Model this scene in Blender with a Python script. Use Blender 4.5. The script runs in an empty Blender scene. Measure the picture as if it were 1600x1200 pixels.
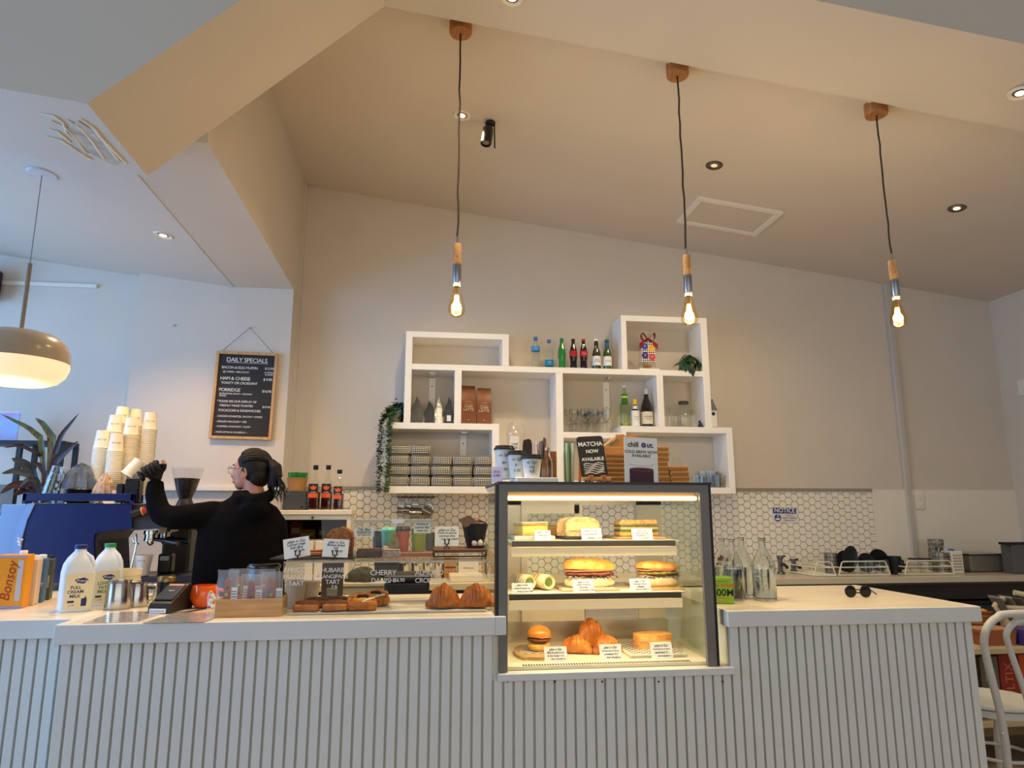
import bpy, math, random
from mathutils import Vector, Matrix, noise as mnoise
random.seed(7)
SC = bpy.context.scene
COL = SC.collection
PI = math.pi

# ------------------------------------------------------------------ camera
CAM_H = 1.33
PITCH, YAW, FPX = math.atan(198.0 / 1070.0), math.radians(7.18), 1070.0
cd = bpy.data.cameras.new('camera')
cd.sensor_width = 36.0
cd.lens = 36.0 * FPX / 1600.0
cd.clip_start = 0.05
cam = bpy.data.objects.new('camera', cd)
cam.location = (0, 0, CAM_H)
cam.rotation_euler = (PI / 2 + PITCH, 0, -YAW)
COL.objects.link(cam)
SC.camera = cam

# ------------------------------------------------------------------ world, lights, exposure
SC.view_settings.view_transform = 'Standard'
SC.view_settings.look = 'None'
SC.view_settings.gamma = 1.0
SC.view_settings.use_curve_mapping = False
SC.view_settings.exposure = 0.0
SC.cycles.use_denoising = True
SC.cycles.max_bounces = 10
SC.cycles.transparent_max_bounces = 24
SC.cycles.caustics_reflective = False
SC.cycles.caustics_refractive = False
SC.cycles.sample_clamp_indirect = 6.0

w = bpy.data.worlds.new('overcast_sky')
SC.world = w
w.use_nodes = True
w.node_tree.nodes['Background'].inputs[0].default_value = (0.40, 0.60, 1.0, 1)
w.node_tree.nodes['Background'].inputs[1].default_value = 0.15


def area_light(name, loc, target, sx, sy, power, color):
    l = bpy.data.lights.new(name, 'AREA')
    l.shape = 'RECTANGLE'
    l.size, l.size_y, l.energy, l.color = sx, sy, power, color
    o = bpy.data.objects.new(name, l)
    o.location = loc
    o.rotation_euler = (Vector(target) - Vector(loc)).to_track_quat('-Z', 'Y').to_euler()
    COL.objects.link(o)
    return o


# daylight of the shop-front windows behind the camera and of the window in the west wall
area_light('daylight_shopfront', (0.6, -2.9, 1.9), (0.6, 5, 1.7), 6.5, 2.6, 66, (1.0, 1.0, 0.90))
area_light('daylight_west_window', (-4.35, 2.0, 1.75), (0, 2.0, 1.75), 4.0, 2.2, 175, (0.23, 0.51, 1.0))


def spot(name, loc, power, color, angle=110, blend=0.6, target=None, radius=0.03):
    l = bpy.data.lights.new(name, 'SPOT')
    l.energy, l.color, l.spot_size, l.spot_blend, l.shadow_soft_size = power, color, math.radians(angle), blend, radius
    o = bpy.data.objects.new(name, l)
    o.location = loc
    if target is not None:
        o.rotation_euler = (Vector(target) - Vector(loc)).to_track_quat('-Z', 'Y').to_euler()
    COL.objects.link(o)
    return o


def point(name, loc, power, color, radius=0.03):
    l = bpy.data.lights.new(name, 'POINT')
    l.energy, l.color, l.shadow_soft_size = power, color, radius
    o = bpy.data.objects.new(name, l)
    o.location = loc
    COL.objects.link(o)
    return o


# ------------------------------------------------------------------ helpers: pixel of the photograph -> point of the place
_fw = Vector((math.sin(YAW) * math.cos(PITCH), math.cos(YAW) * math.cos(PITCH), math.sin(PITCH)))
_rt = Vector((math.cos(YAW), -math.sin(YAW), 0))
_up = _rt.cross(_fw)


def ray(px, py):
    return _fw + _rt * ((px - 800) / FPX) + _up * ((600 - py) / FPX)


def at(px, py, Y):
    d = ray(px, py)
    return Vector((0, 0, CAM_H)) + d * (Y / d.y)


def on(px, py, z):
    d = ray(px, py)
    return Vector((0, 0, CAM_H)) + d * ((z - CAM_H) / d.z)


# ------------------------------------------------------------------ helpers: materials
def lin(c):
    return tuple((v / 255 / 12.92) if v / 255 <= 0.04045 else ((v / 255 + 0.055) / 1.055) ** 2.4 for v in c)


MATS = {}


def mat(name, rgb=(200, 200, 200), rough=0.6, metal=0.0, var=0.0, vscale=8.0, bump=0.0, bscale=60.0, rgb2=None, emit=0.0,
        trans=0.0, ior=1.45, coat=0.0, stretch=None, spec=0.5, sss=0.0):
    if name in MATS:
        return MATS[name]
    m = bpy.data.materials.new(name)
    m.use_nodes = True
    nt = m.node_tree
    b = nt.nodes['Principled BSDF']
    c = lin(rgb) + (1,)
    b.inputs['Base Color'].default_value = c
    b.inputs['Roughness'].default_value = rough
    b.inputs['Metallic'].default_value = metal
    b.inputs['IOR'].default_value = ior
    b.inputs['Transmission Weight'].default_value = trans
    b.inputs['Coat Weight'].default_value = coat
    b.inputs['Specular IOR Level'].default_value = spec
    if sss:
        b.inputs['Subsurface Weight'].default_value = sss
        b.inputs['Subsurface Radius'].default_value = (0.02, 0.012, 0.008)
    if emit:
        b.inputs['Emission Color'].default_value = c
        b.inputs['Emission Strength'].default_value = emit
    tc = None
    if var or bump or rgb2:
        tc = nt.nodes.new('ShaderNodeTexCoord')
        mp = nt.nodes.new('ShaderNodeMapping')
        nt.links.new(tc.outputs['Object'], mp.inputs['Vector'])
        if stretch:
            mp.inputs['Scale'].default_value = stretch
    if var or rgb2:
        n = nt.nodes.new('ShaderNodeTexNoise')
        n.inputs['Scale'].default_value = vscale
        n.inputs['Detail'].default_value = 4
        nt.links.new(mp.outputs[0], n.inputs['Vector'])
        r = nt.nodes.new('ShaderNodeValToRGB')
        d = lin(rgb2) if rgb2 else tuple(max(0, v * (1 - var)) for v in c[:3])
        e = c[:3] if rgb2 else tuple(min(1, v * (1 + var)) for v in c[:3])
        r.color_ramp.elements[0].color = d + (1,)
        r.color_ramp.elements[1].color = tuple(e) + (1,)
        r.color_ramp.elements[0].position = 0.35
        r.color_ramp.elements[1].position = 0.65
        nt.links.new(n.outputs['Fac'], r.inputs[0])
        nt.links.new(r.outputs[0], b.inputs['Base Color'])
    if bump:
        n2 = nt.nodes.new('ShaderNodeTexNoise')
        n2.inputs['Scale'].default_value = bscale
        n2.inputs['Detail'].default_value = 5
        nt.links.new(mp.outputs[0], n2.inputs['Vector'])
        bp = nt.nodes.new('ShaderNodeBump')
        bp.inputs['Strength'].default_value = bump
        bp.inputs['Distance'].default_value = 0.01
        nt.links.new(n2.outputs['Fac'], bp.inputs['Height'])
        nt.links.new(bp.outputs[0], b.inputs['Normal'])
    MATS[name] = m
    return m


def pane_mat(name, tint=(1, 1, 1), rough=0.0, ior=1.45, gloss=1.0):
    """thin clear sheet or thin-walled vessel: light passes straight, the surface mirrors by Fresnel"""
    if name in MATS:
        return MATS[name]
    m = bpy.data.materials.new(name)
    m.use_nodes = True
    nt = m.node_tree
    nt.nodes.remove(nt.nodes['Principled BSDF'])
    out = nt.nodes['Material Output']
    tr = nt.nodes.new('ShaderNodeBsdfTransparent')
    tr.inputs[0].default_value = tuple(tint) + (1,)
    gl = nt.nodes.new('ShaderNodeBsdfGlossy')
    gl.inputs['Roughness'].default_value = rough
    gl.inputs[0].default_value = (gloss, gloss, gloss, 1)
    fr = nt.nodes.new('ShaderNodeFresnel')
    fr.inputs[0].default_value = ior
    mx = nt.nodes.new('ShaderNodeMixShader')
    ge = nt.nodes.new('ShaderNodeNewGeometry')      # the mirror image comes from the outer face only
    sub = nt.nodes.new('ShaderNodeMath'); sub.operation = 'SUBTRACT'; sub.inputs[0].default_value = 1.0
    nt.links.new(ge.outputs['Backfacing'], sub.inputs[1])
    mul = nt.nodes.new('ShaderNodeMath'); mul.operation = 'MULTIPLY'
    nt.links.new(fr.outputs[0], mul.inputs[0]); nt.links.new(sub.outputs[0], mul.inputs[1])
    nt.links.new(mul.outputs[0], mx.inputs[0])
    nt.links.new(tr.outputs[0], mx.inputs[1])
    nt.links.new(gl.outputs[0], mx.inputs[2])
    nt.links.new(mx.outputs[0], out.inputs[0])
    MATS[name] = m
    return m


def wood(name, a, b, scale=3.0, axis='X', rough=0.5):
    if name in MATS:
        return MATS[name]
    st = {'X': (1, 12, 12), 'Y': (12, 1, 12), 'Z': (12, 12, 1)}[axis]
    return mat(name, a, rough, rgb2=b, vscale=scale, stretch=st)


def checker(name, a, b, scale, rough=0.5, rot=0.0, coords='Object'):
    if name in MATS:
        return MATS[name]
    m = mat(name, a, rough)
    nt = m.node_tree
    tc = nt.nodes.new('ShaderNodeTexCoord')
    mp = nt.nodes.new('ShaderNodeMapping')
    mp.inputs['Rotation'].default_value = (0, rot, 0)
    mp.inputs['Location'].default_value = (0.0003, 0.0007, 0.0005)
    ck = nt.nodes.new('ShaderNodeTexChecker')
    ck.inputs['Scale'].default_value = scale
    ck.inputs[1].default_value = lin(a) + (1,)
    ck.inputs[2].default_value = lin(b) + (1,)
    nt.links.new(tc.outputs[coords], mp.inputs[0])
    nt.links.new(mp.outputs[0], ck.inputs[0])
    nt.links.new(ck.outputs[0], nt.nodes['Principled BSDF'].inputs['Base Color'])
    return m


# ------------------------------------------------------------------ helpers: meshes
class MB:
    """collects shapes; build() links them as ONE mesh object"""

    def __init__(s):
        s.v, s.f, s.sm = [], [], []

    def add(s, vs, fs, smooth=False, M=None):
        o = len(s.v)
        for p in vs:
            p = Vector(p)
            s.v.append(tuple(M @ p) if M else tuple(p))
        for f in fs:
            s.f.append(tuple(i + o for i in f))
            s.sm.append(smooth)
        return s

    def box(s, x0, x1, y0, y1, z0, z1, M=None, bev=0.0):
        if x0 > x1: x0, x1 = x1, x0
        if y0 > y1: y0, y1 = y1, y0
        if z0 > z1: z0, z1 = z1, z0
        if bev <= 0:
            vs = [(x0, y0, z0), (x1, y0, z0), (x1, y1, z0), (x0, y1, z0), (x0, y0, z1), (x1, y0, z1), (x1, y1, z1), (x0, y1, z1)]
            fs = [(0, 3, 2, 1), (4, 5, 6, 7), (0, 1, 5, 4), (1, 2, 6, 5), (2, 3, 7, 6), (3, 0, 4, 7)]
            return s.add(vs, fs, False, M)
        b = min(bev, (x1 - x0) * .49, (y1 - y0) * .49, (z1 - z0) * .49)
        vs, idx = [], {}
        X, Yc, Z = (x0, x1), (y0, y1), (z0, z1)
        for i in (0, 1):
            for j in (0, 1):
                for k in (0, 1):
                    si, sj, sk = (1, -1)[i], (1, -1)[j], (1, -1)[k]
                    idx[i, j, k, 0] = len(vs); vs.append((X[i], Yc[j] + sj * b, Z[k] + sk * b))
                    idx[i, j, k, 1] = len(vs); vs.append((X[i] + si * b, Yc[j], Z[k] + sk * b))
                    idx[i, j, k, 2] = len(vs); vs.append((X[i] + si * b, Yc[j] + sj * b, Z[k]))
        g = lambda i, j, k, a: idx[i, j, k, a]
        fs = []
        for i in (0, 1):
            f = [g(i, 0, 0, 0), g(i, 1, 0, 0), g(i, 1, 1, 0), g(i, 0, 1, 0)]
            fs.append(f if i else f[::-1])
        for j in (0, 1):
            f = [g(0, j, 0, 1), g(1, j, 0, 1), g(1, j, 1, 1), g(0, j, 1, 1)]
            fs.append(f[::-1] if j else f)
        for k in (0, 1):
            f = [g(0, 0, k, 2), g(1, 0, k, 2), g(1, 1, k, 2), g(0, 1, k, 2)]
            fs.append(f if k else f[::-1])
        for i in (0, 1):
            for j in (0, 1):
                f = [g(i, j, 0, 0), g(i, j, 0, 1), g(i, j, 1, 1), g(i, j, 1, 0)]
                fs.append(f if (i + j) % 2 == 0 else f[::-1])
        for i in (0, 1):
            for k in (0, 1):
                f = [g(i, 0, k, 0), g(i, 1, k, 0), g(i, 1, k, 2), g(i, 0, k, 2)]
                fs.append(f if (i + k) % 2 else f[::-1])
        for j in (0, 1):
            for k in (0, 1):
                f = [g(0, j, k, 1), g(1, j, k, 1), g(1, j, k, 2), g(0, j, k, 2)]
                fs.append(f if (j + k) % 2 == 0 else f[::-1])
        for i in (0, 1):
            for j in (0, 1):
                for k in (0, 1):
                    f = [g(i, j, k, 0), g(i, j, k, 1), g(i, j, k, 2)]
                    fs.append(f if (i + j + k) % 2 else f[::-1])
        return s.add(vs, fs, False, M)

    def prism(s, poly, axis, a, b, M=None, smooth=False):
        """polygon (2D) extruded along an axis between a and b. X: poly=(y,z); Y: poly=(x,z); Z: poly=(x,y)"""
        def P(u, v, t):
            return {'X': (t, u, v), 'Y': (u, t, v), 'Z': (u, v, t)}[axis]
        n = len(poly)
        vs = [P(u, v, a) for u, v in poly] + [P(u, v, b) for u, v in poly]
        fs = [tuple(range(n)), tuple(range(2 * n - 1, n - 1, -1))]
        s.add(vs, fs, False, M)
        o = len(s.v) - 2 * n
        for i in range(n):
            j = (i + 1) % n
            s.f.append((o + j, o + i, o + n + i, o + n + j))
            s.sm.append(smooth)
        return s

    def lathe(s, prof, n=20, M=None, c=(0, 0, 0), sx=1.0, sy=1.0, smooth=True):
        """profile [(r, z)...] turned about Z"""
        vs, fs = [], []
        rings = []
        for r, z in prof:
            if r < 1e-6:
                rings.append([len(vs)]); vs.append((c[0], c[1], c[2] + z))
            else:
                rings.append(list(range(len(vs), len(vs) + n)))
                for k in range(n):
                    a = 2 * PI * k / n
                    vs.append((c[0] + r * sx * math.cos(a), c[1] + r * sy * math.sin(a), c[2] + z))
        for q in range(len(rings) - 1):
            A, B = rings[q], rings[q + 1]
            for k in range(n):
                k2 = (k + 1) % n
                if len(A) == 1 and len(B) == 1:
                    continue
                if len(A) == 1:
                    fs.append((A[0], B[k2], B[k]))
                elif len(B) == 1:
                    fs.append((A[k], A[k2], B[0]))
                else:
                    fs.append((A[k], A[k2], B[k2], B[k]))
        return s.add(vs, fs, smooth, M)

    def tube(s, pts, r, n=8, M=None, cap=True, closed=False, smooth=True):
        pts = [Vector(p) for p in pts]
        m = len(pts)
        rs = r if isinstance(r, (list, tuple)) else [r] * m
        vs, fs = [], []
        prev = None
        for i, p in enumerate(pts):
            if closed:
                t = (pts[(i + 1) % m] - pts[i - 1])
            else:
                t = pts[min(i + 1, m - 1)] - pts[max(i - 1, 0)]
            t = t.normalized() if t.length > 1e-9 else Vector((0, 0, 1))
            if prev is None:
                u = t.orthogonal().normalized()
            else:
                u = prev - t * prev.dot(t)
                u = u.normalized() if u.length > 1e-6 else t.orthogonal().normalized()
            prev = u
            wv = t.cross(u)
            for k in range(n):
                a = 2 * PI * k / n
                vs.append(p + (u * math.cos(a) + wv * math.sin(a)) * rs[i])
        for i in range(m if closed else m - 1):
            for k in range(n):
                k2 = (k + 1) % n
                i2 = (i + 1) % m
                fs.append((i * n + k, i * n + k2, i2 * n + k2, i2 * n + k))
        if cap and not closed:
            fs.append(tuple(range(n - 1, -1, -1)))
            fs.append(tuple((m - 1) * n + k for k in range(n)))
        return s.add(vs, fs, smooth, M)

    def ball(s, c, r, n=12, m=8, M=None, sx=1, sy=1, sz=1):
        prof = [(r * math.sin(PI * i / m), -r * math.cos(PI * i / m)) for i in range(m + 1)]
        prof[0] = (0, -r); prof[-1] = (0, r)
        vs0 = MB().lathe(prof, n)
        T = Matrix.Translation(Vector(c)) @ Matrix.Diagonal((sx, sy, sz, 1))
        return s.add(vs0.v, vs0.f, True, (M @ T) if M else T)

    def sheet(s, fn, nu, nv, smooth=True, M=None, closed_u=False):
        vs = [fn(i / nu, j / nv) for j in range(nv + 1) for i in range(nu + 1)]
        fs = []
        for j in range(nv):
            for i in range(nu):
                a = j * (nu + 1) + i
                fs.append((a, a + 1, a + nu + 2, a + nu + 1))
        return s.add(vs, fs, smooth, M)

    def jitter(s, amp, freq=20.0, seed=0.0):
        o = Vector((seed, seed * 1.7, seed * 0.3))
        out = []
        for p in s.v:
            d = mnoise.noise_vector(Vector(p) * freq + o)
            out.append(tuple(Vector(p) + d * amp))
        s.v = out
        return s

    def mesh(s, name, m):
        me = bpy.data.meshes.new(name)
        me.from_pydata(s.v, [], s.f)
        me.polygons.foreach_set('use_smooth', s.sm)
        if m is not None:
            me.materials.append(m)
        me.update()
        if any(s.sm):
            me.set_sharp_from_angle(angle=math.radians(48))
        return me

    def build(s, name, m, parent=None, loc=None, rotz=0.0, rot=None):
        return link(name, s.mesh(name, m), parent, loc, rotz, rot)


def link(name, me, parent=None, loc=None, rotz=0.0, rot=None):
    o = bpy.data.objects.new(name, me)
    COL.objects.link(o)
    if parent is not None:
        o.parent = parent
    if loc is not None:
        o.location = loc
    if rot is not None:
        o.rotation_euler = rot
    elif rotz:
        o.rotation_euler = (0, 0, rotz)
    return o


def tag(o, label, cat, group=None, kind=None):
    o['label'] = label
    o['category'] = cat
    if group: o['group'] = group
    if kind: o['kind'] = kind
    return o


def thing(name, label, cat, loc=(0, 0, 0), rotz=0.0, group=None, rot=None):
    o = bpy.data.objects.new(name, None)
    COL.objects.link(o)
    o.empty_display_size = 0.05
    o.location = loc
    o.rotation_euler = rot if rot is not None else (0, 0, rotz)
    return tag(o, label, cat, group)


def struct(name, mb, m, label=None, cat=None):
    o = mb.build(name, m)
    o['kind'] = 'structure'
    if label: o['label'] = label
    if cat: o['category'] = cat
    return o


def dup(root, loc, rotz=None, label=None, group=None, scale=None):
    r = root.copy(); COL.objects.link(r)
    r.location = loc
    if rotz is not None: r.rotation_euler = (0, 0, rotz)
    if scale is not None: r.scale = (scale,) * 3
    if label: r['label'] = label
    if group: r['group'] = group
    for ch in list(root.children):
        c = ch.copy(); COL.objects.link(c); c.parent = r
        for g in ch.children:
            d = g.copy(); COL.objects.link(d); d.parent = c
    return r


def text_mb(s, size, align='CENTER', spacing=1.0, shear=0.0, line=1.0, thick=0.0006, bold=0.0):
    """lettering as geometry standing in the XZ plane, read from -Y"""
    cu = bpy.data.curves.new('lettering_curve', 'FONT')
    cu.body = s
    cu.size = size
    cu.align_x = align
    cu.align_y = 'CENTER'
    cu.space_character = spacing
    cu.space_line = line
    cu.shear = shear
    cu.offset = bold
    cu.extrude = 0.0
    cu.resolution_u = 3
    ob = bpy.data.objects.new('lettering_curve', cu)
    me = ob.to_mesh()
    mb = MB()
    mb.add([(v.co.x, 0.0, v.co.y) for v in me.vertices], [tuple(p.vertices) for p in me.polygons])
    ob.to_mesh_clear()
    bpy.data.objects.remove(ob)
    bpy.data.curves.remove(cu)
    return mb


def text(s, size, m, parent, loc, rot=None, name='lettering', **kw):
    return text_mb(s, size, **kw).build(name, m, parent, loc, 0.0, rot)


def arc(c, r, a0, a1, n, plane='XZ'):
    out = []
    for i in range(n + 1):
        a = math.radians(a0 + (a1 - a0) * i / n)
        u, v = r * math.cos(a), r * math.sin(a)
        out.append({'XZ': (c[0] + u, c[1], c[2] + v), 'XY': (c[0] + u, c[1] + v, c[2]), 'YZ': (c[0], c[1] + u, c[2] + v)}[plane])
    return out


# common materials
WHITE_PAINT = mat('white_paint', (232, 226, 214), 0.5, var=0.03, vscale=6, bump=0.02, bscale=30)
BLACK = mat('black_plastic', (18, 18, 20), 0.4)
STEEL = mat('brushed_steel', (190, 188, 184), 0.28, metal=1.0, bump=0.02, bscale=200)
CHROME = mat('chrome', (220, 220, 220), 0.08, metal=1.0)
PAPER = mat('white_card', (238, 236, 230), 0.7)
INK = mat('black_ink', (22, 20, 24), 0.7)
CHALK = mat('chalk_white', (238, 236, 228), 0.9)
GLASS = mat('clear_glass', (250, 252, 250), 0.0, trans=1.0, ior=1.45)
THIN = pane_mat('thin_clear_glass', (0.955, 0.965, 0.955), ior=1.6)
ACRYLIC = pane_mat('clear_acrylic', (0.965, 0.97, 0.96))
PLASTIC_CLEAR = pane_mat('clear_plastic_film', (0.95, 0.95, 0.95), rough=0.12, ior=1.6)
# ================================================================== THE ROOM
PAINT = mat('wall_paint', (214, 204, 190), 0.75, var=0.015, vscale=3, bump=0.015, bscale=90)
CEIL = mat('ceiling_paint', (214, 203, 188), 0.8, var=0.015, vscale=2, bump=0.012, bscale=70)
WB, WS, WR = 4.8, 4.588, 4.668           # back wall, wall with the specials board, recessed wall by the window
XN, XR, XL, YS = -0.91, 4.49, -4.6, -3.2
SL = 0.1247
zc = lambda x: 3.549 - SL * x            # sloping ceiling behind the beam
zl = lambda x: 2.80 - SL * (x + 1.3)     # lower sloping ceiling over the coffee machine

m = MB().box(XL - .1, XR + .1, YS - .1, WB + .2, -0.1, 0)
struct('floor', m, mat('floor_boards', (162, 142, 118), 0.5, rgb2=(138, 118, 94), vscale=4, stretch=(10, 1, 1)))

m = MB().prism([(XN, 0), (XR, 0), (XR, zc(XR) + .05), (XN, zc(XN) + .05)], 'Y', WB, WB + .2)
wall_back = struct('wall_back', m, PAINT)
m = MB().box(-1.9, XN, WS, WB + .2, 0, 2.9)
m.box(-1.302, XN, WS, WB + .2, 2.9, 3.75)
struct('wall_specials', m, PAINT, 'cream wall section carrying the specials blackboard', 'wall')
m = MB().box(XL, -1.9, WR, WB + .2, 0, 3.4)
struct('wall_recess', m, PAINT, 'blue lit wall behind the coffee machine', 'wall')
m = MB().box(XR, XR + .15, YS, WB + .2, 0, 4.8)
struct('wall_right', m, PAINT)
m = MB().box(XL - .15, XL, YS, -.2, 0, 4.8).box(XL - .15, XL, 4.2, WB + .2, 0, 4.8).box(XL - .15, XL, -.2, 4.2, 0, .6).box(XL - .15, XL, -.2, 4.2, 2.95, 4.8)
struct('wall_left', m, PAINT)
m = MB().box(XL, -3, YS - .15, YS, 0, 4.8).box(4.2, XR, YS - .15, YS, 0, 4.8).box(-3, 4.2, YS - .15, YS, 0, .4).box(-3, 4.2, YS - .15, YS, 4.2, 4.8)
struct('wall_front', m, PAINT)
m = MB().prism([(XN, zc(XN)), (XR, zc(XR)), (XR, zc(XR) + .12), (XN, zc(XN) + .12)], 'Y', 2.7, WB)
ceiling = struct('ceiling', m, CEIL)
m = MB().prism([(XL, zl(XL)), (-1.3, zl(-1.3)), (-1.3, zl(-1.3) + .12), (XL, zl(XL) + .12)], 'Y', 2.7, WR)
struct('ceiling_low', m, CEIL, 'low sloping ceiling over the coffee machine', 'ceiling')
m = MB().box(XL, XR, YS, 2.2, 4.7, 4.8)
struct('ceiling_front', m, CEIL, 'high ceiling over the customer side', 'ceiling')
m = MB().box(-1.3, XN, 2.7, WS, 2.803, 3.74)
struct('bulkhead', m, CEIL, 'boxed bulkhead running back to the wall beside the specials board', 'bulkhead')
# bent beam: low on the window side, a knee rising to its peak, then falling with the ceiling
zb = lambda x: 3.504 - .1209 * (x + .225)
prof = [(XL, 2.644 + .1185 * (-1.128 - XL)), (-1.128, 2.644), (-.225, 3.504), (XR, zb(XR)), (XR, 4.7), (XL, 4.7)]
beam = struct('beam', MB().prism(prof, 'Y', 2.2, 2.7), CEIL, 'big bent ceiling beam crossing above the counter', 'beam')
# water-damaged patch with peeling paint strips at the beam's low end
PEEL = mat('peeling_plaster', (196, 184, 166), 0.9, var=.2, vscale=20, bump=.3, bscale=40)
def beam_low(px, py):
    d = ray(px, py); n = Vector((.1185, 0, 1)); p0 = Vector((-1.128, 2.5, 2.644)); c = Vector((0, 0, CAM_H))
    return c + d * ((p0 - c).dot(n) / d.dot(n)) - Vector((0, 0, .004))
pp = [beam_low(*q) for q in [(122, 188), (150, 205), (172, 230), (190, 252), (178, 256), (155, 246), (132, 232), (112, 214), (104, 200)]]
m = MB(); m.add([tuple(p) for p in pp] + [tuple(p + Vector((0, 0, .004))) for p in pp], [tuple(range(9))[::-1]] + [(i, (i + 1) % 9, 9 + (i + 1) % 9, 9 + i) for i in range(9)])
m.build('bare_plaster_patch', PEEL, beam)
FLAKE = mat('flaking_paint', (236, 228, 214), 0.8)
for i, st in enumerate([[(62, 176), (84, 180), (98, 190), (104, 206), (126, 224)], [(80, 188), (100, 196), (118, 214), (134, 238)], [(72, 212), (96, 218), (122, 236), (142, 248)],
                        [(104, 186), (128, 200), (146, 222), (162, 246)], [(126, 184), (148, 200), (164, 222), (184, 248)], [(76, 200), (90, 204), (110, 222)], [(140, 196), (160, 216), (196, 254)]]):
    m = MB().tube([beam_low(*q) + Vector((0, 0, .002 - .0015 * (k % 2))) for k, q in enumerate(st)], [.002, .004, .005, .004, .002][:len(st)], 6)
    m.build('paint_flake', FLAKE, beam)
# strip of cornice where ceiling meets the beam
m = MB().prism([(-.2, zc(-.2) - .012), (XR, zc(XR) - .012), (XR, zc(XR) + .002), (-.2, zc(-.2) + .002)], 'Y', 2.7, 2.78)
struct('trim_1', m, CEIL)
# access hatch in the ceiling
hat = MB()
def slope_box(mb, x0, x1, y0, y1, t0, t1):
    mb.prism([(x0, zc(x0) - t1), (x1, zc(x1) - t1), (x1, zc(x1) - t0), (x0, zc(x0) - t0)], 'Y', y0, y1)
t = thing('ceiling_hatch', 'square white access hatch in the sloping ceiling', 'hatch', (2.0, 4.15, zc(2.0)))
fr = MB()
for a in [(1.716, 2.296, 3.96, 3.995), (1.716, 2.296, 4.315, 4.35), (1.716, 1.751, 3.995, 4.315), (2.261, 2.296, 3.995, 4.315)]:
    slope_box(fr, *a, 0, .014)
fr.v = [(x - 2.0, y - 4.15, z - zc(2.0)) for x, y, z in fr.v]
fr.build('hatch_frame', mat('hatch_white', (238, 230, 218), .6), t)
pn = MB(); slope_box(pn, 1.751, 2.261, 3.995, 4.315, 0, .004)
pn.v = [(x - 2.0, y - 4.15, z - zc(2.0)) for x, y, z in pn.v]
pn.build('hatch_panel', CEIL, t)

# conduit and joint on the back wall
c0, c1 = at(1417, 768, 4.78), at(1387, 447, 4.78)
xc = (c0.x + c1.x) / 2
m = MB().box(xc - .022, xc + .022, 4.765, WB, .93, zc(xc) - .002, bev=.004)
m.box(xc - .030, xc + .030, 4.79, WB, .93, zc(xc) - .002)
tag(m.build('cable_conduit', mat('conduit_grey', (196, 190, 182), .5)), 'pale grey vertical conduit running down the back wall to the bench', 'conduit')
m = MB().box(XN - .004, XN + .018, 4.74, WB, 1.48, zc(XN) - .01)
m.build('corner_bead', PAINT, wall_back)
# white splash panel and trims
SPL = mat('white_splash_panel', (236, 230, 216), .25, var=.01, vscale=2)
m = MB().box(3.305, XR, WB - .012, WB, .90, 1.485)
struct('trim_2', m, SPL, 'plain white splashback panel beside the hexagon tiles', 'panel')
m = MB().box(XN, 3.305, WB - .018, WB, 1.470, 1.492)
struct('trim_3', m, mat('tile_trim_grey', (150, 142, 130), .4), 'thin grey trim along the top of the tiles', 'trim')
m = MB().box(-1.9, XN + .02, WS - .03, WS, 1.455, 1.478)
struct('trim_4', m, WHITE_PAINT, 'narrow white ledge under the specials wall', 'trim')
# hexagon tiles: each a part of the tiled splashback
TILE = mat('white_tile', (242, 235, 220), .22, var=.06, vscale=1.2)
GROUT = mat('dark_grout', (46, 40, 34), .9)
sb = MB().box(XN, 3.305, WB - .004, WB, .90, 1.470).build('tile_splashback', GROUT, None)
sb['kind'] = 'structure'; sb['label'] = 'white hexagon tiled splashback with dark joints'; sb['category'] = 'splashback'
HF = 0.0530                       # pitch, flat to flat
R = (HF - .0034) / math.sqrt(3)
CP = HF * math.sqrt(3) / 2
def hexpts(cx, cz):
    return [(cx + R * math.cos(PI / 3 * k), cz + R * math.sin(PI / 3 * k)) for k in range(6)]
def clip(poly, x0, x1, z0, z1):
    for ax, lim, s in ((0, x0, 1), (0, x1, -1), (1, z0, 1), (1, z1, -1)):
        out = []
        for i in range(len(poly)):
            a, b = poly[i - 1], poly[i]
            ia, ib = s * (a[ax] - lim) >= 0, s * (b[ax] - lim) >= 0
            if ia != ib:
                q = (lim - a[ax]) / (b[ax] - a[ax])
                out.append((a[0] + q * (b[0] - a[0]), a[1] + q * (b[1] - a[1])))
            if ib: out.append(b)
        poly = out
        if len(poly) < 3: return []
    return poly
tile_me = MB().prism([(R * math.cos(PI / 3 * k), R * math.sin(PI / 3 * k)) for k in range(6)], 'Y', -.0035, 0).mesh('tile', TILE)
rest = MB(); ntile = 0
cells = []
i = 0
x = XN + .02
while x < 3.305 + CP:
    for j in range(0, 13):
        z = 1.478 - j * HF - (HF / 2 if i % 2 else 0)
        cells.append((x, z))
    x += CP; i += 1
for x, z in cells:
    full = x - R > XN and x + R < 3.303 and z - HF / 2 > .90 and z + HF / 2 < 1.472
    seen = (1.93 < x < 3.31 and z > .93)
    if full and seen and ntile < 300:
        o = link('tile', tile_me, sb, (x, WB - .004, z)); ntile += 1
    else:
        p = clip(hexpts(x, z), XN, 3.303, .90, 1.470)
        if p: rest.prism(p, 'Y', WB - .0075, WB - .004)
o = rest.build('tile_field', TILE, sb); o['kind'] = 'stuff'
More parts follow.
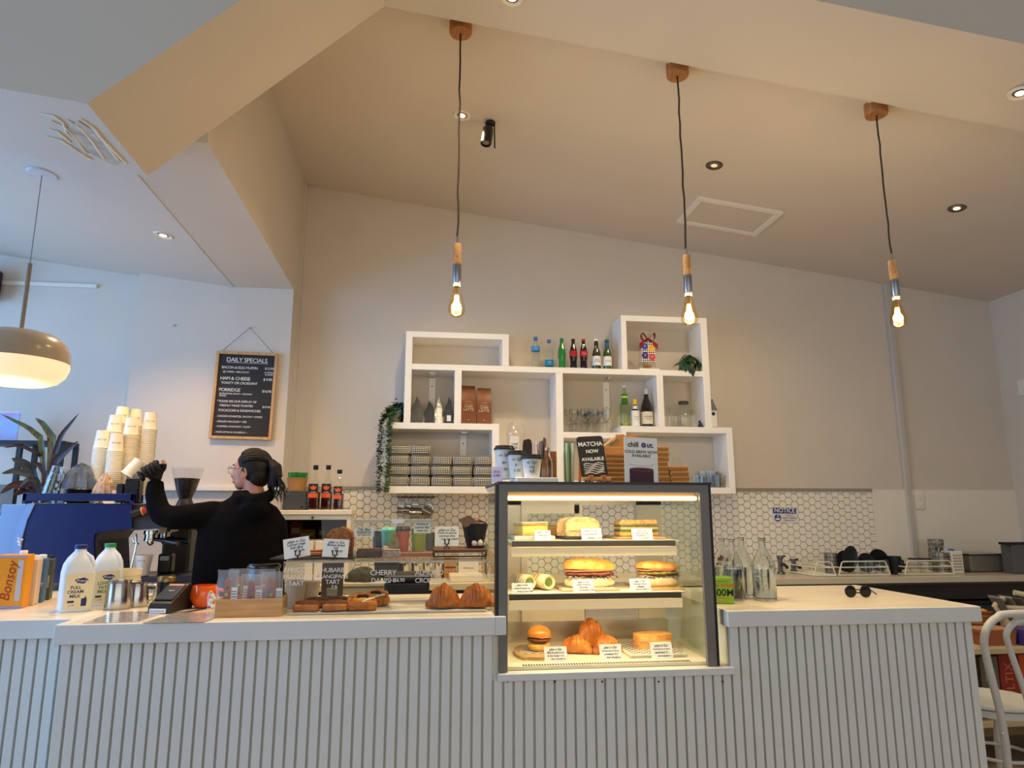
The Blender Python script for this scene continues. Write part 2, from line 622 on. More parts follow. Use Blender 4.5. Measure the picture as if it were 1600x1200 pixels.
# power point and switch
def outlet(loc, label, facing='Y'):
    t = thing('power_outlet', label, 'outlet', loc, 0 if facing == 'Y' else -PI / 2)
    MB().box(-.035, .035, -.012, 0, -.06, .06, bev=.004).build('cover_plate', SPL, t)
    MB().box(-.012, .012, -.02, -.012, .012, .04, bev=.002).build('rocker_switch', WHITE_PAINT, t)
    MB().box(-.014, .014, -.018, -.012, -.04, -.008, bev=.002).build('socket', WHITE_PAINT, t)
q = at(1434, 783, WB); outlet((q.x, WB - .012, q.z), 'white wall switch beside the conduit on the splash panel')
q = on(1597, 605, 2.0)
d = ray(1598, 605); q = Vector((0, 0, CAM_H)) + d * (XR / d.x)
outlet((XR, q.y, q.z), 'small white switch on the side wall at the picture edge', 'X')
# flat trunking on the recessed wall, dark speaker at the frame edge
a, b = at(-40, 441, WR), at(153, 447, WR)
tag(MB().box(a.x, b.x, WR - .02, WR, a.z - .012, a.z + .014, bev=.003).build('cable_trunking', WHITE_PAINT), 'short white horizontal trunking on the blue lit wall', 'trunking')
q = at(-14, 450, WR)
t = thing('wall_speaker', 'black wall speaker cut by the photo edge above the trunking', 'speaker', (q.x, WR, q.z))
MB().box(-.09, .085, -.16, -.03, -.10, .10, bev=.012).build('cabinet', BLACK, t)
MB().box(-.02, .02, -.03, 0, -.03, .03).build('bracket', BLACK, t)
MB().box(-.078, .075, -.166, -.16, -.088, .088, bev=.004).build('grille', mat('grille_cloth', (30, 30, 32), .9, bump=.4, bscale=300), t)
q = at(272, 509, WS)
tag(MB().lathe([(0, 0), (.006, .004), (.006, .012), (0, .014)], 8, Matrix.Rotation(PI / 2, 4, 'X')).build('wall_screw', STEEL, None, (q.x, WS, q.z)), 'bare screw sticking out of the specials wall', 'screw')
# ================================================================== SERVICE COUNTER
CPAINT = mat('counter_grey_paint', (234, 232, 224), .55, var=.02, vscale=5, bump=.02, bscale=120)
LIP = mat('worktop_edge_grey', (232, 230, 224), .5, var=.02, vscale=4)
TOP = mat('worktop_pale_laminate', (244, 232, 208), .3, rgb2=(232, 218, 190), vscale=3, stretch=(1, 14, 1))
ZT, ZB = .942, .876
def worktop(name, label, x0, x1, y0, y1, zt=ZT, zb=ZB):
    t = thing(name, label, 'worktop', (x0, y0, zb))
    MB().box(0, x1 - x0, 0, .02, 0, zt - zb, bev=.002).build('front_edge', LIP, t)
    MB().box(0, .02, .02, y1 - y0, 0, zt - zb).build('end_edge', LIP, t)
    MB().box(x1 - x0 - .02, x1 - x0, .02, y1 - y0, 0, zt - zb).build('end_edge', LIP, t)
    MB().box(.02, x1 - x0 - .02, .02, y1 - y0, 0, zt - zb - .0005).build('top_board', TOP, t)
worktop('counter_top', 'long grey edged worktop carrying milk, crate and pastry tray', -1.255, .272, 2.65, 3.40)
worktop('counter_top', 'set back grey worktop under the blue coffee machine', -3.2, -1.257, 2.785, 4.57)
worktop('counter_top', 'pale worktop with water bottles at the open counter end', 1.178, 2.262, 2.65, 3.48, .946, .886)
tag(MB().box(.2725, .312, 2.65, 2.674, ZB, ZT, bev=.002).build('edge_return', LIP), 'short grey worktop end piece against the food case', 'worktop end')
# the body with its upright battens
ctr = thing('service_counter', 'long grey counter front clad in upright battens', 'counter', (0, 2.675, 0))
bx = MB()
bx.box(-1.235, .286, .0202, .60, .0, ZB)
bx.box(.286, 1.197, .0202, .60, .0, .712)
bx.box(1.197, 2.24, .0202, .75, .0, .886)
bx.build('carcass', CPAINT, ctr)
wc = thing('service_counter', 'bluish set back counter front at the photo edge', 'counter', (0, 2.81, 0))
MB().box(-3.2, -1.257, .0202, 1.74, 0, ZB).build('carcass', CPAINT, wc)
SP, SG = .0386, .0092
def slat_mesh(h):
    return MB().box(0, SP - SG, 0, .020, 0, h).mesh('slat', CPAINT)
sl_main, sl_mid, sl_right = slat_mesh(ZB - .06), slat_mesh(.712 - .06), slat_mesh(.886 - .06)
x = -1.235
while x < 2.225:
    me = sl_main if x + SP * .5 < .286 else (sl_mid if x + SP * .5 < 1.197 else sl_right)
    link('slat', me, ctr, (x, 0, .06)); x += SP
x = -1.30
while x > -2.6:
    link('slat', sl_main, wc, (x, 0, .06)); x -= SP
MB().box(-1.235, 2.24, .0, .02, 0, .0595).build('kickboard', mat('kick_dark', (60, 60, 62), .6), ctr)
# screw heads under the case sill
for px in (793, 867, 941, 1029, 1129):
    q = at(px, 1065, 2.675)
    MB().lathe([(0, 0), (.004, 0), (.003, .003), (0, .0035)], 8, Matrix.Rotation(PI / 2, 4, 'X')).build('screw_head', mat('screw_dark', (60, 56, 52), .5, metal=.6), ctr, (q.x, -.0005, q.z))
# sill the case stands on, and the white reveals of its notch
sill = thing('case_sill', 'grey sill board under the glass food case', 'sill', (.284, 2.655, .712))
MB().box(0, .914, 0, .018, 0, .026, bev=.002).build('front_edge', LIP, sill)
MB().box(0, .914, .018, .72, 0, .0255).build('board', mat('sill_white', (228, 220, 200), .4), sill)
# ================================================================== WHITE BOX SHELVES
SHW = mat('shelf_white', (248, 243, 234), .45, var=.02, vscale=3, bump=.01, bscale=40)
SY0, SY1 = 4.56, 4.797
sh = thing('wall_shelf', 'white stepped box shelf unit on the back wall', 'shelf', (0, SY0, 0))
D = SY1 - SY0
for nm, a in [
    ('shelf_board', (-.105, 1.94, 2.265, 2.305)), ('top_board', (-.15, .553, 2.49, 2.53)), ('side_panel', (-.15, -.105, 1.905, 2.49)), ('side_panel', (.508, .553, 2.305, 2.49)),
    ('top_board', (1.352, 1.99, 2.655, 2.697)), ('side_panel', (1.352, 1.391, 2.305, 2.655)), ('side_panel', (1.94, 1.99, 1.905, 2.655)),
    ('divider', (.184, .231, 1.905, 2.265)), ('divider', (.879, .928, 1.53, 2.265)), ('divider', (1.598, 1.645, 1.905, 2.265)),
    ('shelf_board', (-.285, .488, 1.863, 1.905)), ('shelf_board', (-.285, .488, 1.442, 1.487)), ('side_panel', (-.285, -.24, 1.487, 1.863)), ('side_panel', (.440, .488, 1.487, 1.863)),
    ('shelf_board', (.928, 1.328, 1.817, 1.857)), ('shelf_board', (1.328, 2.135, 1.862, 1.905)), ('side_panel', (1.328, 1.367, 1.487, 1.862)), ('side_panel', (2.09, 2.135, 1.487, 1.862)),
    ('shelf_board', (1.328, 2.135, 1.445, 1.487)), ('shelf_board', (.488, 1.328, 1.487, 1.530))]:
    MB().box(a[0], a[1], 0, D, a[2], a[3], bev=.0015).build(nm, SHW, sh)
for px, py in ((676, 583), (725, 678), (952, 595)):
    q = at(px, py, 4.70)
    zt = 2.265 if py < 650 else 1.863
    MB().box(q.x - .022, q.x + .022, .09, .16, zt - .012, zt).build('bracket_plate', STEEL, sh)
    MB().box(q.x - .022, q.x + .022, D - .006, D, zt - .30, zt - .012).build('bracket_strip', SHW, sh)
    for k in (.07, .2):
        MB().lathe([(0, 0), (.007, 0), (.005, .003), (0, .004)], 10, Matrix.Rotation(PI / 2, 4, 'X')).build('screw_head', STEEL, sh, (q.x, D - .006, zt - k))
# ================================================================== LAMPS ON AND UNDER THE CEILING
WARM = (1.0, .66, .36)
WARM2 = (1.0, .74, .48)
OAK = wood('oak_turned', (206, 156, 98), (182, 128, 72), 30, 'Z')
def ceil_plane(px, py, kind):
    n = Vector((SL, 0, 1)); c = Vector((0, 0, CAM_H)); d = ray(px, py)
    p0 = {'main': Vector((0, 3, 3.549)), 'low': Vector((-1.3, 3, 2.80)), 'beam': Vector((-.225, 2.5, 3.504))}[kind]
    return c + d * ((p0 - c).dot(n) / d.dot(n))
TILT = math.atan(SL)
def downlight(px, py, kind, label, on_w, glow, rim, col=(1.0, .80, .52), cone=(125, .9)):
    p = ceil_plane(px, py, kind)
    t = thing('downlight', label, 'downlight', p, rot=(0, TILT, 0))
    MB().lathe([(.030, -.001), (.046, -.007), (.050, -.003), (.050, 0), (.030, 0)], 24).build('trim_ring', rim, t)
    MB().lathe([(.030, -.002), (.024, -.0035), (0, -.0035)], 20).build('reflector', mat('downlight_reflector', (150, 140, 125), .25, metal=.8), t)
    e = mat('downlight_lamp_%d' % int(glow * 10), (255, 226, 176), .5, emit=glow)
    MB().lathe([(0, -.008), (.012, -.0075), (.019, -.004), (.019, -.002)], 16).build('lamp_face', e, t)
    if on_w:
        spot('downlight_beam', p - Vector((0, 0, .02)), on_w, col, cone[0], cone[1], p - Vector((0, 0, 1)), .035)
RIMW = mat('downlight_rim_white', (225, 214, 196), .5)
RIMD = mat('downlight_rim_bronze', (96, 84, 72), .35, metal=.5)
downlight(722, 180, 'main', 'lit downlight beside the black ceiling spotlight', 96, 7, RIMW)
downlight(1116, 258, 'main', 'dim bronze rimmed downlight near the ceiling hatch', 48, .5, RIMD, cone=(150, .7))
downlight(1495, 325, 'main', 'lit downlight near the grey side wall', 3, 7, RIMD)
downlight(800, -4, 'beam', 'downlight in the beam above the food case', 78, 8, RIMW)
downlight(1594, 145, 'beam', 'downlight in the beam at the photo edge', 17, 8, RIMW)
downlight(255, 367, 'low', 'bright downlight in the low blue ceiling', 82, 14, RIMW, (1.0, .62, .28))

BULB_GLASS = pane_mat('amber_bulb_glass', (1.0, .86, .58), ior=1.5)
FIL = mat('glowing_filament', (255, 186, 96), .5, emit=60)
CORD = mat('dark_cloth_cord', (58, 46, 36), .9)
def pendant(px_bulb, y_tip, label):
    Yp = 2.8
    tip = at(px_bulb, y_tip, Yp)
    X, z0 = tip.x, tip.z
    zt = zc(X)
    t = thing('pendant_lamp', label, 'lamp', (X, Yp, zt), group='bare bulb pendants over the counter')
    L = zt - z0
    # coordinates hang down from the ceiling
    m = MB().lathe([(0, 0), (.052, 0), (.052, -.050), (.049, -.056), (0, -.056)], 28)
    m.v = [(x, y, z - SL * x if z > -.01 else z) for x, y, z in m.v]
    m.build('ceiling_rose', mat('rose_wood', (188, 128, 70), .5, rgb2=(160, 102, 52), vscale=20, stretch=(10, 1, 1)), t)
    zb_ = -(L - .138); zm = -(L - .128)
    k = random.Random(px_bulb)
    pts = [(k.uniform(-.003, .003), 0, -.056 - (L - .36 - .056) * i / 14) for i in range(15)]
    MB().tube(pts, .0042, 6).build('cord', CORD, t)
    a = -(L - .36)
    MB().tube([(0, 0, a + .005), (0, 0, a - .035)], .0055, 8).build('cord_grip', STEEL, t)
    b = a - .03
    wd = MB().lathe([(0, b), (.016, b), (.0175, b - .003), (.0175, b - .094), (.016, b - .097), (0, b - .097)], 20).build('wood_sleeve', OAK, t)
    MB().ball((-.002, -.0172, b - .062), .0025, 8, 5).build('grub_screw', BLACK, wd)
    c = b - .097
    MB().lathe([(0, c), (.0185, c), (.0185, c - .072), (.0165, c - .078), (0, c - .078)], 20).build('metal_socket', mat('socket_steel', (150, 150, 152), .3, metal=1), t)
    d = c - .078
    MB().lathe([(.0155, d), (.0155, d - .013), (.013, d - .016)], 16).build('screw_cap', mat('cap_white', (225, 215, 200), .4), t)
    e = d - .012
    H = L + e   # what is left down to the tip
    prof = [(.0145, e), (.0165, e - H * .12), (.023, e - H * .30), (.031, e - H * .52), (.0365, e - H * .70), (.037, e - H * .77), (.032, e - H * .87), (.020, e - H * .95), (.005, e - H * .985), (0, e - H)]
    MB().lathe(prof, 24).build('glass_bulb', BULB_GLASS, t)
    f = MB()
    for q in range(10):
        an = q * PI / 5
        f.tube([(.005 * math.cos(an), .005 * math.sin(an), e - H * .30), (.013 * math.cos(an + .3), .013 * math.sin(an + .3), e - H * .75)], .0030, 5)
    f.build('filament', FIL, t)
    MB().tube([(0, 0, e), (0, 0, e - H * .42)], [.006, .003], 8).build('glass_stem', BULB_GLASS, t)
    point('bulb_light', (X, Yp, z0 + .055), 17, (1.0, .86, .64), .025)
pendant(713, 497, 'bare bulb pendant hanging above the wall shelf bottles, beside the black spotlight')
pendant(1078, 510, 'bare bulb pendant in front of the tall shelf box')
pendant(1405, 514, 'bare bulb pendant in front of the grey conduit')

# dome pendant by the window
p = ceil_plane(66, 270, 'low')
zlow = at(40, 603, p.y).z
t = thing('dome_pendant_lamp', 'taupe dome pendant lamp glowing over the coffee machine', 'lamp', p)
zr = lambda py: at(48, py, p.y).z - p.z
MB().lathe([(0, 0), (.062, 0), (.060, -.012), (0, -.014)], 28).build('ceiling_cup', mat('cup_white', (214, 214, 216), .4), t)
MB().tube([(0, 0, -.012), (0, 0, zr(412))], .0022, 6).build('cable', mat('cable_grey', (140, 136, 130), .5), t)
MB().tube([(0, 0, zr(412)), (0, 0, zr(520))], .0095, 12).build('stem', mat('stem_taupe', (150, 132, 112), .35, metal=.4), t)
Rm = at(123, 565, p.y).x - at(46, 565, p.y).x
z0, z1 = zr(517), zr(566)
dome = [(0.010, z0), (Rm * .45, z0 - .006), (Rm * .72, z0 - .022), (Rm * .90, z0 - .055), (Rm * .985, z0 - .095), (Rm, z1), (Rm * .985, z1), (Rm * .96, z0 - .095), (Rm * .7, z0 - .03), (0.01, z0 - .012)]
MB().lathe(dome, 48).build('dome_shade', mat('taupe_enamel', (170, 152, 126), .22, coat=.5), t)
zb2 = zr(600)
glass = [(Rm * .99, z1 + .004), (Rm * .985, z1 - .02), (Rm * .93, z1 - (z1 - zb2) * .55), (Rm * .80, z1 - (z1 - zb2) * .85), (Rm * .62, zb2), (Rm * .52, zb2 + .006), (Rm * .47, zb2 + .03), (Rm * .40, zb2 + .09)]
gm = bpy.data.materials.new('opal_glass'); gm.use_nodes = True; MATS['opal_glass'] = gm
bb = gm.node_tree.nodes['Principled BSDF']
bb.inputs['Base Color'].default_value = lin((246, 226, 190)) + (1,); bb.inputs['Roughness'].default_value = .35
bb.inputs['Emission Color'].default_value = (1.0, .70, .40, 1); bb.inputs['Emission Strength'].default_value = .72
MB().lathe(glass, 48).build('opal_diffuser', gm, t)
MB().ball((0, 0, zb2 + .07), .03, 14, 10).build('lamp_bulb', mat('lamp_bulb_glow', (255, 214, 150), .5, emit=4), t)
point('dome_lamp_light', p + Vector((0, 0, zb2 - .03)), 5, WARM, .1)

# black spotlight with a rod
p = ceil_plane(766, 190, 'main')
t = thing('ceiling_spotlight', 'black cylinder spotlight with thin rod on the sloping ceiling', 'spotlight', p)
MB().ball((0, 0, -.012), .030, 16, 10, sz=.6).build('mount', BLACK, t)
MB().tube([(0, 0, -.02), (-.008, -.01, -.055)], [.014, .010], 10).build('neck', BLACK, t)
M = Matrix.Translation((-.012, -.015, -.05)) @ Matrix.Rotation(math.radians(8), 4, 'Y') @ Matrix.Rotation(math.radians(-10), 4, 'X')
MB().lathe([(0, 0), (.024, 0), (.031, -.012), (.032, -.10), (.030, -.112), (.026, -.112), (.024, -.1), (0, -.1)], 22, M).build('housing', mat('spot_black', (24, 22, 20), .3), t)
MB().lathe([(0, -.101), (.022, -.101), (.02, -.104), (0, -.106)], 16, M).build('lens', mat('spot_lens', (140, 130, 110), .15, metal=.6), t)
MB().tube([(.024, 0, -.02), (.026, -.005, -.165)], .004, 8).build('antenna_rod', BLACK, t)
# ================================================================== GLASS FOOD CASE
CX0, CX1, CY0, CY1, CZ0, CZ1 = .287, 1.137, 2.68, 3.25, .739, 1.432
GREY = mat('case_frame_grey', (122, 116, 108), .45)
ALU = mat('case_white_aluminium', (226, 212, 184), .3, metal=.15)
case = thing('food_case', 'lit glass food display case sunk into the counter', 'display case', (CX0, CY0, CZ0))
def cb(name, a, m, bev=.0, parent=None):
    return MB().box(a[0] - CX0, a[1] - CX0, a[2] - CY0, a[3] - CY0, a[4] - CZ0, a[5] - CZ0, bev=bev).build(name, m, parent or case)
cb('frame_post', (CX0, CX0 + .034, CY0, CY0 + .02, CZ0, CZ1 - .03), GREY)
cb('frame_post', (CX1 - .036, CX1, CY0, CY0 + .02, CZ0, CZ1 - .03), GREY)
cb('frame_rail', (CX0, CX1, CY0, CY0 + .02, CZ1 - .03, CZ1), GREY)
cb('top_panel', (CX0 - .004, CX1 + .014, CY0 - .003, CY1, CZ1, CZ1 + .010), mat('case_top_black', (20, 20, 22), .35))
cb('side_trim', (CX1, CX1 + .012, CY0 + .002, CY0 + .05, CZ0, CZ1), BLACK)
cb('side_trim', (CX0 - .012, CX0, CY0 + .002, CY0 + .05, CZ0 + .16, CZ1), BLACK)
cb('top_edge', (CX0, CX1, CY0 + .02, CY1 - .02, CZ1 - .012, CZ1), ALU)
cb('deck', (CX0 + .012, CX1 - .012, CY0 + .03, CY1, CZ0, CZ0 + .012), mat('deck_cream', (240, 228, 200), .35))
# vent slots along the deck front
for k in range(64):
    x = .385 + k * .0104
    cb('vent_slot', (x, x + .0052, CY0 + .036, CY0 + .062, CZ0 + .012, CZ0 + .0135), mat('slot_dark', (66, 58, 44), .8))
PANE = pane_mat('case_glass', (.97, .985, .97), ior=1.25)
cb('front_pane', (CX0 + .034, CX1 - .036, CY0 + .012, CY0 + .017, CZ0, CZ1 - .03), PANE)
SIDE = pane_mat('case_side_glass', (.90, .95, .90), ior=2.1)
cb('side_pane', (CX1 - .010, CX1 - .004, CY0 + .02, CY1 - .04, CZ0 + .012, CZ1 - .012), SIDE)
cb('side_pane', (CX0 + .004, CX0 + .010, CY0 + .02, CY1 - .04, CZ0 + .012, CZ1 - .012), SIDE)
# rear frame with two sliding doors, the second one open
YB = 3.215
cb('rear_post', (CX0 + .012, CX0 + .16, YB, YB + .03, CZ0 + .10, CZ1 - .012), ALU)
cb('rear_post', (1.0, CX1 - .012, YB, YB + .03, CZ0 + .10, CZ1 - .012), ALU)
cb('rear_rail', (CX0 + .012, CX1 - .012, YB, YB + .04, CZ1 - .075, CZ1 - .012), ALU)
cb('rear_rail', (CX0 + .012, CX1 - .012, YB - .03, YB + .04, CZ0 + .012, CZ0 + .10), mat('case_steel', (196, 184, 160), .25, metal=.8))
dr = cb('sliding_door', (.447, .475, YB - .02, YB - .005, CZ0 + .10, CZ1 - .075), ALU)
cb('door_frame', (.475, .72, YB - .02, YB - .005, CZ1 - .115, CZ1 - .075), ALU, parent=dr)
cb('door_frame', (.697, .735, YB - .02, YB - .005, CZ0 + .10, CZ1 - .075), ALU, parent=dr)
cb('door_frame', (.475, .697, YB - .02, YB - .005, CZ0 + .10, CZ0 + .17), ALU, parent=dr)
cb('door_pane', (.475, .697, YB - .014, YB - .010, CZ0 + .17, CZ1 - .115), pane_mat('case_door_glass', (.90, .92, .86)), parent=dr)
# shelves
SHG = pane_mat('case_shelf_glass', (.92, .96, .92))
STRIP = mat('shelf_strip_dark', (88, 76, 60), .3, metal=.3)
CLEAR_EDGE = mat('shelf_light_channel', (255, 222, 168), .3, emit=.32)
GLOW = mat('warm_led_strip', (255, 214, 150), .5, emit=10)
def case_shelf(z, y0, x0, x1):
    s = cb('shelf', (x0 - .01, x1 + .01, y0, YB - .03, z - .008, z), mat('case_shelf_white', (236, 226, 200), .35))
    cb('shelf_strip', (x0, x1 - .008, y0 - .006, y0, z - .024, z - .002), STRIP, parent=s)
    cb('light_channel', (x0 + .003, x1 - .002, y0 + .002, y0 + .03, z - .062, z - .026), CLEAR_EDGE, parent=s)
    cb('shelf_bracket', (x0 + .02, x0 + .035, y0 + .05, YB - .03, z - .030, z - .009), ALU, parent=s)
    cb('shelf_bracket', (x1 - .035, x1 - .02, y0 + .05, YB - .03, z - .030, z - .009), ALU, parent=s)
    cb('led_strip', (x0 + .02, x1 - .03, y0 + .034, y0 + .044, z - .014, z - .009), GLOW, parent=s)
S1Z, S2Z = 1.212, 1.008
case_shelf(S1Z, 2.785, .350, 1.035)
case_shelf(S2Z, 2.775, .338, 1.047)
cb('light_bar', (CX0 + .036, CX1 - .038, 2.712, 2.724, 1.373, 1.386), mat('case_light_bar', (255, 226, 172), .5, emit=9))
cb('light_housing', (CX0 + .034, CX1 - .036, 2.724, 2.76, 1.368, 1.42), mat('light_housing_bronze', (170, 140, 100), .4, metal=.4))
for nm, z, y, pw in (('case_lamp_top', 1.365, 2.735, 2.0), ('case_lamp_middle', S1Z - .066, 2.795, 1.3), ('case_lamp_low', S2Z - .066, 2.785, 1.7)):
    area_light(nm, (.70, y, z), (.70, y + .10, z - .3), .68, .02, pw, (1.0, .80, .52))
# ================================================================== THINGS ON THE WALL SHELF
def glassy(name, rgb, rough=.06):
    return mat(name, rgb, rough, coat=.6, spec=.6)
def hgt(px, py, Y, z):
    return at(px, py, Y).z - z
def vessel(name, label, cat, loc, prof, m, cap=None, bands=(), group=None, n=20, rotz=0.0, inner=None, body='glass_body'):
    """turned bottle or jar: body, cap, label bands [(z0, z1, r, material, text, ink, size)]"""
    t = thing(name, label, cat, loc, rotz, group)
    MB().lathe(prof, n).build(body, m, t)
    if inner:
        MB().lathe(inner[0], n).build('contents', inner[1], t)
    if cap:
        r, z0, z1, cm = cap
        MB().lathe([(0, z0), (r, z0), (r, z1 - .002), (r * .9, z1), (0, z1)], n).build('cap', cm, t)
    for z0, z1, r, bm, tx, ink, sz in bands:
        lb = MB().lathe([(r, z0), (r, z1)], n).build('paper_label', bm, t)
        if tx:
            wrap_text(tx, sz, ink, lb, r + .0006, (z0 + z1) / 2)
    return t
def wrap_text(s, size, ink, parent, r, z, off=0.0, name='lettering', **kw):
    mb = text_mb(s, size, **kw)
    mb.v = [(r * math.sin(x / r + off), -r * math.cos(x / r + off), z + zz) for x, y, zz in mb.v]
    return mb.build(name, ink, parent)

CLEARPET = pane_mat('clear_bottle_plastic', (.90, .93, .95), ior=1.45)
YT, ZS = 4.63, 2.305
BLUECAP = mat('blue_cap', (40, 108, 190), .4)
DRINKS = 'drink bottles along the top shelf'
def pet(px, py, label, cap, band, bz, txt, ink):
    H = hgt(px, py, YT, ZS)
    p = at(px, 560, YT)
    r = .031
    prof = [(0, 0), (r * .8, 0), (r, .008), (r, H * .28), (r * .93, H * .34), (r, H * .40), (r, H * .62), (r * .85, H * .74), (r * .42, H * .88), (r * .42, H * .93)]
    vessel('water_bottle', label, 'bottle', (p.x, YT, ZS), prof, CLEARPET, (.0145, H * .90, H, cap), [(H * bz[0], H * bz[1], r * 1.012, band, txt, ink, .011)], DRINKS)
pet(837, 527, 'clear water bottle with blue cap and tall blue label, leftmost on the top shelf', BLUECAP, mat('label_aqua', (70, 150, 215), .4), (.55, .70), 'Sip', PAPER)
pet(858, 531, 'clear water bottle with blue cap and low teal label band', BLUECAP, mat('label_teal', (30, 132, 176), .4), (.10, .30), 'Still', PAPER)
def softdrink(px, py, label, body, cap, bands):
    H = hgt(px, py, YT, ZS)
    p = at(px, 560, YT)
    r = .028
    prof = [(0, 0), (r * .85, 0), (r * .92, .006), (r * .86, H * .15), (r * .84, H * .28), (r, H * .42), (r, H * .52), (r * .88, H * .66), (r * .50, H * .82), (r * .44, H * .90), (r * .44, H * .96)]
    vessel('soft_drink_bottle', label, 'bottle', (p.x, YT, ZS), prof, body, (r * .50, H * .93, H, cap), [(H * b[0], H * b[1], r * b[2], b[3], b[4], b[5], b[6]) for b in bands], DRINKS)
RED = mat('label_red', (196, 30, 34), .4)
COLA = glassy('cola_glass', (34, 12, 10))
softdrink(878, 529, 'green lemonade bottle with green cap and no label', glassy('lemonade_green', (40, 132, 52)), mat('green_cap', (24, 120, 60), .4), [])
softdrink(896, 530, 'dark cola bottle with black cap and red label', COLA, mat('cola_black_cap', (30, 20, 20), .4), [(.42, .60, 1.02, RED, 'Cola', INK, .016)])
softdrink(912, 530, 'dark cola bottle with red cap and red label', COLA, RED, [(.42, .60, 1.02, RED, 'Cola', PAPER, .016)])
def beer(px, py, label, body, cap, neck, txt, lab):
    H = hgt(px, py, YT, ZS)
    p = at(px, 560, YT)
    r = .030
    prof = [(0, 0), (r * .95, 0), (r, .006), (r, H * .50), (r * .92, H * .58), (r * .50, H * .74), (r * .44, H * .95)]
    vessel('beer_bottle', label, 'bottle', (p.x, YT, ZS), prof, body, (r * .52, H * .93, H, cap), [(H * .14, H * .44, r * 1.012, lab, txt, INK, .0125), (H * .76, H * .88, r * .52, neck, None, None, 0)], DRINKS)
beer(932, 530, 'dark green beer bottle with white cap and square white label', glassy('beer_olive', (44, 52, 20)), PAPER, mat('neck_dark', (30, 34, 30), .4), 'PURE\nBLONDE', PAPER)
beer(949, 531, 'green beer bottle with round white label beside the tall box', glassy('beer_green', (54, 88, 26)), mat('beer_cap_green', (30, 90, 50), .4), mat('neck_blue', (60, 90, 160), .4), 'Premium', PAPER)

# cellophane gift bag with a red bow
p = at(1011, 571, 4.62)
g = thing('gift_bag', 'cellophane gift bag with checked card and red bow', 'gift bag', (p.x, 4.62, ZS + .012))
MB().box(-.07, .075, -.05, .06, -.012, 0).build('tray', PAPER, g)
MB().box(-.055, .055, -.035, .035, .0005, .205, bev=.008).build('cellophane', PLASTIC_CLEAR, g)
cd_ = MB().box(-.050, .050, -.040, -.036, .042, .195).build('checked_card', checker('checked_card', (20, 18, 26), (240, 236, 232), 95.0, rot=.785), g)
for (cx, cz, col, s) in ((-.026, .162, (44, 66, 160), 'V'), (.024, .150, (238, 184, 30), 'O'), (-.024, .095, (70, 34, 120), 'Y'), (.026, .085, (220, 56, 66), 'V')):
    o = MB().lathe([(0, 0), (.024, 0), (.024, .001), (0, .0012)], 24, Matrix.Rotation(PI / 2, 4, 'X')).build('round_motif', mat('motif_%d' % col[0], col, .5), cd_, (cx, -.040, cz))
    text(s, .022, CHALK if col[0] != 238 else mat('motif_gold', (200, 140, 20), .5), cd_, (cx, -.0418, cz))
k = random.Random(3)
for i in range(9):
    MB().box(-.016, .016, -.012, .012, -.006, .006, Matrix.Translation((k.uniform(-.032, .032), k.uniform(-.02, .015), k.uniform(.01, .034))) @ Matrix.Rotation(k.uniform(-1, 1), 4, 'Y'), bev=.004).build('biscuit', mat('biscuit_tan', (206, 150, 96), .7, var=.2, vscale=40), g)
BOW = mat('red_satin', (150, 18, 30), .35, var=.15, vscale=20)
for s in (-1, 1):
    m = MB()
    def loop(u, v, s=s):
        a = u * 2 * PI
        return (s * (.008 + .034 * (1 - math.cos(a)) * .62), -.042 + (v - .5) * .03 * (1 - .3 * math.cos(a)), .212 + .030 * math.sin(a) * (.5 + .5 * (1 - math.cos(a)) * .6) + .014 * (1 - math.cos(a)))
    m.sheet(loop, 20, 3)
    m.build('bow_loop', BOW, g)
    m = MB().sheet(lambda u, v, s=s: (s * (.006 + u * .062), -.045 + .006 * math.sin(u * 5), .212 - u * .055 + (v - .5) * .022 * (1 + u)), 8, 2)
    m.build('ribbon_tail', BOW, g)
MB().ball((0, -.045, .212), .011, 10, 8).build('bow_knot', BOW, g)
m = MB()
for i in range(9):
    a = 2 * PI * i / 9
    m.add([(.010 * math.cos(a), .010 * math.sin(a) - .01, .208), (.010 * math.cos(a + .7), .010 * math.sin(a + .7) - .01, .208), (.042 * math.cos(a + .6), .022 * math.sin(a + .6) - .01, .268 + .012 * (i % 3)), (.036 * math.cos(a), .02 * math.sin(a) - .01, .262)], [(0, 1, 2, 3)])
m.build('cellophane_ruffle', PLASTIC_CLEAR, g)

# leafy plant in a small pot
def leaf_mb(L, W, droop=.3, fold=.25, n=6):
    def f(u, v):
        x = u * L
        wv = W * math.sin(PI * min(1, u ** .8 * 1.0)) ** .8 * (1 - .15 * u)
        return (x, (v - .5) * 2 * wv * .5, -droop * L * u * u + fold * abs(v - .5) * wv)
    return MB().sheet(f, n, 4)
GREENS = [mat('leaf_deep', (30, 66, 34), .45, var=.25, vscale=30), mat('leaf_mid', (48, 92, 44), .45, var=.25, vscale=30)]
p = at(1075, 575, 4.64)
t = thing('potted_plant', 'small leafy green plant drooping over the shelf edge', 'plant', (p.x, 4.64, ZS))
MB().lathe([(0, 0), (.034, 0), (.044, .06), (.046, .062), (.041, .062), (.038, .05), (0, .05)], 20).build('pot', mat('pot_beige', (186, 170, 146), .8, var=.1), t)
lm = [leaf_mb(.062, .034, .55).mesh('leaf', q) for q in GREENS]
k = random.Random(11)
for i in range(46):
    a = k.uniform(0, 2 * PI); r = k.uniform(.0, .065); z = .075 + .055 * (1 - r / .065) + k.uniform(-.02, .012)
    link('leaf', lm[i % 2], t, (r * math.cos(a), r * .8 * math.sin(a) - .01, z), rot=(k.uniform(-.4, .4), k.uniform(-.1, .9), a + k.uniform(-.5, .5)))
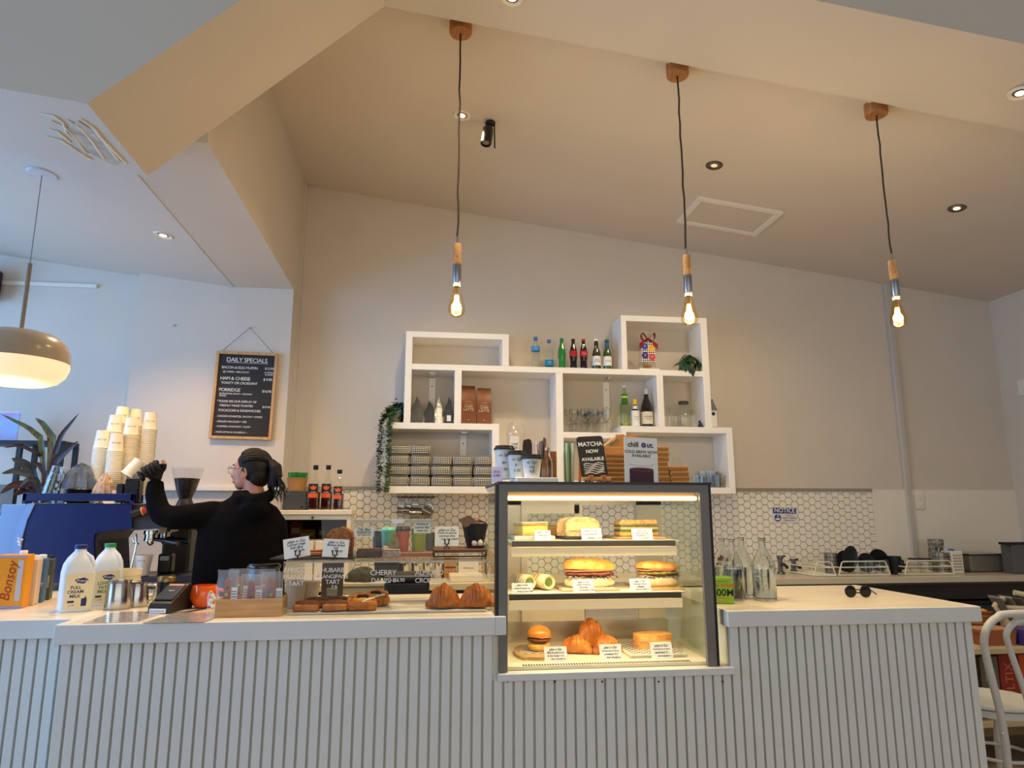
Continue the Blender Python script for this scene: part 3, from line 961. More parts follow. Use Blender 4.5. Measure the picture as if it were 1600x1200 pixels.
for (x, z) in ((-.07, .05), (-.055, .02), (-.02, .01), (.0, -.01), (-.082, .03), (.05, .03)):
    link('leaf', lm[0], t, (x, -.088, z + .035), rot=(0, 1.2, -PI / 2 + x * 8))

# ---- middle row
ZM = 1.905
def stand_bag(name, label, px, ytop, w_, d_, m, Y=4.66, group=None, txt=None, side=True, rotz=0.0, z=ZM):
    H = hgt(px, ytop, Y, z)
    p = at(px, 650, Y)
    t = thing(name, label, 'bag', (p.x, Y, z), rotz, group)
    b = MB()
    n = 7
    def ring(zf):
        k = min(1, max(0, (zf - .45) / .55))
        return w_ * (1 - .96 * k ** 1.3), d_
    vs, fs = [], []
    for i in range(n):
        zf = i / (n - 1)
        ww, dd = ring(zf)
        ww = max(ww, .004)
        wob = .004 * math.sin(i * 2.1 + px)
        for sx, sy in ((-1, -1), (1, -1), (1, 1), (-1, 1)):
            vs.append((sx * ww / 2 + wob, sy * dd / 2, zf * H))
        vs.append((wob, -dd / 2 * 1.04, zf * H))
    for i in range(n - 1):
        a, c = i * 5, (i + 1) * 5
        for q0, q1 in ((0, 4), (4, 1), (1, 2), (2, 3), (3, 0)):
            fs.append((a + q0, a + q1, c + q1, c + q0))
    fs.append((0, 3, 2, 1, 4)); e = (n - 1) * 5; fs.append((e, e + 4, e + 1, e + 2, e + 3))
    b.add(vs, fs, True); b.jitter(.0025, 30, px)
    b.build('bag_body', m, t)
    return t, H
FOILB = mat('foil_black', (40, 40, 42), .35, var=.2, vscale=25, bump=.2, bscale=40)
FOILG = mat('foil_charcoal', (74, 74, 70), .3, metal=.3, bump=.25, bscale=40)
FOILS = mat('foil_silver', (196, 192, 180), .25, metal=.7, bump=.25, bscale=40)
CB = 'coffee bags in the small shelf box'
stand_bag('coffee_bag', 'broad charcoal coffee bag against the shelf side', 651, 622, .075, .11, FOILG, group=CB)
t, H = stand_bag('coffee_bag', 'black coffee bag with a green tab', 671, 628, .066, .11, FOILB, group=CB)
MB().box(.028, .034, -.058, -.052, .02, .05).build('tab', mat('tab_green', (30, 130, 90), .5), t)
stand_bag('coffee_bag', 'silver coffee bag with pointed top', 685, 622, .05, .11, FOILS, group=CB)
t, H = stand_bag('coffee_bag', 'black coffee bag with a small white sticker', 701, 623, .055, .11, FOILB, group=CB)
MB().box(-.014, .014, -.060, -.0585, .018, .058).build('sticker', PAPER, t)

BROWN = mat('chai_brown', (124, 66, 24), .4, var=.12, vscale=12, bump=.12, bscale=30)
def chai(px, ytop, label, rz):
    Y = 4.66
    H = hgt(px, ytop, Y, ZM); p = at(px, 650, Y)
    t = thing('chai_bag', label, 'bag', (p.x, Y, ZM), rz, 'chai latte bags')
    b = MB(); w0, d0 = .098, .07
    vs, fs = [], []
    prof = [(0, 1, 1), (.06, 1.03, 1.05), (.45, 1.0, 1.05), (.62, .97, .8), (.74, .93, .45), (.86, .97, .18), (.97, 1.0, .08)]
    for zf, a, c in prof:
        for q in range(12):
            an = 2 * PI * (q + .5) / 12
            x, y = math.cos(an), math.sin(an)
            s = max(abs(x), abs(y)); x, y = x / s, y / s
            vs.append((x * w0 / 2 * a, y * d0 / 2 * c, zf * H))
    for i in range(len(prof) - 1):
        for q in range(12):
            fs.append((i * 12 + q, i * 12 + (q + 1) % 12, (i + 1) * 12 + (q + 1) % 12, (i + 1) * 12 + q))
    fs.append(tuple(range(11, -1, -1)))
    b.add(vs, fs, True); b.jitter(.004, 22, px)
    b.build('bag_body', BROWN, t)
    CREAM = mat('print_cream', (232, 214, 180), .7)
    text('CHAI\nLATTE', .026, CREAM, t, (0, -.041, H * .40), spacing=.95, line=.85)
    text('spiced blend', .008, CREAM, t, (0, -.041, H * .56))
    text('o', .016, CREAM, t, (0, -.0405, H * .12))
    MB().box(-.026, .026, -.0402, -.0395, H * .50, H * .505).build('print_rule', CREAM, t)
chai(731, 601, 'brown chai latte bag against the divider', .04)
chai(756, 605, 'brown chai latte bag with crumpled top, further from the divider', -.05)

WINE_PROF = [(0, 0), (.030, 0), (.029, .002), (.006, .006), (.0035, .012), (.0032, .075), (.008, .086), (.026, .105), (.034, .135), (.032, .165), (.029, .178), (.028, .178), (.031, .163), (.0325, .135), (.025, .107), (.004, .089)]
wg = None
WG = [(888, 4.70), (897, 4.63), (909, 4.71), (914, 4.62), (929, 4.66), (941, 4.73), (948, 4.62), (921, 4.75)]
for i, (px, Y) in enumerate(WG):
    p = at(px, 660, Y)
    lab = 'stemmed wine glass under the long shelf, %s from the tall divider' % ['front row first', 'front row second', 'back row second', 'front row third', 'front row fourth', 'back row fourth', 'front row fifth', 'back row third'][i]
    if wg is None:
        wg = thing('wine_glass', lab, 'glass', (p.x, Y, 1.857), group='wine glasses on the middle shelf')
        MB().lathe(WINE_PROF, 24).build('glass_body', GLASS, wg)
    else:
        dup(wg, (p.x, Y, 1.857), i * .4, lab)

# bottles and jars to the right of the glasses
p = at(977, 660, 4.65); H = hgt(977, 603, 4.65, ZM)
vessel('spirit_bottle', 'clear green necked spirit bottle with yellow swirl', 'bottle', (p.x, 4.65, ZM), [(0, 0), (.036, 0), (.038, .005), (.038, H * .50), (.034, H * .56), (.018, H * .72), (.013, H * .84), (.012, H * .96)],
       pane_mat('pale_green_glass', (.78, .86, .68)), (.0135, H * .95, H, PAPER),
       [(H * .56, H * .80, .022, glassy('green_neck', (44, 130, 44)), None, None, 0), (H * .70, H * .745, .0225, mat('yellow_band', (226, 206, 50), .4), None, None, 0)], 'bottles beside the wine glasses',
       inner=([(0, .004), (.034, .004), (.034, H * .10), (0, H * .10)], mat('pale_liqueur', (206, 196, 90), .1, trans=.4)))
p = at(993, 660, 4.63); H = hgt(993, 624, 4.63, ZM)
vessel('bitters_bottle', 'small bottle in oversized white paper label with yellow cap', 'bottle', (p.x, 4.63, ZM), [(0, 0), (.028, 0), (.029, .004), (.029, H * .52), (.015, H * .66), (.013, H * .85)],
       glassy('bitters_dark', (40, 22, 14)), (.0155, H * .80, H, mat('cap_yellow', (230, 186, 30), .4)),
       [(.006, H * .58, .0298, PAPER, 'BITTERS\n~~~~\naromatic', INK, .009), (H * .58, H * .76, .0165, PAPER, None, None, 0)], 'bottles beside the wine glasses')
p = at(1011, 660, 4.65); H = hgt(1011, 605, 4.65, ZM)
vessel('wine_bottle', 'dark wine bottle with illustrated cream label', 'bottle', (p.x, 4.65, ZM), [(0, 0), (.040, 0), (.042, .006), (.042, H * .45), (.036, H * .56), (.019, H * .72), (.014, H * .86), (.014, H * .98), (0, H * .98)],
       glassy('wine_glass_dark', (22, 20, 14)), (.0155, H * .80, H, mat('foil_pale', (176, 176, 170), .4)), [(H * .08, H * .38, .0427, mat('label_cream', (226, 214, 190), .6), 'oOo&oO\n~wine~', INK, .016)], 'bottles beside the wine glasses')
JP = lambda r, h: [(0, 0), (r * .94, 0), (r, .006), (r, h * .8), (r * .94, h * .9), (r * .80, h * .94), (r * .80, h), (r * .76, h), (r * .76, h * .93), (r * .93, h * .86), (r * .95, .01), (0, .008)]
for px, ytop, Y, r, lab in ((1046, 637, 4.64, .026, 'clear storage jar standing against the divider'), (1056, 640, 4.72, .024, 'clear storage jar behind the dark lidded jar'), (1084, 637, 4.64, .027, 'clear storage jar beside the little figurine')):
    p = at(px, 655, Y); H = hgt(px, ytop, Y, ZM)
    vessel('glass_jar', lab, 'jar', (p.x, Y, ZM), JP(r, H), THIN, None, (), 'jars in the end shelf box')
p = at(1069, 655, 4.66); H = hgt(1069, 632, 4.66, ZM)
vessel('glass_jar', 'large clear jar with dark lid in the end shelf box', 'jar', (p.x, 4.66, ZM), JP(.042, H), THIN, (.036, H, H + .022, mat('lid_dark', (60, 52, 44), .35)), (), 'jars in the end shelf box', body='glass_body')
p = at(1094, 660, 4.60)
t = thing('figurine', 'tiny dark blue seated figurine in the shelf corner', 'figurine', (p.x, 4.60, ZM))
FB = mat('figurine_blue', (30, 34, 64), .4)
MB().lathe([(0, 0), (.016, 0), (.019, .010), (.013, .028), (.008, .036), (0, .038)], 12, sy=.8).build('figure_body', FB, t)
MB().ball((-.006, -.004, .042), .010, 10, 8).build('figure_head', FB, t)
MB().tube([(.012, 0, .006), (.024, -.004, .010), (.026, -.004, .022)], [.005, .004, .003], 6).build('figure_tail', FB, t)
# milk carton outside the end of the shelf
p = at(1117, 660, 4.66); H = hgt(1116, 625, 4.66, ZM)
t = thing('drink_carton', 'grey and white gable carton beside the shelf end', 'carton', (2.030, 4.66, ZM))
MB().box(-.032, .032, -.035, .035, 0, H * .64, bev=.002).build('carton_body', mat('carton_grey', (150, 148, 140), .5), t)
MB().prism([(-.032, H * .64), (.032, H * .64), (.003, H * .93), (.003, H), (-.003, H), (-.003, H * .93)], 'Y', -.035, .035).build('gable_top', mat('carton_gable', (120, 116, 108), .5), t)
MB().box(-.027, .027, -.0358, -.035, .012, H * .60).build('label_panel', PAPER, t)
MB().ball((0, -.036, H * .5), .014, 10, 6, sy=.1).build('printed_emblem', mat('emblem_navy', (40, 50, 80), .5), t)

# ---- checked coffee bags stacked in the low box
CK = checker('checked_bag_paper', (36, 34, 30), (214, 208, 190), 120.0, rough=.35, rot=.785)
def brick(seed):
    k = random.Random(seed)
    b = MB()
    nx, nz = 5, 3
    w0, d0, h0 = .132, .16, .068
    base = MB().box(-w0 / 2, w0 / 2, -d0 / 2, d0 / 2, 0, h0, bev=.012)
    b.v, b.f, b.sm = base.v, base.f, [True] * len(base.f)
    b.jitter(.0035, 18, seed * 3.1)
    b.v = [(x, y, max(0, min(h0, z))) for x, y, z in b.v]
    return b.mesh('bag_body', CK)
bricks = [brick(s) for s in range(5)]
cols = [(625, 4), (657, 4), (689, 3), (722, 3), (754, 3)]
place = ['against the trailing plant', 'second from the trailing plant', 'in the middle of the row', 'second from the shelf side panel', 'against the shelf side panel']
lev = {4: ['bottom', 'second from the bottom', 'third from the bottom', 'topmost'], 3: ['bottom', 'middle', 'topmost']}
fin = mat('bag_seal_silver', (190, 186, 170), .3, metal=.5)
for c, (px, n) in enumerate(cols):
    x = at(px, 735, 4.66).x
    for j in range(n):
        t = thing('coffee_brick', 'checked coffee brick bag, %s of the stack %s' % (lev[n][j], place[c]), 'bag', (x + random.uniform(-.004, .004), 4.655, 1.487 + j * .0685), random.uniform(-.05, .05), 'checked coffee bags stacked in the low shelf box')
        link('bag_body', bricks[(c * 3 + j) % 5], t)
        MB().box(-.05, .05, -.083, -.081, .030 + .004 * (j % 3), .036 + .004 * (j % 3)).build('sealed_seam', CK, t)

# ---- trailing bead plant
t = thing('trailing_plant', 'trailing string plant hanging down the shelf corner', 'plant', (-.205, 4.66, ZM))
MB().lathe([(0, 0), (.045, 0), (.055, .07), (.05, .07), (.045, .05), (0, .05)], 18).build('pot', mat('pot_green_grey', (112, 120, 92), .7), t)
VG = [mat('vine_dark', (36, 62, 30), .6, var=.3, vscale=60), mat('vine_light', (70, 100, 48), .6, var=.3, vscale=60)]
k = random.Random(5)
def vine(pts, width, n, nm):
    m = MB()
    for i in range(n):
        u = k.random() * (len(pts) - 1); q = int(u); a, b = Vector(pts[q]), Vector(pts[min(q + 1, len(pts) - 1)])
        p = a.lerp(b, u - q) + Vector((k.gauss(0, width), k.gauss(0, width * .7), k.gauss(0, width * .6)))
        r = k.uniform(.007, .012)
        R3 = Matrix.Translation(p) @ Matrix.Rotation(k.uniform(0, 6), 4, 'Z') @ Matrix.Rotation(k.uniform(-1, 1), 4, 'X')
        m.add([(-r, 0, 0), (0, -r * .6, .002), (r, 0, 0), (0, r * .6, .002), (0, 0, .004)], [(0, 1, 4), (1, 2, 4), (2, 3, 4), (3, 0, 4), (3, 2, 1, 0)], False, R3)
    o = m.build('strand', VG[nm], t); o['kind'] = 'stuff'
x1 = at(604, 700, 4.50).x + .205; x2 = at(608, 700, 4.50).x + .205
vine([(-.03, -.02, .09), (.0, -.02, .125), (.04, -.02, .12), (.05, -.03, .06), (.045, -.04, .02)], .018, 520, 0)
vine([(0, -.03, .11), (-.05, -.08, .08), (-.085, -.10, .0), (-.092, -.11, -.2), (-.088, -.11, -.46)], .011, 900, 0)
vine([(.0, -.05, .10), (-.03, -.12, .04), (-.035, -.125, -.1), (-.036, -.125, -.3), (-.040, -.125, -.46)], .010, 800, 1)

# ---- tumblers in the low end box
TP = lambda h, r: [(0, 0), (r * .86, 0), (r, h), (r * .94, h), (r * .82, .008), (0, .008)]
TL = [(1087, 4.64, .085), (1098, 4.72, .12), (1108, 4.64, .12), (1114, 4.73, .12), (1121, 4.62, .09), (1131, 4.70, .10), (1094, 4.60, .075)]
for i, (px, Y, h) in enumerate(TL):
    p = at(px, 745, Y)
    t = thing('tumbler', 'ribbed clear tumbler in the low end shelf box, %s' % ['nearest the kraft boxes', 'second of the back row', 'tall one in front', 'third of the back row', 'shorter one past the middle', 'rightmost one by the side panel', 'shortest one at the very front'][i], 'glass', (p.x, Y, 1.487), group='tumblers in the low end box')
    m = MB().lathe(TP(h, .032), 20)
    m.v = [(x * (1 + .02 * math.cos(10 * math.atan2(y, x))), y * (1 + .02 * math.cos(10 * math.atan2(y, x))), z) for x, y, z in m.v]
    m.build('glass_body', GLASS, t)
# ================================================================== THINGS STANDING ON THE FOOD CASE
ZC = 1.4425
def paper_cup(px, ytop, Y, z, r, label, lines, loc=None):
    H = at(px, ytop, Y).z - z
    p = at(px, 740, Y)
    t = thing('paper_cup', label, 'cup', (p.x, Y, z), .2, 'price sample cups on the food case')
    hb = H - .018
    MB().lathe([(0, .004), (r * .74, .004), (r * .75, 0), (r, hb), (r * 1.04, hb + .002), (r * 1.04, hb + .006), (r * .98, hb + .006)], 28).build('cup_body', mat('paper_cup_white', (240, 236, 226), .6), t)
    MB().lathe([(r * 1.07, hb - .001), (r * 1.09, hb + .004), (r * 1.05, hb + .008), (r * .98, hb + .009), (r * .93, H), (r * .88, H + .001), (r * .86, H - .004), (0, H - .005)], 28).build('lid', mat('cup_lid_black', (30, 26, 28), .4), t)
    z0 = hb * .80
    for i, s in enumerate(lines):
        zz = z0 - i * hb * .24
        rr = r * (.75 + .25 * zz / hb) + .0012
        wrap_text(s, .017, INK, t, rr, zz, off=-.35, shear=.15)
q0, q1 = at(772, 757, 2.93), at(832, 745, 2.93)
tag(MB().box(.385, .560, 2.885, 3.105, ZC, ZC + .026, bev=.002).build('cup_stand_box', PAPER), 'flat white box under the three sample cups', 'box')
zt = ZC + .0262
paper_cup(788, 697, 3.055, zt, .044, 'tallest white takeaway cup with black lid and handwritten price', ['or 2go', 'lge', '6.00'])
paper_cup(808, 705, 2.985, zt, .041, 'middle white takeaway cup with black lid and handwritten price', ['or 2go', '6.-', '5.50'])
paper_cup(831, 711, 2.932, zt, .043, 'shortest white takeaway cup with black lid and handwritten price', ['or 2go', 'reg', '4.8'])
# little folded price card at the corner
p = at(778, 757, 2.74)
t = thing('price_card', 'small lilac price card at the corner of the food case', 'card', (p.x - .004, 2.76, ZC), -.25)
MB().prism([(-.006, 0), (0, .062), (.003, .062), (.012, 0), (.008, 0), (.0015, .052), (-.002, 0)], 'X', -.020, .024).build('folded_card', mat('card_lilac', (222, 208, 232), .7), t)
text('slice\n4.40', .016, INK, t, (.001, -.0052, .034))
# dome cup on its box
tag(MB().box(.395, .52, 3.11, 3.22, ZC, ZC + .115, bev=.003).build('carton_box', PAPER), 'plain white box behind the sample cups', 'box')
p = at(806, 690, 3.165)
zt = ZC + .1155; H = at(806, 657, 3.165).z - zt
t = thing('dome_cup', 'clear plastic cup with dome lid and paper slip inside', 'cup', (p.x, 3.165, zt))
r = .046
MB().lathe([(0, 0), (r * .7, 0), (r * .98, H * .62), (r, H * .63)], 24).build('cup_body', PLASTIC_CLEAR, t)
MB().lathe([(r * 1.04, H * .62), (r * 1.04, H * .67), (r * .98, H * .68), (r * .9, H * .82), (r * .62, H * .95), (r * .25, H), (0, H)], 24).build('dome_lid', PLASTIC_CLEAR, t)
s = MB().box(-.030, .012, -.022, -.021, .008, H * .60).build('paper_slip', PAPER, t)
text('iced\n7.00', .018, INK, s, (-.009, -.0225, H * .36))
# black paper pouch, clear cup of black lids, glass bottle, wooden box
p = at(824, 715, 3.09); H = at(824, 686, 3.09).z - ZC
t = thing('paper_pouch', 'upright black paper pouch behind the sample cups', 'pouch', (p.x, 3.09, ZC))
b = MB().prism([(-.021, 0), (.021, 0), (.021, H * .88), (.016, H * .97), (.004, H), (-.006, H * .985), (-.017, H * .97), (-.021, H * .86)], 'Y', -.012, .012); b.jitter(.002, 40, 3)
b.build('pouch_body', mat('black_paper', (34, 30, 30), .7, bump=.1), t)
p = at(843, 715, 3.16); H = at(843, 684, 3.16).z - ZC
t = thing('straw_cup', 'clear cup holding black spoons and sachets', 'cup', (p.x + .006, 3.16, ZC))
MB().lathe([(0, 0), (.026, 0), (.036, H * .9), (.037, H * .9)], 20).build('cup_body', PLASTIC_CLEAR, t)
k = random.Random(4)
for i in range(9):
    a = k.uniform(0, 6.28); rr = k.uniform(.004, .018)
    MB().box(-.006, .006, -.0015, .0015, 0, H * k.uniform(.75, 1.0), Matrix.Translation((rr * math.cos(a), rr * math.sin(a), .004)) @ Matrix.Rotation(a, 4, 'Z') @ Matrix.Rotation(k.uniform(-.12, .12), 4, 'X')).build('spoon', [BLACK, mat('sachet_brown', (120, 84, 60), .5), BLACK][i % 3], t)
p = at(853, 740, 3.04); H = at(852, 700, 3.06).z - ZC
vessel('glass_bottle', 'small clear glass bottle beside the black lidded cups', 'bottle', (p.x + .006, 3.04, ZC), [(0, 0), (.022, 0), (.024, .004), (.024, H * .62), (.012, H * .80), (.011, H)], GLASS, None, ())
p = at(862, 730, 3.12); H = at(862, 706, 3.12).z - ZC
t = thing('wooden_box', 'small upright brown wooden box on the food case', 'box', (p.x, 3.12, ZC))
MB().box(-.020, .018, -.03, .03, 0, H, bev=.002).build('box_body', wood('box_wood', (150, 96, 48), (122, 74, 34), 14, 'Z'), t)
MB().box(-.021, .019, -.031, .031, H * .70, H * .71).build('lid_line', mat('box_line', (80, 50, 26), .6), t)
# tall glass of clear tubes
p = at(889, 740, 3.10); H = at(889, 693, 3.10).z - ZC
t = thing('straw_jar', 'tall clear jar of clear and green straws', 'jar', (p.x, 3.10, ZC))
MB().lathe([(0, 0), (.026, 0), (.026, H * .8), (.0245, H * .8), (.0245, .006), (0, .006)], 20).build('glass_body', THIN, t)
for i in range(8):
    a = i * .8; rr = .005 + .012 * (i % 2)
    MB().tube([(rr * math.cos(a), rr * math.sin(a), .007), (rr * 1.3 * math.cos(a), rr * 1.3 * math.sin(a), H)], .0045, 7).build('straw', [mat('straw_clear', (206, 214, 204), .3), mat('straw_green', (96, 150, 90), .4)][i % 3 == 0], t)
# chalkboard easel
BRD = mat('chalkboard', (44, 42, 42), .8, var=.08, vscale=9)
EW = wood('easel_wood', (206, 122, 56), (176, 96, 40), 8, 'Z')
TL_, TR_, BR_, BLp = at(903, 684, 2.90), at(942, 684, 2.90), at(950, 745, 2.86), at(911, 746, 2.86)
cx = (BLp.x + BR_.x) / 2
t = thing('chalkboard_easel', 'small chalkboard easel reading matcha now available', 'chalkboard', (cx, 2.86, ZC), .10)
Wb = .118; Hb = TL_.z - ZC - .02
LEAN = math.radians(10)
M0 = Matrix.Translation((-.002, 0, .028)) @ Matrix.Rotation(-LEAN, 4, 'X') @ Matrix.Rotation(math.radians(-4), 4, 'Y')
pl = []
for sx, sz in ((-1, 0), (1, 0), (1, 1), (-1, 1)):
    c0 = (sx * (Wb / 2 - .012), .012 if sz == 0 else Hb - .012)
    a0 = {(-1, 0): 180, (1, 0): 270, (1, 1): 0, (-1, 1): 90}[(sx, sz)]
    for q in range(5):
        a = math.radians(a0 + q * 22.5)
        pl.append((c0[0] + .012 * math.cos(a), c0[1] + .012 * math.sin(a)))
bd = MB().prism(pl, 'Y', -.004, .004, M0).build('slate', BRD, t)
for s, z, sz, xo in (('MATCHA', .80, .0265, -.002), ('NOW', .62, .0215, .002), ('AVAILABLE', .43, .0205, .0)):
    mb = text_mb(s, sz, bold=.0006)
    mb.v = [tuple(M0 @ Vector((x + xo, -.0048, zz + Hb * z))) for x, y, zz in mb.v]
    mb.build('chalk_lettering', CHALK, bd)
for i in range(6):
    z = Hb * (.32 - i * .045)
    mb = MB().tube([M0 @ Vector((-.045 + .09 * u / 8, -.0046, z + .003 * math.sin(u * 1.3 + i))) for u in range(9)], .0017, 5)
    mb.build('chalk_stroke', CHALK, bd)
for a, b in (((-.070, .004, 0), (-.050, .035, Hb + .02)), ((.052, -.004, 0), (.038, .030, Hb * .9))):
    MB().tube([a, b], .0075, 4, smooth=False).build('easel_leg', EW, t)
MB().tube([(-.01, .10, 0), (-.005, .035, Hb * .9)], .006, 4, smooth=False).build('easel_leg', EW, t)
MB().box(-.062, .060, -.030, -.004, .010, .026, bev=.002).build('ledge', wood('ledge_wood', (214, 160, 100), (196, 140, 80), 8, 'X'), t)
for x in (-.028, .028):
    MB().box(x - .008, x + .008, -.034, -.002, .0, .034, bev=.002).build('peg', EW, t)
# kraft boxes
KR = mat('kraft_card', (188, 136, 78), .8, rgb2=(172, 120, 64), vscale=5)
KD = mat('kraft_edge', (150, 104, 56), .85)
def kraft_stack(name_label, x0, x1, Y0, Y1, z, n, h, group, sk=.004):
    for i in range(n):
        dx = random.uniform(-sk, sk)
        t = thing('kraft_box', name_label % (('topmost', 'second', 'third', 'fourth', 'fifth', 'sixth', 'seventh', 'eighth', 'ninth', 'tenth', 'eleventh', 'twelfth')[n - 1 - i]), 'box', (x0 + dx, Y0, z + i * h), random.uniform(-.02, .02), group)
        MB().box(0, x1 - x0, 0, Y1 - Y0, 0, h - .0015, bev=.0012).build('folded_box', KR, t)
        MB().box(.003, x1 - x0 - .003, -.0012, 0, h * .38, h * .52).build('slot', KD, t)
xa, xb = at(947, 740, 2.98).x, at(981, 740, 2.98).x
kraft_stack('flattened kraft takeaway box beside the chalkboard, %s of its stack', xa, xb + .02, 2.98, 3.16, ZC, 7, (at(950, 708, 2.98).z - ZC) / 7, 'kraft boxes beside the chalkboard')
ztop = at(950, 708, 2.98).z
t = thing('kraft_box', 'open kraft box with raised flaps on top of the stack behind the poster', 'box', ((xa + xb) / 2, 3.06, ztop))
MB().box(-.05, .12, -.06, .06, 0, .03, bev=.002).build('box_body', KR, t)
M1 = Matrix.Translation((-.05, -.06, .028)) @ Matrix.Rotation(math.radians(-38), 4, 'Y')
MB().box(-.0, .08, 0, .10, 0, .002, M1).build('flap', KR, t)
MB().prism([(.03, .03), (.135, .03), (.135, .098), (.10, .098), (.095, .090), (.075, .090), (.07, .098), (.03, .096)], 'Y', .03, .033).build('back_flap', KR, t)
MB().prism([(-.03, .03), (.03, .03), (.045, .07), (.03, .085)], 'Y', -.05, -.048).build('flap', KR, t)
xa, xb = at(1026, 740, 2.98).x, at(1046, 740, 2.98).x
kraft_stack('flattened kraft box in the tall stack behind the poster, %s from the top', xa - .02, xb, 2.98, 3.16, ZC, 8, (at(1040, 697, 2.98).z - ZC) / 8, 'kraft boxes behind the poster')
xa, xb = at(1047, 740, 2.97).x, at(1077, 740, 2.97).x
kraft_stack('flattened kraft box in the low stack at the case corner, %s from the top', xa + .004, xb, 2.97, 3.14, ZC, 4, (at(1060, 728, 2.97).z - ZC) / 4, 'kraft boxes at the case corner')
zt = at(1060, 728, 2.97).z
p = at(1056, 720, 3.05)
vessel('glass_pot', 'upturned clear glass pot on the low kraft stack', 'glass', (p.x, 3.05, zt), [(.031, 0), (.030, .022), (.022, .030), (.024, .042), (0, .043)], THIN, None, ())
# cold brew poster
p = at(1003, 757, 2.74)
Hc = at(979, 683, 2.74).z - ZC; Wc = at(1032, 720, 2.74).x - at(979, 720, 2.74).x
t = thing('cold_brew_poster', 'white standing poster card for cold brew with purple drink', 'poster', (p.x, 2.74, ZC), .05, rot=(math.radians(-3), math.radians(1.5), .06))
cdp = MB().box(-Wc / 2, Wc / 2, 0, .003, 0, Hc).build('card', mat('poster_white', (236, 234, 228), .5), t)
MB().prism([(.003, 0), (.06, 0), (.003, Hc * .6)], 'X', -.001, .001).build('strut', PAPER, t)
VI = mat('poster_violet', (84, 44, 134), .5)
text('chill', .0295, INK, t, (-Wc * .235, -.0006, Hc * .835), bold=.0007)
text('ut.', .0295, INK, t, (Wc * .285, -.0006, Hc * .835), bold=.0007)
MB().lathe([(0, 0), (.0105, 0), (.0105, .0006), (0, .0007)], 24, Matrix.Rotation(PI / 2, 4, 'X')).build('printed_disc', VI, t, (Wc * .085, -.0004, Hc * .832))
text('A', .010, CHALK, t, (Wc * .085, -.0014, Hc * .832))
text('COLD BREW NOW\nAVAILABLE', .0165, INK, t, (0, -.0006, Hc * .635), bold=.0003, line=.95)
PUR = mat('drink_plum', (74, 22, 44), .5, var=.35, vscale=14)
gw = Wc * .36
MB().prism([(-gw, 0), (gw, 0), (gw, Hc * .29)] + [(gw * math.cos(a), Hc * .29 + .006 * math.sin(a)) for a in [PI * i / 10 for i in range(1, 10)]] + [(-gw, Hc * .29)], 'Y', -.0006, -.0001).build('printed_drink', PUR, t)
MB().tube([(gw * .98 * math.cos(a), -.0008, Hc * .295 + .007 * math.sin(a)) for a in [2 * PI * i / 24 for i in range(24)]], .0009, 4, closed=True).build('printed_rim', mat('print_rose', (170, 96, 104), .5), t)
MB().tube([(gw * 1.02 * math.cos(a), -.0008, Hc * .42 + .008 * math.sin(a)) for a in [PI + PI * i / 12 for i in range(13)]], .0006, 4).build('printed_rim', mat('print_grey', (150, 150, 150), .5), t)
# ================================================================== FOOD IN THE CASE
CRUST = mat('bread_crust', (198, 132, 62), .6, rgb2=(226, 178, 104), vscale=26, bump=.25, bscale=90)
CRUST2 = mat('bread_golden', (214, 146, 56), .55, rgb2=(240, 190, 96), vscale=22, bump=.2, bscale=80)
CRUMB = mat('bread_crumb', (242, 220, 170), .8, var=.06, vscale=60, bump=.25, bscale=140)
PASTRY = mat('croissant_brown', (196, 116, 44), .45, rgb2=(150, 78, 24), vscale=18, bump=.2, bscale=60, stretch=(1, 6, 1))
PASTRY2 = mat('croissant_gold', (204, 126, 46), .45, rgb2=(158, 82, 26), vscale=18, bump=.2, bscale=60, stretch=(1, 6, 1))
MEAT = mat('roast_meat', (150, 86, 58), .6, rgb2=(116, 58, 40), vscale=40)
SALAD = mat('lettuce_green', (110, 128, 52), .6, rgb2=(76, 98, 40), vscale=50)
SLAW = mat('purple_slaw', (120, 84, 92), .6, rgb2=(206, 190, 170), vscale=70)
ICING = mat('white_icing', (246, 240, 226), .5)
GING = checker('gingham_paper', (96, 92, 80), (236, 230, 212), 62.0, rough=.6)
def blob(sx, sy, sz, m, n=20, k=12, pw=1.0, flat=0.0, jit=.0, seed=1, freq=20):
    b = MB()
    vs, fs = [], []
    for j in range(k + 1):
        ph = -PI / 2 + PI * j / k
        for i in range(n):
            a = 2 * PI * i / n
            c, s_ = math.cos(a), math.sin(a)
            e = lambda v: math.copysign(abs(v) ** pw, v)
            x, y, z = e(math.cos(ph)) * e(c), e(math.cos(ph)) * e(s_), e(math.sin(ph))
            vs.append((x * sx, y * sy, max(z, -1 + flat) * sz))
    for j in range(k):
        for i in range(n):
            fs.append((j * n + i, j * n + (i + 1) % n, (j + 1) * n + (i + 1) % n, (j + 1) * n + i))
    b.add(vs, fs, True)
    if jit: b.jitter(jit, freq, seed)
    return b
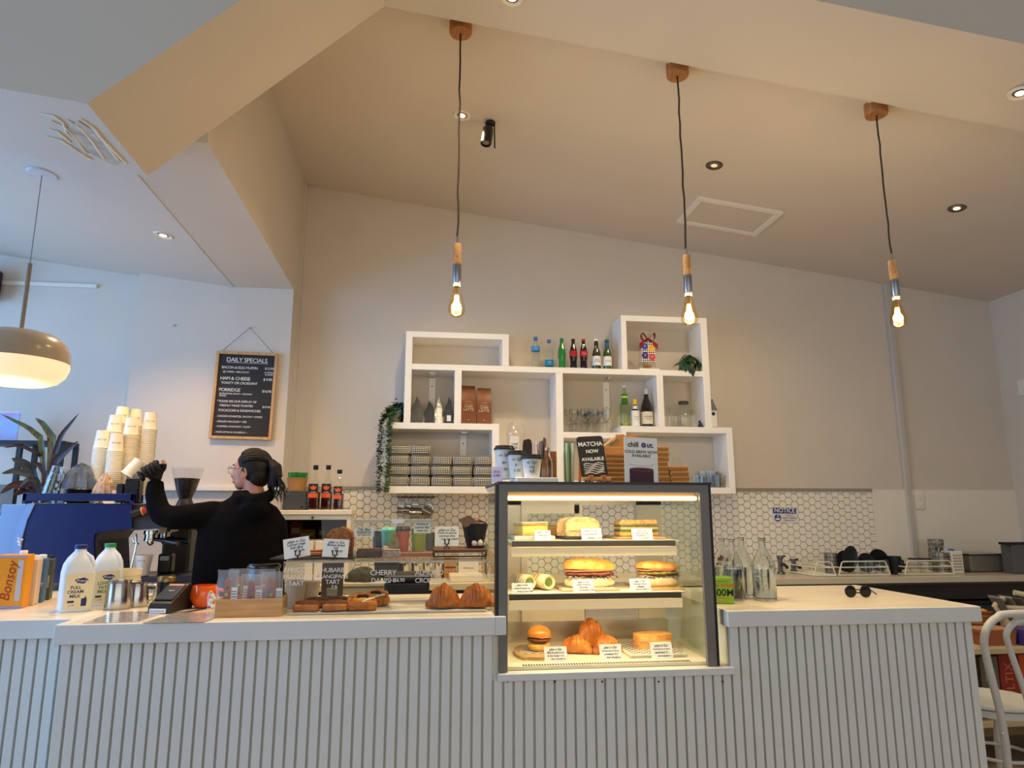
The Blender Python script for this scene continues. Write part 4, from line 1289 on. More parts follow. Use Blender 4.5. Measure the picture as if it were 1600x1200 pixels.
def price_card(px0, py0, px1, py1, Y, z, label, lines, holder=False, tilt=0.0, group='price cards', lean=.34):
    a, b = at(px0, py0, Y), at(px1, py1, Y)
    w_, h = b.x - a.x, a.z - b.z
    x = (a.x + b.x) / 2
    t = thing('price_card', label, 'price card', (x, Y, z), 0, group)
    z0 = .012 if holder else 0.0
    M = Matrix.Translation((0, 0, z0)) @ Matrix.Rotation(-lean, 4, 'X') @ Matrix.Rotation(tilt, 4, 'Y')
    MB().box(-w_ / 2, w_ / 2, 0, .0008, 0, h, M).build('card', PAPER, t)
    n = len(lines)
    for i, s in enumerate(lines):
        sz = min(h / (n + 1.2), w_ / max(4, len(s)) * 1.75) * (1.15 if i == 0 else .95)
        mb = text_mb(s, sz, shear=.2 if i == 0 else .05, bold=.0002)
        zz = h * (.80 - .62 * i / max(1, n - 1))
        if holder: zz = h * (.82 - .46 * i / max(1, n - 1))
        mb.v = [tuple(M @ Vector((q[0] + (w_ * .12 if i == n - 1 else 0), -.0005, q[2] + zz))) for q in mb.v]
        mb.build('lettering', INK, t)
    if not holder:
        MB().box(-w_ / 2, w_ / 2, 0, .03, 0, .0008).build('card_foot', PAPER, t)
    else:
        hb = MB()
        hb.tube([(-.012, .0, .001), (0, .002, .012), (.012, .0, .001)], .0022, 6)
        hb.tube([(0, .002, .011), (0, .001, .020)], .003, 6)
        hb.tube([(-.009, -.004, .034), (-.0075, -.004, .026), (-.009, -.002, .021), (0, .0, .018), (.009, -.002, .021), (.0075, -.004, .026), (.009, -.004, .034)], .0026, 6)
        hb.tube([(0, .002, .004), (0, .022, .001)], .002, 5)
        hb.ball((-.009, -.005, .036), .0038, 8, 6); hb.ball((.009, -.005, .036), .0038, 8, 6)
        hb.build('clip_holder', BLACK, t)
    return t
BR = 'plan n Go'
# -------- top shelf
Z1, Z2, Z3 = S1Z + .0005, S2Z + .0005, CZ0 + .0127
def tray(name, label, x0, x1, y0, y1, z, m, h=.006, liner=None):
    t = thing(name, label, 'tray', ((x0 + x1) / 2, (y0 + y1) / 2, z))
    MB().box(-(x1 - x0) / 2, (x1 - x0) / 2, -(y1 - y0) / 2, (y1 - y0) / 2, 0, h, bev=.002).build('board', m, t)
    if liner:
        MB().box(-(x1 - x0) * .46, (x1 - x0) * .46, -(y1 - y0) * .46, (y1 - y0) * .46, h, h + .0008).build('paper_liner', liner, t)
    return h + .001
WT = mat('tray_cream', (236, 226, 204), .5)
PLK = wood('serving_board', (206, 168, 112), (186, 144, 88), 5, 'X')
x0 = at(806, 840, 2.86).x; x1 = at(858, 840, 2.86).x
e = tray('slice_tray', 'checked paper tray under the vanilla slice', x0 - .01, x1 + .02, 2.83, 3.05, Z1, WT, .016, GING)
m = MB()
for k in range(6):
    m.box(-.075 + k * .0285, -.075 + k * .0285 + .012, -.112, -.111, .002, .014)
t = thing('vanilla_slice', 'iced vanilla custard slice with flaky edges', 'cake', ((x0 + x1) / 2, 2.90, Z1 + e), .35)
MB().box(-.062, .062, -.04, .04, 0, .008, bev=.002).jitter(.002, 60).build('pastry_base', CRUST2, t)
MB().box(-.060, .060, -.038, .038, .008, .040, bev=.003).build('custard', mat('custard_yellow', (244, 206, 110), .5, var=.06), t)
MB().box(-.063, .063, -.041, .041, .040, .048, bev=.003).jitter(.002, 60, 2).build('pastry_top', CRUST2, t)
MB().box(-.062, .062, -.040, .040, .0482, .054, bev=.003).jitter(.003, 50, 3).build('icing', ICING, t)
# crumbed toasted sandwich, halves leaning
p = at(905, 845, 2.90)
e = tray('sandwich_tray', 'dark tray under the round toasted sandwich', p.x - .075, p.x + .085, 2.83, 3.05, Z1, mat('tray_dark', (48, 44, 40), .5), .012)
for k, (dx, dy, ro) in enumerate(((-.012, .03, -.1), (.012, -.02, .05))):
    t = thing('toasted_sandwich', ['round crumbed toasted sandwich half, behind', 'round crumbed toasted sandwich half, in front'][k], 'sandwich', (p.x + dx, 2.92 + dy, Z1 + e), ro)
    prof = [(-.072, 0), (.072, 0), (.074, .03)] + [(.074 * math.copysign(abs(math.cos(a)) ** .7, math.cos(a)), .045 + .034 * math.sin(a)) for a in [PI * i / 14 for i in range(1, 14)]] + [(-.074, .03)]
    MB().prism(prof, 'Y', -.014, .014).jitter(.0022, 50, k).build('bread_shell', mat('crumbed_bread', (226, 176, 104), .7, rgb2=(246, 216, 160), vscale=60, bump=.5, bscale=160), t)
    MB().prism([(x * .93, .022 + z * .45) for x, z in prof], 'Y', -.017, -.0142).build('filling', mat('egg_filling', (246, 206, 140), .6, var=.08, vscale=40), t)
p = at(868, 840, 3.07)
tag(blob(.075, .035, .030, CRUST2, pw=.8, flat=.3, jit=.003).build('bread_roll', CRUST2, None, (p.x, 3.09, Z1 + .0245)), 'plain long roll at the back of the top shelf', 'bread')
# turkish bread toastie on a tray
p = at(995, 845, 2.90)
e = tray('toastie_tray', 'patterned paper tray under the flat turkish toastie', p.x - .10, p.x + .105, 2.83, 3.08, Z1, PLK, .008, checker('dotted_paper', (150, 140, 118), (244, 238, 222), 90.0, rough=.6))
t = thing('turkish_toastie', 'flat turkish bread toastie with green filling', 'sandwich', (p.x + .01, 2.94, Z1 + e), .06)
MB().box(-.088, .088, -.045, .045, 0, .022, bev=.006).jitter(.003, 40).build('lower_bread', CRUST2, t)
MB().box(-.086, .086, -.047, .043, .022, .030).jitter(.004, 60, 4).build('green_filling', SALAD, t)
MB().box(-.084, .084, -.046, .042, .0305, .040).jitter(.003, 60, 5).build('meat_filling', mat('chicken_pale', (226, 186, 142), .6, var=.1, vscale=50), t)
MB().box(-.086, .086, -.047, .043, .0405, .045).jitter(.004, 60, 6).build('green_filling', SALAD, t)
MB().box(-.088, .088, -.045, .045, .045, .070, bev=.008).jitter(.0035, 40, 7).build('upper_bread', mat('seeded_bread', (236, 196, 120), .7, rgb2=(206, 150, 76), vscale=70, bump=.4, bscale=160), t)
price_card(836, 833, 861, 849, 2.80, Z1, 'white price card before the vanilla slice', [BR, 'vanilla slice', '7.5'])
price_card(909, 830, 941, 849, 2.80, Z1, 'white price card before the round toasted sandwich', [BR, 'Gourmet BLT', 'toasted 12.90'])
price_card(988, 829, 1021, 847, 2.80, Z1, 'white price card before the turkish toastie', [BR, 'Pesto & chicken', 'mozzarella 12.9', 'on turkish'])
# -------- middle shelf
for k, (px, ro) in enumerate(((818, .30), (846, .38))):
    p = at(px, 926, 2.90)
    t = thing('wrap', ['cream tortilla wrap against the case post', 'cream tortilla wrap nearer the schnitzel baguette'][k], 'wrap', (p.x, 2.93, Z2 + .0005), ro, 'tortilla wraps on the middle shelf')
    M = Matrix.Translation((0, 0, .0325)) @ Matrix.Rotation(PI / 2, 4, 'X')
    MB().lathe([(.024, -.075), (.029, -.06), (.031, .0), (.030, .06), (.026, .074)], 20, M).build('tortilla', mat('tortilla_cream', (236, 214, 166), .7, var=.10, vscale=30), t)
    MB().lathe([(.018, .066), (.027, .0735)], 16, M).build('folded_end', CRUMB, t)
    MB().lathe([(0, .066), (.0185, .067)], 16, M).jitter(.002, 60, k).build('filling', SALAD, t)
    MB().lathe([(0, -.072), (.024, -.075)], 16, M).build('folded_end', CRUMB, t)
    for z in (-.01, .012):
        MB().lathe([(.0313, z), (.0315, z + .006)], 20, M).build('grill_mark', mat('grill_brown', (150, 120, 80), .7), t)
p0 = at(835, 928, 2.90)
tag(MB().box(p0.x - .09, p0.x + .075, 2.80, 3.05, Z2 - .0004, Z2, ).build('tray_paper', WT), 'cream paper sheet under the two wraps', 'paper')
def filled_roll(px, label, L, top, tz, Y=2.93, z=Z2, slawm=SLAW, meat=MEAT, rz=.1):
    p = at(px, 920, Y)
    t = thing('filled_roll', label, 'sandwich', (p.x, Y, z), rz)
    blob(L * .5, .046, .026, CRUMB, pw=.7, flat=.25, jit=.003, seed=px).build('lower_bread', CRUMB, t, (0, 0, .0195))
    m = MB(); k = random.Random(px)
    for i in range(70):
        a = k.uniform(-L * .48, L * .48)
        m.tube([(a, k.uniform(-.055, -.02), .038 + k.uniform(-.004, .008)), (a + k.uniform(-.012, .012), k.uniform(-.05, .0), .042 + k.uniform(-.006, .008)), (a + k.uniform(-.02, .02), k.uniform(-.02, .02), .044)], .0022, 4)
    o = m.build('slaw', slawm, t); o['kind'] = 'stuff'
    blob(L * .49, .052, .009, meat, pw=.8, jit=.005, seed=px + 2, freq=40).build('meat_layer', meat, t, (0, -.004, .055))
    blob(L * .48, .050, .006, meat, pw=.8, jit=.005, seed=px + 3, freq=40).build('meat_layer', mat('ham_pink', (206, 128, 92), .6, var=.12, vscale=50), t, (-.006, -.004, .067))
    b = blob(L * .52, .047, tz, top, pw=.75, flat=.75, jit=.003, seed=px + 5)
    o = b.build('upper_bread', top, t, (0, 0, .072 + tz * .25)); o.rotation_euler = (0, math.radians(2), 0)
    return t
p = at(917, 926, 2.93)
e = tray('paper_tray', 'printed paper tray under the schnitzel baguette', p.x - .13, p.x + .115, 2.82, 3.06, Z2, PLK, .006, checker('printed_paper', (170, 160, 140), (242, 236, 220), 40.0, rough=.6))
filled_roll(921, 'long golden roll packed with meat and purple slaw', .22, CRUST2, .036, z=Z2 + e)
p = at(1025, 926, 2.93)
e = tray('paper_tray', 'plain board under the flat ciabatta sandwich', p.x - .10, p.x + .09, 2.82, 3.06, Z2, PLK, .006)
filled_roll(1028, 'flat ciabatta sandwich with salad and slaw near the glass side', .19, CRUST2, .024, z=Z2 + e, meat=mat('salad_mix', (186, 150, 72), .6, rgb2=(96, 110, 44), vscale=40))
price_card(800, 914, 833, 930, 2.79, Z2, 'white price card before the two wraps', [BR, 'Chicken & avocado wrap', '& lettuce mayo 13.90'])
price_card(896, 910, 929, 930, 2.79, Z2, 'white price card before the long golden roll', [BR, 'Chicken schnitzel roll', 'Gourmet', 'slaw & pickles 14.90'])
price_card(985, 908, 1018, 928, 2.79, Z2, 'white price card before the ciabatta sandwich', [BR, 'Grilled veg & halloumi', 'Ciabatta', 'pesto & rocket 13.9'])
# -------- deck
bx0 = at(805, 1035, 2.9).x
p = at(843, 1030, 2.93)
t = thing('paddle_board', 'rounded pale wooden board under the small burger', 'board', (p.x - .02, 2.94, Z3), -.1)
MB().prism([(.085 * math.cos(a) * (1.0), .16 * math.sin(a)) if abs(math.sin(a)) < .86 else (.085 * math.cos(a), .16 * math.copysign(.86 + .14 * (abs(math.sin(a)) - .86) * 4, math.sin(a)) * .9) for a in [2 * PI * i / 32 for i in range(32)]], 'Z', 0, .012).build('board', PLK, t)
MB().box(-.06, .06, -.06, .09, .0122, .013).build('paper_liner', GING, t)
t = thing('brioche_burger', 'small glossy brioche burger with pulled meat', 'burger', (p.x, 2.94, Z3 + .0135))
blob(.046, .044, .022, CRUST2, pw=.85, flat=.3).build('lower_bun', CRUST2, t, (0, 0, .0155))
blob(.050, .050, .012, MEAT, jit=.006, freq=50).build('meat', mat('pulled_meat', (120, 62, 34), .5, rgb2=(84, 40, 22), vscale=60), t, (0, -.003, .044))
blob(.048, .046, .006, MEAT, jit=.005, freq=60, seed=4).build('onions', mat('onion_gold', (196, 128, 70), .5), t, (.004, -.004, .056))
blob(.050, .048, .034, CRUST, flat=.75).build('upper_bun', mat('brioche_glaze', (196, 112, 34), .25, rgb2=(222, 146, 58), vscale=10, coat=.4), t, (0, 0, .064))
def croissant(label, loc, rz, L=.15, r=.036, m=PASTRY, bend=.6, tiltx=0.0, seed=1, group='croissants', cat='croissant', name='croissant', twist=0.0):
    t = thing(name, label, cat, loc, rz, group, rot=(tiltx, 0, rz))
    N = 46
    vs, fs = [], []
    n = 16
    for i in range(N + 1):
        u = i / N
        a = (u - .5) * 2
        x = L * .5 * math.sin(a * bend * 1.3) / math.sin(bend * 1.3)
        y = -L * .22 * (1 - math.cos(a * bend * 1.5))
        env = max(.0, 1 - abs(a) ** 1.55) ** .9
        st = (abs(a) * 5.3 + .35) % 1.0
        rr = r * (.16 + .84 * env) * (1.0 - .10 * st)
        if i in (0, N): rr = r * .10
        ang = -a * bend * .9
        for k in range(n):
            b = 2 * PI * k / n
            oy, oz = rr * math.cos(b), rr * math.sin(b) * 1.05
            oz = max(oz, -rr * .80)
            
            vs.append((x - oy * math.sin(ang) * .6 + .004 * math.sin(b * 2 + a * 9), y + oy, r * .80 + oz - (r - rr) * .80))
    for i in range(N):
        for k in range(n):
            fs.append((i * n + k, i * n + (k + 1) % n, (i + 1) * n + (k + 1) % n, (i + 1) * n + k))
    fs.append(tuple(range(n - 1, -1, -1))); fs.append(tuple(N * n + k for k in range(n)))
    b = MB().add(vs, fs, True)
    b.jitter(.0022, 40, seed)
    zmin = min(v[2] for v in b.v)
    b.v = [(x, y, max(z - zmin, 0)) for x, y, z in b.v]
    b.build('pastry', m, t)
    return t
p = at(900, 1030, 2.93)
croissant('rolled croissant showing pale ends, nearest the burger', (p.x, 2.93, Z3 + .001), -.35, .14, .040, PASTRY2, seed=1)
p = at(948, 1028, 2.92)
croissant('flaky golden croissant behind the ham card', (p.x, 2.92, Z3 + .001), .4, .14, .040, PASTRY2, seed=2)
p = at(922, 1008, 3.06)
t = croissant('golden croissant standing up behind the other two in the case', (p.x, 3.05, Z3 + .001), .2, .15, .043, PASTRY2, seed=3)
t.rotation_euler = (0, 0, .2); t.scale = (1, 1, 1.55)
x0, x1 = at(970, 1035, 2.95).x, at(1072, 1035, 2.95).x
e = tray('gingham_tray', 'black and white gingham tray under the toast', x0, x1 - .05, 2.80, 3.13, Z3, WT, .012, GING)
p = at(1023, 1025, 2.93)
for k in range(2):
    t = thing('toast_slice', ['lower slice of the toasted ham sandwich', 'upper slice of the toasted ham sandwich'][k], 'toast', (p.x, 2.95, Z3 + e + k * .030), .08 * k)
    prof = [(.082 * math.copysign(abs(math.cos(a)) ** .6, math.cos(a)), .046 * math.copysign(abs(math.sin(a)) ** .6, math.sin(a))) for a in [2 * PI * i / 28 for i in range(28)]]
    MB().prism(prof, 'Z', 0, .024, smooth=True).build('crust', CRUST, t)
    MB().prism([(x * .93, y * .93) for x, y in prof], 'Z', .024, .0255).build('toasted_face', mat('toast_face', (232, 176, 96), .7, rgb2=(214, 150, 70), vscale=30), t)
    if k == 0: MB().prism([(x * .95, y * .98 - .002) for x, y in prof], 'Z', .0256, .0295).build('cheese', mat('cheese_pale', (236, 204, 130), .5), t)
price_card(851, 1021, 887, 1044, 2.775, Z3, 'cream price card before the burger', [BR, 'BBQ & pulled pork', '& slaw burger 12.0', 'slaw included 2.-'])
price_card(938, 1019, 973, 1043, 2.775, Z3, 'cream price card before the golden croissants', [BR, 'Double ham & cheese', 'croissant 9.5', 'slaw included 2.-'])
price_card(1018, 1015, 1053, 1040, 2.775, Z3, 'cream price card before the toast', [BR, 'Sourdough ham & cheese', 'sandwich 9.-', 'slaw included 1.-'])
t = thing('acrylic_fence', 'low clear acrylic fence along the case deck', 'fence', (.345, 2.79, Z3))
MB().box(0, .70, 0, .003, 0, .055).build('front_sheet', ACRYLIC, t)
MB().box(.697, .70, .003, .05, 0, .055).build('end_sheet', ACRYLIC, t)
# ================================================================== PASTRY GUARD ON THE COUNTER
ZK = ZT + .0005
AX0, AX1, AY0, AY1 = -.523, .268, 2.765, 3.22
AZ = at(600, 876, AY0).z
gd = thing('acrylic_guard', 'clear acrylic pastry guard with white chalk pen lettering', 'food guard', (AX0, AY0, ZK))
h = AZ - ZK
GUARD = pane_mat('guard_acrylic', (.97, .975, .96), ior=1.3)
EDGE = mat('acrylic_edge', (206, 200, 180), .2, trans=.3)
MB().box(0, AX1 - AX0, 0, .004, 0, h - .006).build('front_sheet', GUARD, gd)
MB().box(0, .004, .004, AY1 - AY0, 0, h - .006).build('end_sheet', GUARD, gd)
MB().box(AX1 - AX0 - .004, AX1 - AX0, .004, AY1 - AY0, 0, h - .006).build('end_sheet', GUARD, gd)
MB().box(0, AX1 - AX0, 0, AY1 - AY0, h - .006, h).build('top_sheet', GUARD, gd)
MB().box(0, AX1 - AX0, -.0012, 0, h - .006, h).build('polished_edge', EDGE, gd)
MB().box(-.001, 0, -.001, .004, 0, h).build('polished_edge', EDGE, gd)
for s, px, py, sz in (('APRICOT', 464, 891, .026), ('FRANGIPANE', 471, 901.5, .024), ('TART', 463, 912, .025), ('RHUBARB', 517, 891, .024), ('FRANGIPANE', 520, 901, .021), ('TART', 520, 909.5, .023), ('7.9', 522, 918, .020),
                      ('CHERRY', 599, 895, .028), ('DANISH', 598, 907.5, .026), ('$6.90', 624, 906.5, .020), ('ALMOND', 671, 895, .027), ('CROISSANT', 674, 907, .025), ('CROISSANT', 750, 901, .022)):
    q = at(px, py, AY0)
    text(s, sz, CHALK, gd, (q.x - AX0, -.0016, q.z - ZK), name='chalk_lettering', spacing=.92)
ZA = AZ + .0006
# tray and pastries
x0, x1 = at(452, 962, 2.80).x, .255
t = thing('pastry_tray', 'long white paper lined tray of pastries inside the guard', 'tray', (x0, 2.785, ZK))
MB().box(0, x1 - x0, 0, .26, 0, .006, bev=.002).build('board', mat('tray_white', (238, 232, 222), .5), t)
sh_ = MB().sheet(lambda u, v: (u * (x1 - x0 - .01) + .005, -.006 + v * .27, .0075 + .0025 * math.sin(u * 23) * math.sin(v * 7)), 40, 8)
sh_.build('greaseproof_sheet', mat('greaseproof', (240, 232, 226), .6), t)
zp = ZK + .0105
TART = mat('tart_pastry', (196, 126, 60), .6, rgb2=(160, 92, 38), vscale=30, bump=.3, bscale=80)
FRUIT = mat('tart_fruit', (150, 84, 34), .35, rgb2=(110, 50, 22), vscale=30, bump=.3, bscale=60)
for k, (px, Y, lab) in enumerate(((479, 2.825, 'square apricot tart at the front left of the tray'), (494, 2.93, 'square apricot tart tucked behind the first'), (524, 2.825, 'square rhubarb tart in the middle of the tart row'), (530, 2.93, 'square rhubarb tart behind the danish'))):
    p = at(px, 957, Y)
    t = thing('fruit_tart', lab, 'tart', (p.x, Y, zp), .05 * (k - 1), 'square fruit tarts')
    MB().box(-.047, .047, -.036, .036, 0, .026, bev=.006).jitter(.002, 50, k).build('pastry_case', TART, t)
    blob(.041, .030, .010, FRUIT, pw=.6, jit=.003, seed=k, freq=60).build('fruit_top', FRUIT, t, (0, 0, .027))
for k, (px, Y, lab, s) in enumerate(((565, 2.83, 'cherry danish folded over dark cherries', 1.0), (588, 2.95, 'cherry danish behind the first, showing one folded end', .9))):
    p = at(px, 955, Y)
    t = thing('cherry_danish', lab, 'danish', (p.x, Y, zp), .1 - .5 * k, 'cherry danishes')
    blob(.060 * s, .044 * s, .024, PASTRY2, pw=.7, flat=.3, jit=.003, seed=k + 4).build('pastry_base', PASTRY2, t, (0, 0, .017))
    MB().tube([(-.052 * s, -.025, .026), (-.046 * s, .012, .040), (-.012, .034 * s, .048), (.03 * s, .028, .044), (.054 * s, -.008, .028)], [.008, .011, .013, .011, .008], 10).jitter(.003, 40, k).build('folded_rim', PASTRY2, t)
    MB().tube([(-.05 * s, -.034 * s, .018), (0, -.042 * s, .020), (.05 * s, -.032 * s, .020)], [.007, .009, .007], 10).jitter(.002, 40, k).build('folded_rim', PASTRY2, t)
    blob(.042 * s, .030, .012, ICING, jit=.002).build('custard', mat('danish_custard', (214, 160, 50), .35), t, (0, -.004, .036))
    for q in range(5):
        MB().ball((-.014 + .008 * q, -.012 + .008 * (q % 2), .049), .0075, 10, 7).build('cherry', mat('dark_cherry', (40, 14, 18), .2), t)
    MB().tube([(.0, -.040, .032), (.02, -.034, .040), (.045 * s, -.01, .044)], [.003, .004, .003], 6).build('sugar_glaze', ICING, t)
p = at(693, 955, 2.84)
croissant('big almond croissant, further from the food case', (p.x, 2.84, zp), -.12, .135, .047, PASTRY, seed=7).scale = (1, 1, 1.12)
p = at(744, 955, 2.83)
croissant('big almond croissant right beside the food case', (p.x, 2.83, zp), .1, .15, .047, PASTRY, seed=8).scale = (1, 1, 1.12)
# paper cups inside the guard
for k, (px, Y, lab) in enumerate(((462, 3.00, 'beige paper cup inside the guard, against its end'), (484, 3.06, 'beige paper cup inside the guard, behind the first'))):
    p = at(px, 930, Y); H = at(px, 908, Y).z - ZK
    t = thing('paper_cup', lab, 'cup', (p.x, Y, ZK), 0, 'beige cups inside the guard')
    MB().lathe([(0, .003), (.029, .003), (.029, 0), (.042, H - .003), (.0435, H - .003), (.0435, H), (.041, H), (.028, .01), (0, .01)], 28).build('cup_body', mat('cup_beige', (216, 192, 164), .65), t)
t = thing('dark_board', 'dark brown board standing behind the pastry guard', 'board', (at(517, 935, 3.26).x, 3.26, ZK))
MB().box(-.045, .05, 0, .014, 0, at(517, 879, 3.26).z - ZK, bev=.003).build('board_panel', wood('dark_walnut', (66, 48, 36), (48, 34, 26), 6, 'Z'), t)
MB().box(-.02, .028, -.0015, 0, .012, .05).build('paper_tag', mat('tag_olive', (110, 108, 92), .7), t)
# ---- on top of the guard
t = thing('slate_tray', 'black slate tray on the guard carrying the loaf', 'tray', (at(497, 872, 2.95).x, 2.95, ZA))
MB().box(-.165, .155, -.11, .11, 0, .008, bev=.002).build('slate', mat('slate_black', (30, 32, 38), .35), t)
zz = ZA + .0085
p = at(530, 870, 2.98); H = at(530, 823, 2.98).z - zz
t = thing('loaf_cake', 'cut banana loaf cake with cracked brown top', 'cake', (p.x, 2.99, zz), 0)
prof = [(-.050, 0), (.050, 0), (.054, H * .62), (.046, H * .82), (.022, H * .96), (.004, H), (-.006, H * .95), (-.030, H * .93), (-.050, H * .78), (-.054, H * .62)]
MB().prism(prof, 'Y', -.05, .05).jitter(.0015, 60).build('crust', mat('loaf_crust', (120, 66, 30), .6, rgb2=(146, 86, 42), vscale=30, bump=.4, bscale=60), t)
MB().prism([(x * .93, .004 + z * .95) for x, z in prof], 'Y', -.0525, -.0502).build('cut_face', mat('loaf_crumb', (176, 116, 64), .85, rgb2=(140, 86, 44), vscale=90, bump=.5, bscale=120), t)
p = at(492, 866, 2.96)
t = thing('cake_slice', 'pink topped cake slice lying on the slate', 'cake', (p.x, 2.97, zz), .2)
MB().box(-.05, .05, -.03, .03, 0, .016, bev=.004).jitter(.002, 50).build('sponge', mat('sponge_tan', (196, 130, 84), .7), t)
MB().box(-.048, .048, -.028, .028, .0162, .024, bev=.004).jitter(.003, 50, 2).build('glaze', mat('glaze_coral', (206, 110, 70), .4), t)
price_card(446, 842, 485, 873, 2.80, ZA, 'tilted white clip card before the lemon cake slice', [BR, 'Lemon yoga', 'loaf slice', '6.5 ea'], True, math.radians(-9), lean=.15)
price_card(504, 845, 543, 873, 2.80, ZA, 'white clip card before the banana loaf', [BR, 'Banana bread', 'loaf', '8.6 ea'], True, math.radians(3), lean=.15)
# lidded clear box
bx0, bx1 = at(552, 870, 2.84).x, at(676, 870, 2.84).x
Hb = at(600, 812, 2.84).z - ZA
t = thing('acrylic_box', 'clear lidded box of slices with taped labels', 'box', (bx0, 2.84, ZA))
W_ = bx1 - bx0
MB().box(0, W_, 0, .003, 0, Hb - .012).build('front_sheet', GUARD, t)
MB().box(0, .003, .003, .15, 0, Hb - .012).build('end_sheet', GUARD, t)
MB().box(W_ - .003, W_, .003, .15, 0, Hb - .012).build('end_sheet', GUARD, t)
MB().box(0, W_, .147, .15, 0, Hb - .012).build('rear_sheet', GUARD, t)
MB().box(0, W_, 0, .15, 0, .003).build('floor_sheet', GUARD, t)
lid = MB().box(-.004, W_ + .004, -.004, .154, Hb - .012, Hb, bev=.002).build('lid', pane_mat('frosted_lid', (.86, .86, .80), rough=.3, ior=1.6), t)
MB().box(-.003, W_ + .003, -.0055, -.004, Hb - .011, Hb - .001).build('lid_edge', EDGE, lid)
MB().prism([(.14, Hb), (.20, Hb), (.19, Hb - .014), (.15, Hb - .014)], 'Y', -.008, -.006).build('lid_grip', PAPER, lid)
def taped(px0, py0, px1, py1, lines):
    a, b = at(px0, py0, 2.84), at(px1, py1, 2.84)
    c = MB().box(a.x - bx0, b.x - bx0, -.0022, -.0012, b.z - ZA, a.z - ZA).build('taped_label', mat('label_ivory', (232, 228, 204), .7), t)
    w_ = b.x - a.x; hh = a.z - b.z
    for i, s in enumerate(lines):
        text(s, min(.017, w_ / len(s) * 1.7), INK, c, ((a.x + b.x) / 2 - bx0, -.0026, b.z - ZA + hh * (.78 - .28 * i)), bold=.0002)
taped(554, 824, 584, 839, ['Tiki Bar', 'hazelnut', 'dairy & gluten free'])
taped(647, 815, 673, 833, ['Pistachio &', 'Lemon Bar', 'gluten free'])
CHOC = mat('brownie_brown', (86, 52, 40), .7, rgb2=(62, 36, 28), vscale=50, bump=.4, bscale=90)
for k, (px0, px1, hh, lab, mm) in enumerate(((557, 596, .030, 'chocolate slice in the clear box, nearest the loaf', CHOC), (598, 626, .026, 'coconut dusted slice in the middle of the clear box', mat('lamington_dust', (150, 116, 108), .8, rgb2=(196, 170, 160), vscale=70, bump=.4)))):
    a, b = at(px0, 873, 2.90).x, at(px1, 873, 2.90).x
    o = thing('cake_bar', lab, 'cake', ((a + b) / 2, 2.90, ZA + .0035), 0, 'bars in the clear box')
    MB().box(-(b - a) / 2, (b - a) / 2, -.03, .03, 0, hh, bev=.004).jitter(.002, 60, k).build('bar_body', mm, o)
    MB().box(-(b - a) / 2 + .003, (b - a) / 2 - .003, -.027, .027, hh, hh + .006, bev=.002).jitter(.003, 70, k + 1).build('bar_topping', mat('bar_topping_%d' % k, [(120, 78, 60), (190, 168, 160)][k], .8, var=.2, vscale=60), o)
p = at(602, 860, 2.93)
o = thing('cake_ball', 'coconut rolled ball in the clear box', 'cake', (p.x, 2.945, ZA + .0035))
blob(.017, .017, .022, CHOC, jit=.002, freq=80).build('ball', mat('lamington_dust'), o, (0, 0, .0215))
p = at(614, 850, 2.96); H = at(614, 828, 2.96).z - ZA
o = thing('nut_slice', 'pointed pistachio nut slice standing in the clear box', 'cake', (p.x + .004, 2.955, ZA + .0035))
MB().prism([(-.022, 0), (.026, 0), (.020, H * .55), (.006, H * .95), (-.006, H * .9), (-.02, H * .4)], 'Y', -.012, .012).jitter(.003, 50).build('slice_body', mat('nut_crumb', (178, 146, 96), .8, rgb2=(110, 112, 70), vscale=50, bump=.4), o)
# coloured tumblers on a wooden board behind the clear box
a, b = at(580, 870, 3.10).x, at(678, 870, 3.10).x
tag(MB().box(a, b, 3.03, 3.20, ZA, ZA + .014, bev=.003).build('wooden_board', wood('red_oak', (170, 100, 56), (146, 80, 42), 6, 'X')), 'reddish wooden board under the coloured tumblers', 'board')
def keep_cup(px, ytop, col, lid, label, r=.030, rough=.35, Y=3.10):
    z = ZA + .0145
    H = at(px, ytop, Y).z - z; p = at(px, 850, Y)
    o = thing('travel_tumbler', label, 'tumbler', (p.x, Y, z), 0, 'coloured travel tumblers')
    hb = H * (.84 if lid else 1.0)
    MB().lathe([(0, 0), (r * .80, 0), (r * .84, .004), (r, hb - .004), (r, hb), (r * .9, hb), (r * .8, .02), (0, .02)], 26).build('cup_body', mat('tumbler_%d_%d' % col[:2], col, rough), o)
    if lid:
        MB().lathe([(r * 1.08, hb - .002), (r * 1.1, hb + .006), (r * 1.0, hb + .009), (r * .92, H - .002), (r * .86, H), (0, H)], 26).build('lid', mat('tlid_%d_%d' % lid[:2], lid, .4), o)
keep_cup(607, 824, (92, 184, 160), (104, 206, 180), 'mint green travel tumbler with mint lid', .032)
keep_cup(629, 822, (222, 104, 66), (40, 36, 40), 'orange travel tumbler with black lid', .030)
keep_cup(654, 826, (164, 176, 22), None, 'lime green open travel tumbler', .033)
keep_cup(591, 830, (44, 48, 54), None, 'charcoal tumbler half hidden beside the mint one', .026, Y=3.155)
keep_cup(672, 832, (96, 100, 92), None, 'grey steel tumbler beside the lime one', .024, Y=3.155)
